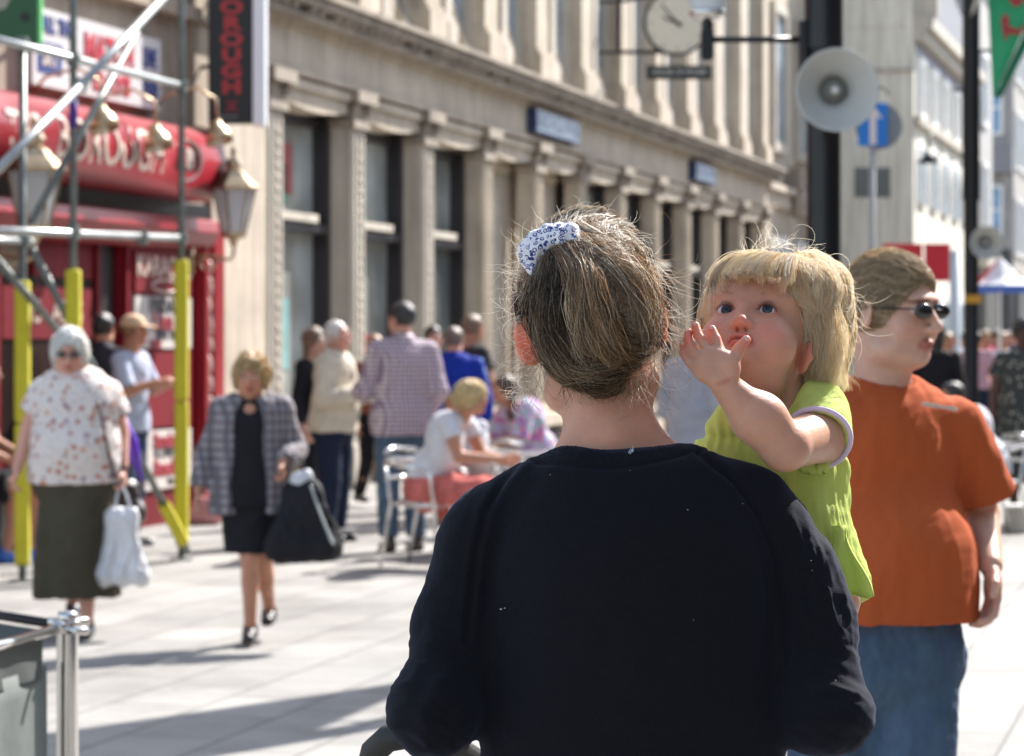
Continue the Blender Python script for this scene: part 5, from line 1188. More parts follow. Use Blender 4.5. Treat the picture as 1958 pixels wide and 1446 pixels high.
# bags on the paving
for px, py, c_, lab, sz in ((392, 985, (.62, .30, .28), 'pink shopping bag standing at the foot of the pub pillar', .16), (560, 1030, (.72, .72, .74), 'small white bag on the paving behind the black handbag', .10), (980, 840, (.20, .18, .24), 'grey bag on the paving beside the round metal table', .2)):
    Yg = 8525/(py-648); Yg = min(Yg, 24.); b = empty('bag', (FX(px, Yg), Yg, 0), lab, 'bag')
    mt_ = cl('bag cloth %.2f' % c_[0], c_); S = Sdf(); S.add(cap((-sz*.5, 0, sz*.4), (sz*.5, 0, sz*.4), sz*.5), .03); S.add(cap((-sz*.4, 0, sz*1.1), (sz*.4, 0, sz*1.1), sz*.28), .06); S.cut(plane((0, 0, -1), (0, 0, 0)), .01)
    build_skin(S, .008, 'bag_body', mt_, b, disp=lambda V, N: .014*wob(V, 12, 3)); MB().tube([(-sz*.3, 0, sz*1.3), (-.02, 0, sz*1.75), (.02, 0, sz*1.75), (sz*.3, 0, sz*1.3)], .008, 6).build('handle', mt_, b, smooth=True)

# right hand crowd
human('dark-haired person in black right behind the orange shirt man\'s chin', FX(1788, 27.), 27., 1.72, 175, h=.009, skin_=tan, hair='long', hairc=(.015, .012, .01), top=dict(mat=M_BLK, sleeve=1.9, hem=.8), bottom=dict(mat=M_NAVYC))
Yk = 22.5; sk_ = dict(seat)
human('dark-haired man in a white shirt sitting at the right, beyond the orange sleeve', FX(1893, Yk), Yk, 1.66, -75, h=.008, w=1.1, J={k_: tuple(np.array(v_)*.96) for k_, v_ in seat.items()}, skin_=tan, hair='short', hairc=(.02, .018, .015), top=dict(mat=M_WHT, sleeve=1.2, hem=.5, off=.02), bottom=dict(mat=M_NAVYC, waist=.64))
bistro_chair(FX(1893, Yk), Yk, R(-75), 'aluminium bistro chair under the seated man at the right')
table(FX(1845, 23.), 23., 'round metal table in front of the seated man at the right')
human('dark-skinned woman in a dark flowered dress at the right edge', FX(1960, 24.), 24., 1.72, -20, h=.008, w=1.15, skin_=dark, hair='curly', hairc=(.012, .01, .01), top=dict(mat=M_DFLOR, sleeve=.5, hem=.6, off=.03, skirted=(.24, .2, .8)), bottom=dict(kind='skirt', mat=M_DFLOR, hem=.35, r0=.26, r1=.2, waist=.95))
wb = empty('white_crate', (FX(1945, 23.), 23., 0), 'pale box on the paving at the right edge under the flowered dress', 'box')
MB().box(-.10, .10, -.10, .10, 0, .20).build('box', M_PALE, wb, bevel=.01); MB().box(-.11, .11, -.11, .11, .201, .225).build('lid', M_WHITE, wb, bevel=.008)
for px, Y_, H_, fc, tc_, hc, lab in ((1822, 44., 1.68, 10, (.5, .5, .54), (.1, .08, .05), 'far pedestrian in a pale top seen left of the far black column'), (1838, 50., 1.7, 200, (.10, .14, .30), (.05, .04, .03), 'far pedestrian in a blue top close to the grey post'),
        (1884, 46., 1.70, 0, (.5, .06, .10), (.3, .2, .1), 'far pedestrian in a red top just right of the far black column'), (1903, 55., 1.74, 180, (.04, .04, .06), (.03, .02, .02), 'far pedestrian in black under the parasol'),
        (1918, 42., 1.66, 30, (.66, .66, .70), (.5, .35, .2), 'far pedestrian in white near the right edge'), (1935, 60., 1.75, 170, (.2, .12, .32), (.04, .03, .03), 'far pedestrian in purple near the right edge'), (1800, 58., 1.7, 0, (.55, .53, .5), (.2, .15, .1), 'far pedestrian in cream left of the grey post'),
        (1812, 36., 1.64, 30, (.08, .07, .09), (.35, .25, .12), 'fair-haired far pedestrian in dark clothes at the orange man\'s shoulder'), (1848, 62., 1.7, 180, (.45, .45, .48), (.05, .04, .03), 'far pedestrian in light grey directly behind the far black column'), (1893, 70., 1.74, 0, (.08, .2, .4), (.2, .15, .1), 'smallest far pedestrian in teal blue under the parasol'),
        (1928, 52., 1.7, 15, (.55, .35, .1), (.03, .02, .02), 'far pedestrian in mustard near the right edge'), (1948, 47., 1.72, 190, (.03, .05, .12), (.1, .06, .03), 'far pedestrian in navy at the right edge'), (1868, 40., 1.66, 160, (.5, .3, .35), (.04, .03, .02), 'far pedestrian in dusty pink right beside the far black column')):
    human(lab, FX(px, Y_), Y_, H_, fc, h=.012, skin_=tan, hair='short', hairc=hc, top=dict(mat=cl('far cloth %.2f %.2f' % tc_[:2], tc_), sleeve=.6, hem=.85, off=.02), bottom=dict(mat=M_NAVYC), group='far pedestrians at the right')

# ------------------------------------------------------------------ man in the orange T-shirt
YO = 6.1; KO = YO/FP; xo = FX(1698, YO); FO = R(28)
def lo_(x, y, z): return (x*math.cos(FO)+y*math.sin(FO), -x*math.sin(FO)+y*math.cos(FO), z)   # world offset -> his frame
def exo(root, J, c, Q, s):
    return None
h_ = 1.73
om = human('stout man in a burnt orange T-shirt, jeans and dark sunglasses, glancing aside', xo, YO, h_, 28, w=1.0, belly=.030, fat=.012, h=.0045, hd=1.02,
    headq=(22, 4, 0), lean=(0, 0), J=dict(head=lo_(.008, -.02, 1.606), neck=(0, .02, 1.425), shL=lo_(.158, .085, 1.365), shR=lo_(-.17, -.06, 1.372), elL=lo_(.222, .16, 1.165), wrL=lo_(.218, -.0, 1.07),
    elR=lo_(-.22, .1, 1.15), wrR=lo_(-.22, -.08, .98), hipL=lo_(.05, .0, .89), hipR=lo_(-.11, .0, .89), knL=lo_(.045, -.03, .49), knR=lo_(-.13, .06, .49), anL=lo_(.04, .0, .08), anR=lo_(-.13, .16, .09), waist=(0, .02, 1.06), chest=(0, .03, 1.255)), skin_=skin((.56, .255, .19), .006), hair='short', hairc=(.24, .17, .11), strands_=4200, hfield=(.15, -1, .5), hcols=[(.34, .24, .15), (.55, .42, .28), (.80, .66, .46)], hr=.0006, glasses=True,
    top=dict(mat=M_ORANGE, sleeve=.78, hem=.957, off=.024, fold=.011, fscale=8, neck=.060, drape=.008), bottom=dict(mat=M_DENIM2, off=.016, fold=.008, waist=1.03), shoes=(.3, .3, .32), handsp=dict(L=dict(d=(-.1, -.25, -1), curl=.65, n=(-1, -.2, .1), t=(-.3, -1, .1))), extra=exo)
# chest print as small letters-like marks lying on the cloth
shirt = [o for o in om.children if o.name.startswith('shirt')][0]
co = np.zeros(len(shirt.data.vertices)*3, np.float32); shirt.data.vertices.foreach_get('co', co); co = co.reshape(-1, 3)
def on_shirt(wx, wz):
    p = np.array(lo_(wx, 0, wz)); r0 = co@np.array([math.cos(FO), -math.sin(FO), 0]); m_ = (abs(r0-wx) < .008) & (abs(co[:, 2]-wz) < .008); dep = co@np.array([math.sin(FO), math.cos(FO), 0])
    return lo_(wx, (dep[m_].min() if m_.any() else -.1)-.002, wz)
m = MB(); rr = np.random.default_rng(9)
for i in range(17):
    px = 1757+i*4.6; py = 771+i*.75; p = on_shirt((px-1698)*KO, CAMZ-(py-HY)*KO); w2 = .0014+.0008*(i % 3); h2 = rr.uniform(.003, .0052); m.box(p[0]-w2, p[0]+w2, p[1]-.001, p[1]+.002, p[2]-h2, p[2]+h2)
m.build('chest_print', mat('pale print', (.55, .48, .42), .6), shirt)

# ================================================================== WOMAN IN NAVY (nearest figure)
YW = 3.24; RW = np.array([.12, YW, 0.])
def q(px, py, dy=0): return P(px, py, YW+dy)-RW
K = YW/FP
wo = empty('person', tuple(RW), 'woman seen from behind in a navy raglan sweater, greying hair tied up', 'person')
def Ry(a): a = R(a); return np.array([[math.cos(a), 0, math.sin(a)], [0, 1, 0], [-math.sin(a), 0, math.cos(a)]])
QW = Ry(-8)@rot(yaw=180-10, pitch=-4); CWH = q(1128, 622, .036)
S = Sdf(); head_ops(S, CWH, QW, 1.0)
for sd, (ex, ey) in ((1, (1013, 648)), (-1, (1250, 612))):                 # ears standing a little away from the head
    Qe = QW@rot(yaw=-sd*58); c = q(ex, ey, .010); S.add(ell(c, (.0070, .020, .032), Qe@rot(roll=-sd*0)), .003); S.sub(ell(c+Qe@[sd*.008, -.004, .003], (.0055, .011, .020), Qe), .003)
    S.add(cap(c, c+np.array([sd*.014, .012, 0]), .010, .012), .006)
S.add(cap(q(1172, 905, .03), q(1152, 690, .04), .050, .047), .02)
S.add(cap(q(1160, 835, .02), q(1045, 940, .01), .032, .026), .03); S.add(cap(q(1185, 830, .02), q(1325, 935, .01), .032, .026), .03)
S.add(cap(q(1205, 1120, .02), q(1210, 1500, .02), .14, .14, .62), .03)
sk_w = skin((.54, .285, .195), .008)
armsW = {'L': [(905, 1030, 0), (866, 1190, -.01), (829, 1362, -.05), (905, 1330, .23)], 'R': [(1490, 1030, 0), (1550, 1180, -.01), (1580, 1362, -.04), (1470, 1240, .27)]}
for sd, A in armsW.items():
    p = [q(*a) for a in A]; S.add(cap(p[0], p[1], .026, .025), .01); S.add(cap(p[1], p[2], .025, .025), .01); S.add(cap(p[2], p[3], .025, .020), .01)
    if sd == 'L': hand_ops(S, p[3], nrm(p[3]-p[2])*[1, 1, .2], (.2, 0, -1), (1, .2, 0), .95, .9)
    else: hand_ops(S, p[3], (-.6, .5, .3), (0, .8, .2), (.1, -.1, 1), .95, .7)
hipL, hipR = np.array([-.01, 0, .86]), np.array([.17, 0, .86])
S.add(cap(hipL, hipR, .11, None, .85), .04); S.add(cap((.08, 0, 1.0), (.08, 0, .85), .13, .13, .75), .04)
for hx in (-.02, .18): S.add(cap((hx, 0, .84), (hx, -.01, .46), .075, .052), .03); S.add(cap((hx, -.01, .46), (hx, .02, .08), .05, .034), .02); S.add(cap((hx, .02, .05), (hx, .13, .035), .035, .026), .02)
def wcol(V):
    c = face_col(V, CWH, QW, 1.0); e = np.zeros(len(V))
    for ex, ey in ((1013, 650), (1252, 615)): e = np.maximum(e, np.clip(1-np.linalg.norm((V-q(ex, ey, .005))/[.028, .05, .042], axis=1), 0, 1)**.7)
    c = c*(1-e[:, None])+np.array((1.3, .62, .50))*e[:, None]; return np.minimum(c, 2.5)
build_skin(S, .0034, 'body', sk_w, wo, colf=wcol, disp=lambda V, N: .0006*wob(V, 60, 2))

# sweater
T = Sdf(); px_ = lambda n: n*K
T.add(cap(q(1207, 1120, .0), q(1213, 1560, .0), .168, .172, .60), .03)
T.add(cap(q(1110, 1020, .0), q(1300, 1020, .0), .085, .085, .8), .03)
chR = [(1235, 928, 72), (1400, 953, 68), (1440, 962, 68), (1477, 1009, 68), (1529, 1089, 68), (1550, 1180, 69)]; chL = [(1112, 930, 70), (1020, 955, 66), (938, 998, 65), (914, 1028, 65), (901, 1056, 65), (890, 1112, 64), (874, 1190, 64)]
for ch in (chR, chL):
    for (x0, y0, r0), (x1, y1, r1) in zip(ch[:-1], ch[1:]): T.add(cap(q(x0, y0, .012 if x0 in (1235, 1112) else 0), q(x1, y1, 0), px_(r0), px_(r1)), .012)
for sd, A in armsW.items():
    p = [q(*a) for a in A]; e = [63, 62, 76] if sd == 'L' else [66, 66, 77]
    T.add(cap(q(1552, 1180) if sd == 'R' else q(866, 1190), p[2], px_(e[1]+2), px_(e[2])), .035)
    fe = p[2]+(p[3]-p[2])*.8; T.add(capcut(p[2], fe, px_(e[2]), .044), .02)
nc = q(1180, 850, .03)
T.sub((lambda x, y, z: np.maximum(np.sqrt((x-nc[0])**2+((y-nc[1])/.82)**2)-px_(150), nc[2]+.55*(np.abs(x-nc[0]))**1.6-z-.004), nc-[.11, .11, .02], nc+[.11, .11, .2]), .004)
T.cut(plane((0, 0, -1), (0, 0, .93)), .004)
seamL = [(1012, 862), (965, 915), (930, 975), (912, 1050), (902, 1130), (893, 1215)]; seamR = [(1332, 862), (1395, 915), (1448, 985), (1478, 1070), (1492, 1160), (1500, 1260)]
def seg_d(X, Z, pl):
    d = np.full(len(X), 9.)
    pts = [q(*a) for a in pl]
    for a, b in zip(pts[:-1], pts[1:]):
        ax, az, bx, bz = a[0], a[2], b[0], b[2]; t = np.clip(((X-ax)*(bx-ax)+(Z-az)*(bz-az))/((bx-ax)**2+(bz-az)**2), 0, 1); d = np.minimum(d, np.hypot(X-ax-t*(bx-ax), Z-az-t*(bz-az)))
    return d
def sw_disp(V, N):
    X, Z = V[:, 0], V[:, 2]; back = np.clip(-N[:, 1]*3+.6, 0, 1); o = np.zeros(len(V))
    for sm in (seamL, seamR): d = seg_d(X, Z, sm); o += back*(-.0032*np.exp(-(d/.0034)**2)+.0020*np.exp(-((d-.0075)/.005)**2))
    arm = np.clip((np.abs(X-q(1205, 0)[0])-.15)/.05, 0, 1)
    # creases wrapping the sleeves, strongest at the elbows
    el = np.exp(-((Z-q(0, 1340)[2])/.10)**2)+.35
    U = np.stack([V[:, 0]*.7+V[:, 2]*.9, V[:, 1], V[:, 2]*.9-V[:, 0]*.5], 1)
    w1 = wob(U*[1, .5, 1.6], 20, 3); o += arm*el*.0042*(1-np.abs(w1)*1.7)
    mir = np.exp(-((X-q(1560, 0)[0])/.05)**2-((Z-q(0, 1110)[2])/.07)**2); w2 = wob(np.stack([X*2.2+Z*.25, V[:, 1], Z*.6], 1), 26, 6); o += mir*.005*(1-2*np.abs(w2))
    o += .0035*wob(V*[1, 1, .45], 10, 1)*(1-arm*.3)+.0009*wob(V, 70, 2)
    cd = np.abs(np.hypot(X-nc[0], (V[:, 1]-nc[1])/.82)-px_(150)-.022); o -= .002*np.exp(-(cd/.0025)**2)*(Z > nc[2]-.05)
    th = np.arctan2(V[:, 1]-nc[1], X-nc[0]); o += .0008*np.sin(th*110)*(np.hypot(X-nc[0], (V[:, 1]-nc[1])/.82) < px_(150)+.020)*(Z > nc[2]-.05)
    return o
def knit(n, l, co):
    nz = n.new('ShaderNodeTexNoise'); nz.inputs['Scale'].default_value = 420; l.new(co, nz.inputs[0]); return ramp(n, l, nz.outputs[0], [(.3, (.0020, .0022, .0038)), (.7, (.0045, .0050, .0080))])
M_KNIT = pat('navy fine knit', knit, .9, sheen=.07); M_KNIT.node_tree.nodes['Principled BSDF'].inputs['Sheen Tint'].default_value = (.45, .55, 1, 1); M_KNIT.node_tree.nodes['Principled BSDF'].inputs['Specular IOR Level'].default_value = .2
_n = M_KNIT.node_tree.nodes; _l = M_KNIT.node_tree.links; _tc = _n.new('ShaderNodeTexCoord'); _z = _n.new('ShaderNodeTexNoise'); _z.inputs['Scale'].default_value = 900; _l.new(_tc.outputs['Object'], _z.inputs[0]); _b = _n.new('ShaderNodeBump'); _b.inputs['Strength'].default_value = .5; _b.inputs['Distance'].default_value = .001; _l.new(_z.outputs[0], _b.inputs['Height']); _l.new(_b.outputs[0], _n['Principled BSDF'].inputs['Normal'])
sw = build_skin(T, .0032, 'sweater', M_KNIT, wo, disp=sw_disp)
swc = np.zeros(len(sw.data.vertices)*3, np.float32); sw.data.vertices.foreach_get('co', swc); swc = swc.reshape(-1, 3)
def on_sw(px, py):
    t = q(px, py); m_ = (abs(swc[:, 0]-t[0]) < .006) & (abs(swc[:, 2]-t[2]) < .006); y = swc[m_, 1].min() if m_.any() else -.1; f = (YW+y)/YW; r = P(px, py, YW+y)-RW; return r
m = MB()
for px, py, r_ in ((958, 1165, .0016), (965, 1163, .0011), (1315, 975, .0009), (1326, 1186, .0007), (1551, 1072, .0009), (1553, 1091, .0007), (1598, 1301, .0009), (1052, 908, .0007), (1205, 900, .0006), (1420, 963, .0007)):
    p = on_sw(px, py); m.ball(tuple(p), (r_*1.0, r_*.5, r_*.65), 6)
m.build('lint', mat('pale lint', (.35, .34, .33), .8), sw)
m = MB()
for zz_ in (((-4, 10), (0, 2), (3, 9), (5, -4)), ((-1, 12), (2, 3), (6, 6))): m.tube([tuple(on_sw(1206+a_, 856+b_)-[0, .0010, 0]) for a_, b_ in zz_], .0005, 5)
m.build('neck_stitching', mat('white stitch', (.5, .55, .65), .8), sw)
B = Sdf(); B.add(cap(hipL, hipR, .118, None, .86), .04); B.add(cap((.08, 0, 1.0), (.08, 0, .86), .142, .14, .72), .04)
for hx in (-.02, .18): B.add(cap((hx, 0, .84), (hx, -.01, .46), .09, .064), .03); B.add(cap((hx, -.01, .46), (hx, .02, .09), .064, .055), .02)
B.cut(plane((0, 0, 1), (0, 0, 1.02)), .004); build_skin(B, .008, 'jeans', M_DENIM, wo, disp=lambda V, N: .006*wob(V*[1, 1, .5], 13, 3))
for hx in (-.02, .18):
    A = Sdf(); A.add(cap((hx, 0, .035), (hx, .15, .03), .043, .034), .01); A.cut(plane((0, 0, -1), (0, 0, 0)), .002); build_skin(A, .007, 'shoe', M_BLACKP, wo)

# hair: dark under-layer, gathered strands, loose tail, fly-away halo
HX, HYc, HA, HB = 1125., 583., 131., 176.
def hp(px, py, lift=0., mn=.02):
    a = (px-HX)/HA; b = (py-HYc)/HB; s_ = math.sqrt(max(mn, 1-a*a-b*b)); return q(px, py, .030-(.112+lift)*s_-lift*.6)
Hs = Sdf(); Hs.add(ell(q(1128, 575, .022), (.0775, .100, .093), QW), .01); Hs.add(ell(q(1125, 640, .012), (.056, .072, .042), QW), .02)
Hs.add(ell(q(1128, 690, -.022), (.038, .036, .026)), .02); Hs.add(ell(q(1145, 728, -.020), (.020, .022, .012)), .012); Hs.add(ell(q(1108, 605, -.050), (.046, .032, .068)), .03)
Hs.sub(ell(CWH+QW@[0, -.130, -.035], (.075, .075, .100), QW), .01)
for ex, ey in ((1008, 650), (1256, 614)): Hs.sub(ell(q(ex+(6 if ex < 1100 else -2), ey+6, .0), (.023 if ex < 1100 else .013, .06, .037)), .004)
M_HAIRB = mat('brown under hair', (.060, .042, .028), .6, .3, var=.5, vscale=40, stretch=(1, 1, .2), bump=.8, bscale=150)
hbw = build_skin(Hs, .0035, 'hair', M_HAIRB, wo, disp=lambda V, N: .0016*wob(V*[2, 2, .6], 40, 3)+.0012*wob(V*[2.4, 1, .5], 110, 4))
rr = np.random.default_rng(21)
M_STR = mat('hair strands', (1, 1, 1), .26, .9, attr=True, transl=.45)
M_STR.node_tree.nodes['Principled BSDF'].inputs['Specular IOR Level'].default_value = .5
DK, MD, BR, GR, WH_ = (np.array(c) for c in ((.060, .041, .028), (.26, .18, .11), (.62, .41, .23), (.66, .56, .43), (.92, .88, .80)))  # brown to white; sets below place dark gaps and sunlit parts by colour
def resamp(s_, n=16):
    s_ = np.asarray(s_); t = np.linspace(0, len(s_)-1, n); i = np.minimum(t.astype(int), len(s_)-2); f = (t-i)[:, None]; return s_[i]*(1-f)+s_[i+1]*f
def bez(P_, n=14):
    P_ = [np.array(p, float) for p in P_]; o = []
    for t in np.linspace(0, 1, n):
        a = P_
        while len(a) > 1: a = [x+(y-x)*t for x, y in zip(a[:-1], a[1:])]
        o.append(a[0])
    return np.array(o)
def spl(P_, n=16):
    """curve through the points (Catmull-Rom)"""
    P_ = np.array(P_, float); P_ = np.vstack([2*P_[0]-P_[1], P_, 2*P_[-1]-P_[-2]]); m_ = len(P_)-3; o = []
    for t in np.linspace(0, m_, n):
        i = min(int(t), m_-1); f = t-i; a, b, c, d = P_[i:i+4]; o.append(.5*((2*b)+(c-a)*f+(2*a-5*b+4*c-d)*f*f+(3*b-a-3*c+d)*f**3))
    return np.array(o)
Sx, Cx_, Rx_ = [], [], []
def addS(p3, col, r): Sx.append(np.asarray(p3)); Cx_.append(col); Rx_.append(r)
def clump(pts, lift, n, spread, cols, wave=.0020, r=(.00015, .00027), jit=9, clampo=True, tip=.6):
    """one lock: pts are photo points (x, y) drawn over the head, lift in metres along the lock"""
    P_ = np.array(pts, float)+rr.normal(0, jit, (len(pts), 2)); c2 = spl(P_, 16)
    if clampo:
        a = (c2[:, 0]-HX)/(HA+4); b = (c2[:, 1]-HYc)/(HB+6); r_ = np.hypot(a, b); k_ = np.where((r_ > 1) & (c2[:, 1] < 640), 1/np.maximum(r_, 1), 1); c2[:, 0] = HX+(c2[:, 0]-HX)*k_; c2[:, 1] = HYc+(c2[:, 1]-HYc)*k_
    L_ = np.interp(np.linspace(0, 1, 16), np.linspace(0, 1, len(lift)), lift)
    g = np.array([hp(x, y, l_, .06) for (x, y), l_ in zip(c2, L_)]); t = np.linspace(0, 1, 16); prof = (.45+.75*np.sin(np.pi*np.minimum(t*.8+.1, 1)))*(1-(1-tip)*t); ph = rr.uniform(0, 6.3)
    base = cols[rr.integers(len(cols))]*rr.uniform(.5, 1.35)
    for _ in range(int(n*1.6)):
        o = rr.normal(0, spread, 3)*[1, .6, 1]; w_ = rr.normal(0, wave, 3); fq = rr.uniform(3, 7)
        p3 = g+o*prof[:, None]+w_*np.sin(t*fq+ph+rr.normal(0, .5))[:, None]*t[:, None]*2
        u = rr.random(); cc = base if u < .82 else cols[rr.integers(len(cols))]*.9; k0 = 0 if rr.random() < .8 else rr.integers(0, 5); p3 = p3[k0:] if k0 else p3
        addS(p3, cc*rr.uniform(.82, 1.18), rr.uniform(*r))
U = rr.uniform
tie = hp(1058, 468, .0, .3)
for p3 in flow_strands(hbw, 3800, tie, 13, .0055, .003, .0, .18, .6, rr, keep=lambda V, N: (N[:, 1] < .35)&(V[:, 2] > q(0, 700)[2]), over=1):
    t_ = p3[0]; li = (t_[2] > q(0, 520)[2]) or (t_[0] > q(1190, 0)[0]); addS(p3, ([GR, WH_, MD, BR] if li else [DK, MD, MD, BR])[rr.integers(4)]*rr.uniform(.8, 1.15), rr.uniform(.00014, .00026))  # top and right get the pale mix as painted sunlight
for i in range(16): x = 992+42*i/15; clump([(x, 598 if x < 1024 else 650), (x-3, 585), (x+2, 550), (1015+i*2, 512)], (.002, .004, .006, .010), 34, .0028, [DK, MD, MD, GR])
for i in range(30): x = 996+150*(i/29); y = 445-50*math.sin((i/29)*1.9); clump([(x-6*(i < 10), y+U(-3, 8)), (x+4, y+8), (1035+60*i/29, 455)], (.003, .008, .010), 34, .003, [GR, WH_, GR, MD])
for i in range(46):
    f = i/45; th = 1.25-1.75*f; x0, y0 = HX+HA*math.cos(th), HYc-HB*math.sin(th)
    clump([(x0, y0), (HX+HA*.86*math.cos(th+.38), HYc-HB*.90*math.sin(th+.38)+4), (1150+30*f, 462+26*f), (1100, 462+10*f)], (.002, .008, .009, .006), 44, .0035, [GR, WH_, GR, BR, MD] if f < .75 else [MD, BR, GR, DK])
for i in range(26): f = i/25; clump([(1258-22*U(0, 1), 575+90*f), (1225, 545+60*f), (1170, 500+40*f), (1100, 475)], (.001, .005, .008, .006), 40, .0035, [MD, DK, BR, GR])
for i in range(26):                                                       # tail, left fall, dark gaps put into the strand colour
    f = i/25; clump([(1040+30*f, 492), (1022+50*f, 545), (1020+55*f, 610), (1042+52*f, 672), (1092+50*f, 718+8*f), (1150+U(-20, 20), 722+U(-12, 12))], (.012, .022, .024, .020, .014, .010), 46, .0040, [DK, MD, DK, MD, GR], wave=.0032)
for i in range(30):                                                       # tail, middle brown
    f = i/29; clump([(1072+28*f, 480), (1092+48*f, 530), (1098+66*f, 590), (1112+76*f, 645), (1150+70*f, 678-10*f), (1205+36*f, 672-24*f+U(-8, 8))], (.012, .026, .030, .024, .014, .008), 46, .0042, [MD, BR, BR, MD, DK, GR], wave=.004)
for i in range(30):                                                       # tail, right side, sunlight painted in with paler strands
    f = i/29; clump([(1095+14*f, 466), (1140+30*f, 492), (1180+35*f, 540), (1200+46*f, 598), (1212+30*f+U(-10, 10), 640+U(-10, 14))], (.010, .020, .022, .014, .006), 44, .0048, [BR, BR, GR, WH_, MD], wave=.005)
for i in range(20):                                                       # sweeping locks across the nape
    f = i/19; clump([(1036+14*f, 622+30*f), (1064, 668+26*f), (1120, 700+20*f), (1180, 688+18*f), (1236, 655+12*f)], (.004, .016, .018, .014, .004), 40, .0036, [MD, GR, BR, DK], wave=.0032)
for i in range(18):                                                       # knot curling under
    f = i/17; clump([(1068+20*f, 665), (1085+20*f, 712), (1128+8*f, 742), (1168, 742-10*f), (1178, 716-10*f), (1150, 704)], (.010, .016, .016, .014, .012, .010), 40, .0030, [DK, DK, MD, BR], wave=.0015)
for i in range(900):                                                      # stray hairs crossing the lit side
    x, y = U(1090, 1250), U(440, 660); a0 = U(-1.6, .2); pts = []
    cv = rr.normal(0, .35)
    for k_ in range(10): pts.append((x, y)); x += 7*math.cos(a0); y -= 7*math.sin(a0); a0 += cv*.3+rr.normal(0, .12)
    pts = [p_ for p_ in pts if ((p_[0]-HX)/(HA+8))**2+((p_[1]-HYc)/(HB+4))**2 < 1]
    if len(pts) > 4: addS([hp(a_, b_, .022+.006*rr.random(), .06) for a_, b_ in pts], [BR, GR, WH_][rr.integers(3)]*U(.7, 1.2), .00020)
def curl(start, ang, ln, cv, n=16, d0=0., wv=0.):
    x, y = start; pts = []; st_ = ln/n
    for k in range(n):
        pts.append((x, y)); x += st_*math.cos(ang); y -= st_*math.sin(ang); ang += cv*st_*.01*(1+.9*k/n)+wv*math.sin(k*.9)
    return pts
def fly(x, y, ang, ln, cv, dy, wv=0., r_=.00020, col=None):
    c2 = curl((x, y), ang, ln, cv, 16, wv=wv); dz = rr.normal(0, .02)
    addS(np.array([q(a, b, dy+dz*t) for t, (a, b) in zip(np.linspace(0, 1, 16), c2)]), (WH_*1.15 if col is None else col)*rr.uniform(.7, 1.1), r_)
for i in range(170):                                                     # left halo
    t = rr.random(); y = 430+270*t; x = HX-HA*math.sqrt(max(0, 1-((y-HYc)/HB)**2))+rr.uniform(0, 14); fly(x, y, math.pi*rr.uniform(.8, 1.25), rr.uniform(25, 105), rr.normal(.5, 2.8), rr.uniform(-.03, .06), rr.normal(0, .12))
for i in range(120):                                                     # crown and upper right, short and arched
    th = rr.uniform(.25, 2.7); x, y = HX+HA*math.cos(th)*.99, HYc-HB*math.sin(th)*.99; fly(x, y, th+rr.normal(-.9, .5), rr.uniform(15, 60), rr.normal(-1.8, 2.4), rr.uniform(-.05, .05), rr.normal(0, .06))
for i in range(220):                                                     # right side, long falling wisps
    y = rr.uniform(470, 720); x = HX+HA*math.sqrt(max(0, 1-((y-HYc)/HB)**2))-rr.uniform(0, 16); fly(x, y, rr.uniform(-1.35, -.25), rr.uniform(50, 190), rr.normal(-.75, 1.3), rr.uniform(-.02, .07), rr.normal(0, .10),   .00020, [GR, WH_, WH_, BR][rr.integers(4)])
for i in range(110):                                                     # below the ears
    if i % 2: fly(rr.uniform(1000, 1045), rr.uniform(660, 720), rr.uniform(-2.2, -1.4), rr.uniform(60, 130), rr.normal(.9, 1.3), rr.uniform(.0, .06), rr.normal(0, .1), .0002, [GR, BR, MD][rr.integers(3)])
    else: fly(rr.uniform(1215, 1258), rr.uniform(660, 720), rr.uniform(-1.7, -1.1), rr.uniform(70, 150), rr.normal(-.6, 1.2), rr.uniform(-.02, .05), rr.normal(0, .1), .0002, [GR, BR, MD, WH_][rr.integers(4)])
for i in range(260):                                                     # fine nape hairs
    fly(rr.uniform(1075, 1225), rr.uniform(715, 745), rr.uniform(-1.9, -1.2), rr.uniform(15, 55), rr.normal(0, 2), -.035+rr.uniform(-.01, .006), rr.normal(0, .1), .00016, MD)
for i in range(90):                                                      # fuzz of frizz catching light low on the left
    fly(rr.uniform(985, 1030), rr.uniform(690, 760), rr.uniform(2.4, 4.2), rr.uniform(15, 60), rr.normal(1, 4), rr.uniform(.0, .06), rr.normal(0, .2))
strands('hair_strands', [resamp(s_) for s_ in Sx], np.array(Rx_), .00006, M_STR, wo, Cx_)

# scrunchie
def scf(n, l, co):
    a = (.66, .66, .70); v = n.new('ShaderNodeTexVoronoi'); v.inputs['Scale'].default_value = 170; l.new(co, v.inputs[0]); f = ramp(n, l, v.outputs['Distance'], [(.0, (1, 1, 1)), (.16, (1, 1, 1)), (.20, (0, 0, 0)), (.28, (0, 0, 0)), (.32, (1, 1, 1)), (.46, (1, 1, 1)), (.52, (0, 0, 0))])
    nz = n.new('ShaderNodeTexNoise'); nz.inputs['Scale'].default_value = 110; l.new(co, nz.inputs[0]); g = ramp(n, l, nz.outputs[0], [(.40, (0, 0, 0)), (.44, (1, 1, 1))]); return mixc(n, l, mixc(n, l, 1., f, g, 'MULTIPLY'), a, (.012, .03, .17))
S = Sdf(); path = [(1024, 515), (1013, 496), (1016, 480), (1032, 464), (1052, 453), (1072, 447), (1090, 447), (1102, 456)]
pt = [hp(x, y, .016, .25) for x, y in path]; rd = [.006, .010, .0130, .0140, .0135, .0125, .0105, .006]
for a, b, r1, r2 in zip(pt[:-1], pt[1:], rd[:-1], rd[1:]): S.add(cap(a, b, r1, r2), .004)
for x, y, r_ in ((1018, 512, .009), (1030, 476, .012), (1078, 455, .010), (1050, 462, .010)): S.add(ell(hp(x, y, .020, .25), r_), .006)
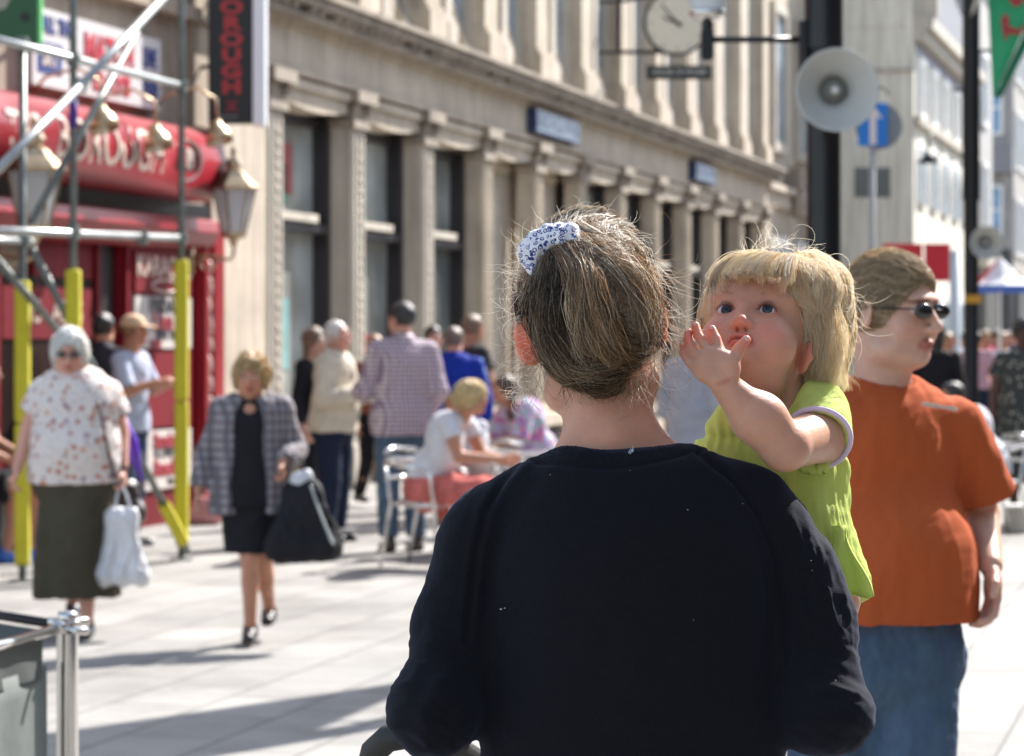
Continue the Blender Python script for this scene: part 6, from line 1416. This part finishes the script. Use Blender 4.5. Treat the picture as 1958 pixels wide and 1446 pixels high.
build_skin(S, .0022, 'scrunchie', pat('blue flowered cotton', scf), wo, disp=lambda V, N: .0022*wob(V*[1.5, 1, 1], 130, 2)+.0012*wob(V, 260, 3))

# ================================================================== TODDLER
CT = np.array([.286, 3.372, 1.551]); RT = np.array([.30, 3.38, 0.]); ct = CT-RT
QT = rot(yaw=-17)@rot(pitch=-33)
td = empty('person', tuple(RT), 'blonde toddler in a lime green dress carried on the arm, hand raised and looking up', 'person')
def tq(px, py, Yd): return P(px, py, Yd)-RT
TT = lambda p: ct+QT@np.array(p, float)
S = Sdf(); E = lambda p, r, k=.012: S.add(ell(TT(p), r, QT), k)
E((0, .022, .028), (.067, .080, .070)); E((0, -.030, .030), (.052, .042, .042), .02); E((0, -.018, -.024), (.050, .054, .058), .02)
E((0, -.053, -.062), (.020, .019, .015), .014)
for s_ in (-1, 1): E((s_*.032, -.040, -.036), (.026, .027, .027), .016); E((s_*.030, -.048, .019), (.020, .014, .008), .010)
S.add(cap(TT((0, -.062, .002)), TT((0, -.0765, -.0265)), .0048, .0076), .008)
for s_ in (-1, 1): E((s_*.0078, -.0725, -.0285), (.0054, .0062, .0048), .004)
for s_ in (-1, 1): S.sub(ell(TT((s_*.0050, -.0765, -.0362)), (.0021, .0036, .0020), QT), .0012)
EY = [TT((s_*.0248, -.0545, -.001)) for s_ in (-1, 1)]
for s_ in (-1, 1): S.sub(ell(TT((s_*.0248, -.075, -.002)), (.014, .012, .009), QT), .008)
for e_ in EY: S.add(ell(e_, .0128), .003)
for s_ in (-1, 1):
    S.sub(ell(TT((s_*.0245, -.0690, -.0030)), (.0108, .0100, .0050), QT@rot(roll=s_*4)), .0012)
E((0, -.0725, -.0468), (.0135, .0070, .0042), .004); E((0, -.0705, -.0545), (.0110, .0075, .0048), .004); S.sub(ell(TT((0, -.0820, -.0505)), (.0150, .0055, .0013), QT), .0015)
for s_ in (-1, 1):
    Qe = QT@rot(yaw=s_*32)@rot(pitch=14); c = TT((s_*.0600, .010, -.020)); S.add(ell(c, (.0055, .0135, .0205), Qe), .003); S.sub(ell(c+Qe@[s_*.006, -.003, .001], (.0048, .0075, .0130), Qe), .002); S.add(ell(c+Qe@[s_*.002, -.010, -.002], (.004, .004, .006), Qe), .002)
S.add(cap(TT((0, .010, -.035)), tq(1508, 815, 3.40), .041, .040), .015); S.add(ell(TT((0, -.012, -.068)), (.040, .036, .026), QT), .018)
S.add(cap(tq(1470, 850, 3.42), tq(1490, 1020, 3.43), .062, .070, .8), .03)
sh, el, wr = tq(1573, 832, 3.345), tq(1500, 853, 3.235), tq(1378, 729, 3.205)
S.add(cap(tq(1500, 800, 3.40), sh, .035, .033), .02)
mid = tq(1440, 795, 3.22)
S.add(cap(sh, el, .0305, .0275), .010); S.add(cap(el, mid, .0275, .0262), .008); S.add(cap(mid, wr, .0262, .0150), .006); S.add(ell(tq(1455, 800, 3.222), (.03, .026, .028)), .012)
# hand
kx = 3.2/FP
S.add(ell(tq(1368, 699, 3.202), (.0245, .0105, .0205), np.array(Ry(28))), .007); S.add(ell(tq(1352, 704, 3.203), (.016, .010, .017), Ry(25)), .006); S.add(ell(tq(1394, 700, 3.200), (.0125, .0110, .0165), Ry(-20)), .006)
fing = [([(1373, 690), (1375, 668), (1369, 648), (1361, 630)], (.0068, .0062, .0057, .0050), .012), ([(1354, 686), (1350, 664), (1336, 643), (1330, 623)], (.0066, .0058, .0054, .0048), .016), ([(1340, 696), (1331, 679), (1319, 663), (1315, 648), (1316, 636)], (.0060, .0055, .0052, .0049, .0045), .018), ([(1330, 706), (1318, 692), (1307, 676), (1306, 661)], (.0058, .0052, .0049, .0043), .016),
        ([(1392, 708), (1402, 688), (1413, 668), (1427, 650)], (.0095, .0080, .0070, .0052), .002)]
for f_, rs, dd in fing:
    pts = [tq(x, y, 3.203+dd*(i/(len(f_)-1))**1.3-.0*(i == 0)) for i, (x, y) in enumerate(f_)]
    for i in range(len(pts)-1): S.add(cap(pts[i], pts[i+1], rs[i], rs[i+1]), .0010 if i else .0025)
# wrist crease, far arm and legs round the woman's side
wc = tq(1383, 727, 3.19); S.sub(cap(tq(1352, 740, 3.187), tq(1412, 719, 3.187), .0012), .004)
S.add(cap(tq(1440, 820, 3.44), tq(1395, 900, 3.40), .028, .025), .015); S.add(cap(tq(1395, 900, 3.40), tq(1300, 905, 3.42), .025, .016), .008); hand_ops(S, tq(1300, 905, 3.42), (-1, .1, 0), (0, 0, -1), (0, -1, .3), .5, .5)
hp_ = tq(1500, 1050, 3.44); S.add(ell(hp_, (.075, .06, .06)), .02)
for a_, b_, c_ in (((1460, 1060, 3.45), (1340, 1120, 3.50), (1330, 1290, 3.46)), ((1545, 1070, 3.40), (1600, 1150, 3.32), (1590, 1330, 3.34))):
    a_, b_, c_ = (tq(*t_) for t_ in (a_, b_, c_)); c_[1] = max(c_[1], .02) ; b_[1] = max(b_[1], .0); S.add(cap(a_, b_, .045, .034), .02); S.add(cap(b_, c_, .032, .020), .01); S.add(cap(c_, c_+[0, .05, -.01], .02, .016), .01)
def tcol(V):
    Lc = (V-ct)@QT; col = np.ones((len(V), 3)); x, y, z = np.abs(Lc[:, 0]), Lc[:, 1], Lc[:, 2]
    def put(m, c):
        nonlocal col
        m = np.clip(m, 0, 1)[:, None]; col = col*(1-m)+np.array(c)*m
    def sf(d, w): return np.clip(1-np.maximum(d, 0)/w, 0, 1)
    put(sf(np.sqrt((x/.038)**2+((z+.025)/.03)**2)-.6, .8)*(y < -.04)*.45, (1.10, .80, .78))
    put(sf(np.sqrt(((x-.036)/.016)**2+((z+.032)/.018)**2)-.5, .7)*(y < -.02)*.5, (1.15, .72, .70))
    put(sf(np.sqrt((x/.011)**2+((z+.028)/.010)**2)-.6, .6)*(y < -.066)*.5, (1.18, .74, .66))
    put(sf(np.sqrt((x/.0165)**2+((z+.0505)/.0105)**2)-.9, .25)*(y < -.058)*.85, (1.0, .48, .46))
    put(sf(np.sqrt((x/.014)**2+((z+.0505)/.0016)**2)-.8, .5)*(y < -.06), (.5, .12, .12))
    put(sf(np.sqrt(((x-.0250)/.0165)**2+((z+.001)/.0105)**2)-.75, .4)*(y < -.045)*.55, (.85, .62, .56))
    put(sf(np.abs(z-(.0012-.0040*((x-.0245)/.0112)**2))-.0006, .0014)*(np.abs(x-.0245) < .0118)*(y < -.05)*.85, (.34, .17, .13))
    put(sf(np.sqrt(((x-.005)/.0024)**2+((z+.0358)/.0022)**2)-.6, .6)*(y < -.070), (.5, .16, .12))
    for f_, rs, dd in fing:                                              # fingertips and webs pinker
        tp = tq(*f_[-1], 3.203+dd); d = np.linalg.norm(V-tp, axis=1); put(sf(d-.006, .018)*.7, (1.22, .60, .52))
    c = TT((.060, .010, -.020)); put(sf(np.linalg.norm(V-c, axis=1)-.014, .012)*.5, (1.2, .66, .56))
    for a, b in ((tq(1352, 742, 3.19), tq(1412, 721, 3.19)),):
        t = np.clip(((V-a)@(b-a))/((b-a)@(b-a)), 0, 1); d = np.linalg.norm(V-a-t[:, None]*(b-a), axis=1); put(sf(d-.0012, .0022)*.45, (.7, .35, .28))
    return col
for f_, rs, dd in fing:
    tp = tq(*f_[-1], 3.203+dd); m = MB(); m.ball(tuple(tp+[0, -rs[-1]*.72, .0008]), (rs[-1]*.62, rs[-1]*.34, rs[-1]*.75), 12); m.build('nail', mat('pink nail', (.62, .36, .30), .35), td, smooth=True)
tb_ = build_skin(S, .0019, 'body', skin((.54, .30, .21), .0045), td, colf=tcol)
gz = nrm(np.array([-.10, -1, .30])); 
for s_, e_ in zip((0, 1), EY):
    m = MB(); m.ball((0, 0, 0), .0119, 80); V = np.array(m.v); n_ = V/np.linalg.norm(V, axis=1)[:, None]; g_ = nrm(P(1389 if s_ == 0 else 1464, 579, 3.30)-RT-e_+np.array([0, 0, .0]))
    a = np.degrees(np.arccos(np.clip(n_@g_, -1, 1))); cc = np.where(a[:, None] < 13, (.004, .004, .005), np.where(a[:, None] < 29, (.022, .026, .034), np.where(a[:, None] < 33, (.012, .013, .018), (.48, .46, .49))))
    npmesh('eye', V+e_, np.array(m.f), mat('eyeball', (1, 1, 1), .2, .35, attr=True), td, True, col=cc)
# lashes
Sx, Cc = [], []
for s_ in (-1, 1):
    for t in np.linspace(-1, 1, 40):
        b = np.array([s_*.0245+.0112*t, -.0668+.004*t*t, .0016-.0045*t*t]); d = np.array([t*.45, -1, .8+.4*rr.random()]); ln = .0050*(1-.35*t*t)*rr.uniform(.7, 1.1)
        Sx.append([TT(b+nrm(d)*ln*u+np.array([0, 0, .35*ln*u*u])) for u in np.linspace(0, 1, 6)]); Cc.append((.10, .035, .02))
    for t in np.linspace(-1, 1, 60):
        b = np.array([s_*.026+.016*t, -.0715+.006*t*t+.0*s_, .0175-.004*t*t+rr.normal(0, .0012)]); Sx.append([TT(b+np.array([s_*.5, -.15, .25])*.005*u) for u in np.linspace(0, 1, 6)]); Cc.append((.62, .42, .28))
strands('lashes', Sx, .00020, .00006, M_STR, td, Cc)
# toddler hair
M_BLH = mat('pale blond under hair', (.82, .66, .42), .45, .5, var=.15, vscale=40, stretch=(1, 1, .3), bump=.2, bscale=140, sss=.012, transl=.3)
Hs = Sdf(); Hs.add(ell(TT((0, .026, .034)), (.0735, .086, .076), QT), .01)
for x, y, Yd, r_ in ((1560, 560, 3.40, .042), (1578, 618, 3.42, .033), (1580, 668, 3.42, .026), (1566, 706, 3.43, .023), (1540, 545, 3.41, .036), (1500, 700, 3.46, .04), (1543, 556, 3.362, .034), (1585, 735, 3.42, .016)): Hs.add(ell(tq(x, y, Yd), r_), .02)  # includes a temple lump added to keep the sun off the cheek
Hs.sub(ell(TT((0, -.085, -.020)), (.0615, .065, .062), QT), .008); Hs.sub(ell(TT((.048, -.030, -.028)), (.028, .036, .050), QT), .006); Hs.sub(ell(TT((-.048, -.035, -.028)), (.028, .040, .055), QT), .006)
Hs.sub(ell(TT((.062, .008, -.022)), (.016, .018, .022), QT), .004)
hbt = build_skin(Hs, .0026, 'hair', M_BLH, td, disp=lambda V, N: .0025*wob(V*[1.6, 1.6, .8], 45, 3)+.0014*wob(V*[2, 2, .7], 110, 4))
cT = tq(1487, 590, 3.385)
HTA, HTB = 137*3.38/3.385, 116.
def ht(px, py, lift=0., mn=.03):
    a = (px-1487)/137; b = (py-592)/118; s_ = math.sqrt(max(mn, 1-a*a-b*b)); return tq(px, py, 3.385+.0-(.088+lift)*s_)
Sx, Cc, Rr = [], [], []
B1, B2, B3 = (np.array(c) for c in ((1., .90, .70), (1., .96, .86), (.96, .80, .56)))
crown = tq(1500, 492, 3.43)
def add_b(p3, cc, ra=.00014, rb=.00026): Sx.append(resamp(np.asarray(p3), 14)); Cc.append(cc); Rr.append(rr.uniform(ra, rb))
LK = lambda p: [B1, B2, B1, B3, B2][int(abs(math.sin(p[0]*210+p[2]*160+p[1]*90))*4.99)]
for p3 in flow_strands(hbt, 9500, crown, 15, .0036, .0030, .5, .42, .75, rr, keep=lambda V, N: N[:, 1] < .55, over=3): add_b(p3, LK(p3[0])*rr.uniform(.86, 1.06))
for i in range(56):
    # fringe locks lying on the forehead
    f = i/55; xe = 1362+150*f; ye = 534-14*math.sin(f*2.6)+rr.normal(0, 10)+(10 if i % 5 == 0 else 0)+(8*max(0, f-.75)*4); x0 = 1440+80*f; y0 = 484+6*f
    c2 = spl([(x0, y0), (x0*.45+xe*.55-6*(1-f), 496+10*f), (xe-2+4*f, 525), (xe+rr.normal(0, 3), ye)], 14)
    base_ = [B1, B2, B1, B3][rr.integers(4)]
    for _ in range(44):
        o = rr.normal(0, .0024, 3); tt_ = np.linspace(0, 1, 14); p3 = np.array([ht(x, y, .002+.004*math.sin(t*3), .03) for t, (x, y) in zip(tt_, c2)]); Sx.append(p3+o*(.7+.5*np.sin(tt_*3))[:, None]); Cc.append(base_*rr.uniform(.8, 1.1)); Rr.append(rr.uniform(.00014, .00024))
for i in range(1, 46, 2):
    # left side locks framing the face and right temple locks
    f = i/45
    c2 = spl([(1425-20*f, 494), (1375-8*f, 520+6*f), (1356+8*f, 560), (1352+10*f, 600+26*f)], 14) if i % 2 else spl([(1500+20*f, 490), (1530+10*f, 530), (1534+22*f, 562), (1542+26*f, 585+14*f), (1556+18*f, 600)], 14)
    base_ = [B1, B2, B3][rr.integers(3)]; lf = .002 if i % 2 else .006
    for _ in range(30): o = rr.normal(0, .0024, 3); Sx.append(np.array([ht(x, y, lf, .05) for x, y in c2])+o*(.4+np.linspace(0, 1, 14))[:, None]); Cc.append(base_*rr.uniform(.8, 1.1)); Rr.append(rr.uniform(.00014, .00024))
for i in range(1500):
    # wavy mass at the side and back, falling to the collar
    f = rr.random(); g = rr.random(); x0 = 1500+95*f; y0 = 500+75*f+rr.normal(0, 6)
    x1 = 1535+90*f+rr.normal(0, 6); y1 = 560+45*g; x2 = 1548+78*f*(.6+.4*g)+rr.normal(0, 7); y2 = 640+20*g; x3 = 1556+60*f+rr.normal(0, 8); y3 = 700+22*g; x4 = x3-14+rr.normal(0, 14); y4 = 728+22*g
    if x2 < 1568 and y2 > 625 and g < .8: x2 += 18; x3 += 10
    c2 = bez([(x0, y0), (x1, y1), (x2, y2), (x3, y3), (x4, y4)], 14); dep = 3.335+.09*rr.random()
    pts = [tq(x+10*math.sin(t*11+f*14+g*3)*t, y, dep+.03*abs(t-.4)) for t, (x, y) in zip(np.linspace(0, 1, 14), c2)]
    cl_ = math.sin(f*31+g*5); u = rr.random(); Sx.append(pts); Cc.append((B2 if cl_ > .1 and u < .7 else B1 if u < .8 else B3)*rr.uniform(.8, 1.08)); Rr.append(rr.uniform(.00014, .00026))
for i in range(170):
    th = rr.uniform(-.6, 2.2); x = 1487+140*math.cos(th); y = 598-124*math.sin(th)
    if th < .35: x += 6
    ang = th+rr.normal(-.8 if th > .3 else -1.3, .6); c2 = curl((x, y), ang, rr.uniform(12, 55) if rr.random() < .9 else 95, rr.normal(-2.5, 4), 14, wv=rr.normal(0, .12)); dep = 3.38+rr.normal(0, .02)
    Sx.append([tq(a, b, dep) for a, b in c2]); Cc.append(B2*1.05); Rr.append(.00016)
for x0, y0, an, ln, cv in ((1460, 476, 1.75, 60, .4), (1463, 478, 1.2, 30, 3), (1575, 500, .9, 120, -3.2), (1560, 505, .6, 60, -7), (1600, 520, 1.2, 40, -8), (1590, 560, .4, 120, -3), (1620, 620, -.6, 90, -1.5)):
    Sx.append([tq(a, b, 3.38) for a, b in curl((x0, y0), an, ln, cv, 14)]); Cc.append(B2*1.1); Rr.append(.00018)
strands('hair_strands', Sx, np.array(Rr), .00006, mat('blond strands', (1, 1, 1), .45, .35, attr=True, transl=.68), td, Cc)

# dress
M_LIME = mat('lime green cotton', (.58, .68, .18), .85, .2, var=.06, vscale=5, transl=.22, bump=.15, bscale=500)
T = Sdf()
T.add(cap(tq(1462, 850, 3.425), tq(1478, 940, 3.425), .064, .066, .85), .02); T.add(cap(tq(1478, 940, 3.425), tq(1540, 1130, 3.41), .068, .072, .8), .03)
T.add(cap(tq(1400, 850, 3.40), tq(1375, 905, 3.42), .036, .04), .03); T.add(cap(tq(1430, 800, 3.415), tq(1545, 790, 3.38), .028, .034), .03)
T.add(cap(tq(1560, 900, 3.385), tq(1575, 1010, 3.37), .030, .028), .03); T.add(cap(tq(1572, 1000, 3.37), tq(1600, 1095, 3.345), .026, .016), .02)
shp = tq(1548, 785, 3.372)
T.add(ell(shp, (.040, .038, .036)), .015); slv = tq(1562, 838, 3.322)
T.add(capcut(tq(1565, 800, 3.365), slv, .036, .0395), .012)
dv = nrm(slv-tq(1565, 800, 3.365))
T.sub(capcut(slv-dv*.012, slv+dv*.05, .034, .034), .002)
T.sub(cap(TT((0, .01, -.04)), tq(1500, 790, 3.395), .047, .045), .006)
T.cut(plane(nrm(np.array([.18, 0, -1.])), tq(1640, 1153, 3.34)), .003)
def dr_disp(V, N):
    X, Y, Z = V.T; zr = tq(0, 838, 3.3)[2]; below = np.clip((zr-Z)/.03, 0, 1); o = .0062*(1-1.6*np.abs(wob(V*[1.2, 1.2, .35], 30, 3)))*(.4+below)+.0030*wob(V*[1, 1, .6], 60, 9)
    left = np.clip((tq(1470, 0, 3.3)[0]-X)/.03, 0, 1); g = np.exp(-((Z-zr)/.006)**2); o -= .004*g*left; o += .0022*left*np.sin(X*520)*np.exp(-((Z-zr)/.018)**2)
    return o
dress = build_skin(T, .0026, 'dress', M_LIME, td, disp=dr_disp)
m = MB(); e1 = np.cross(dv, [0, 0, 1.]); e1 = nrm(e1); e2 = np.cross(dv, e1); pr = []
pts = [tuple(slv+(e1*math.cos(a)+e2*math.sin(a))*.0385) for a in np.linspace(0, 2*math.pi, 33)]
m.tube(pts, .0034, 8, cap=False); m.build('sleeve_cuff', mat('lilac cuff cloth', (.60, .50, .62), .85), dress, smooth=True)
# turned-out back corner of the hem
rows = []
for t in np.linspace(0, 1, 14):
    row = []
    for s_ in np.linspace(0, 1, 8):
        x = 1580+s_*(34+t*56)+5*math.sin(t*6+s_*3); y = 1005+t*146-s_*14*t+(6*math.sin(s_*9) if t > .9 else 0); row.append(tuple(tq(x, y, 3.335-.02*s_*t+.006*math.sin(s_*8+t*4))))
    rows.append(row)
MB().sheet(rows).build('hem_corner', M_LIME, dress, smooth=True, solid=.003)

# pushchair in front of the woman: only its black grip reaches into the picture
pc_ = empty('pushchair', (.06, 4.0, 0), 'pushchair pushed by the navy sweater woman, its black curved grip showing at the bottom', 'pushchair')
def pq(px, py, Yd): return tuple(P(px, py, Yd)-np.array([.06, 4.0, 0]))
MB().tube([pq(706, 1475, 3.42), pq(716, 1436, 3.40), pq(742, 1412, 3.38), pq(780, 1405, 3.37), pq(840, 1415, 3.38), pq(900, 1450, 3.42)], .0165, 12).build('handle', mat('black foam grip', (.012, .012, .013), .6), pc_, smooth=True)
for s_ in (-1, 1): MB().tube([(s_*.2-.04, -.58, .98), (s_*.22, -.2, .55), (s_*.22, .25, .12)], .012, 8).build('frame_tube', M_GALV, pc_, smooth=True)
S = Sdf(); S.add(cap((0, -.15, .50), (0, .2, .40), .16, .15, 1), .03); S.sub(cap((0, -.1, .72), (0, .3, .60), .16), .02); build_skin(S, .012, 'seat', mat('dark pushchair cloth', (.03, .035, .06), .8), pc_)
for x in (-.24, .24):
    for y in (-.25, .28): MB().lathe([(.03, -.02), (.10, -.02), (.115, 0), (.10, .02), (.03, .02), (.03, -.02)], (x, y, .116), 20, (1, 0, 0)).build('wheel', M_BLACKP, pc_, smooth=True)
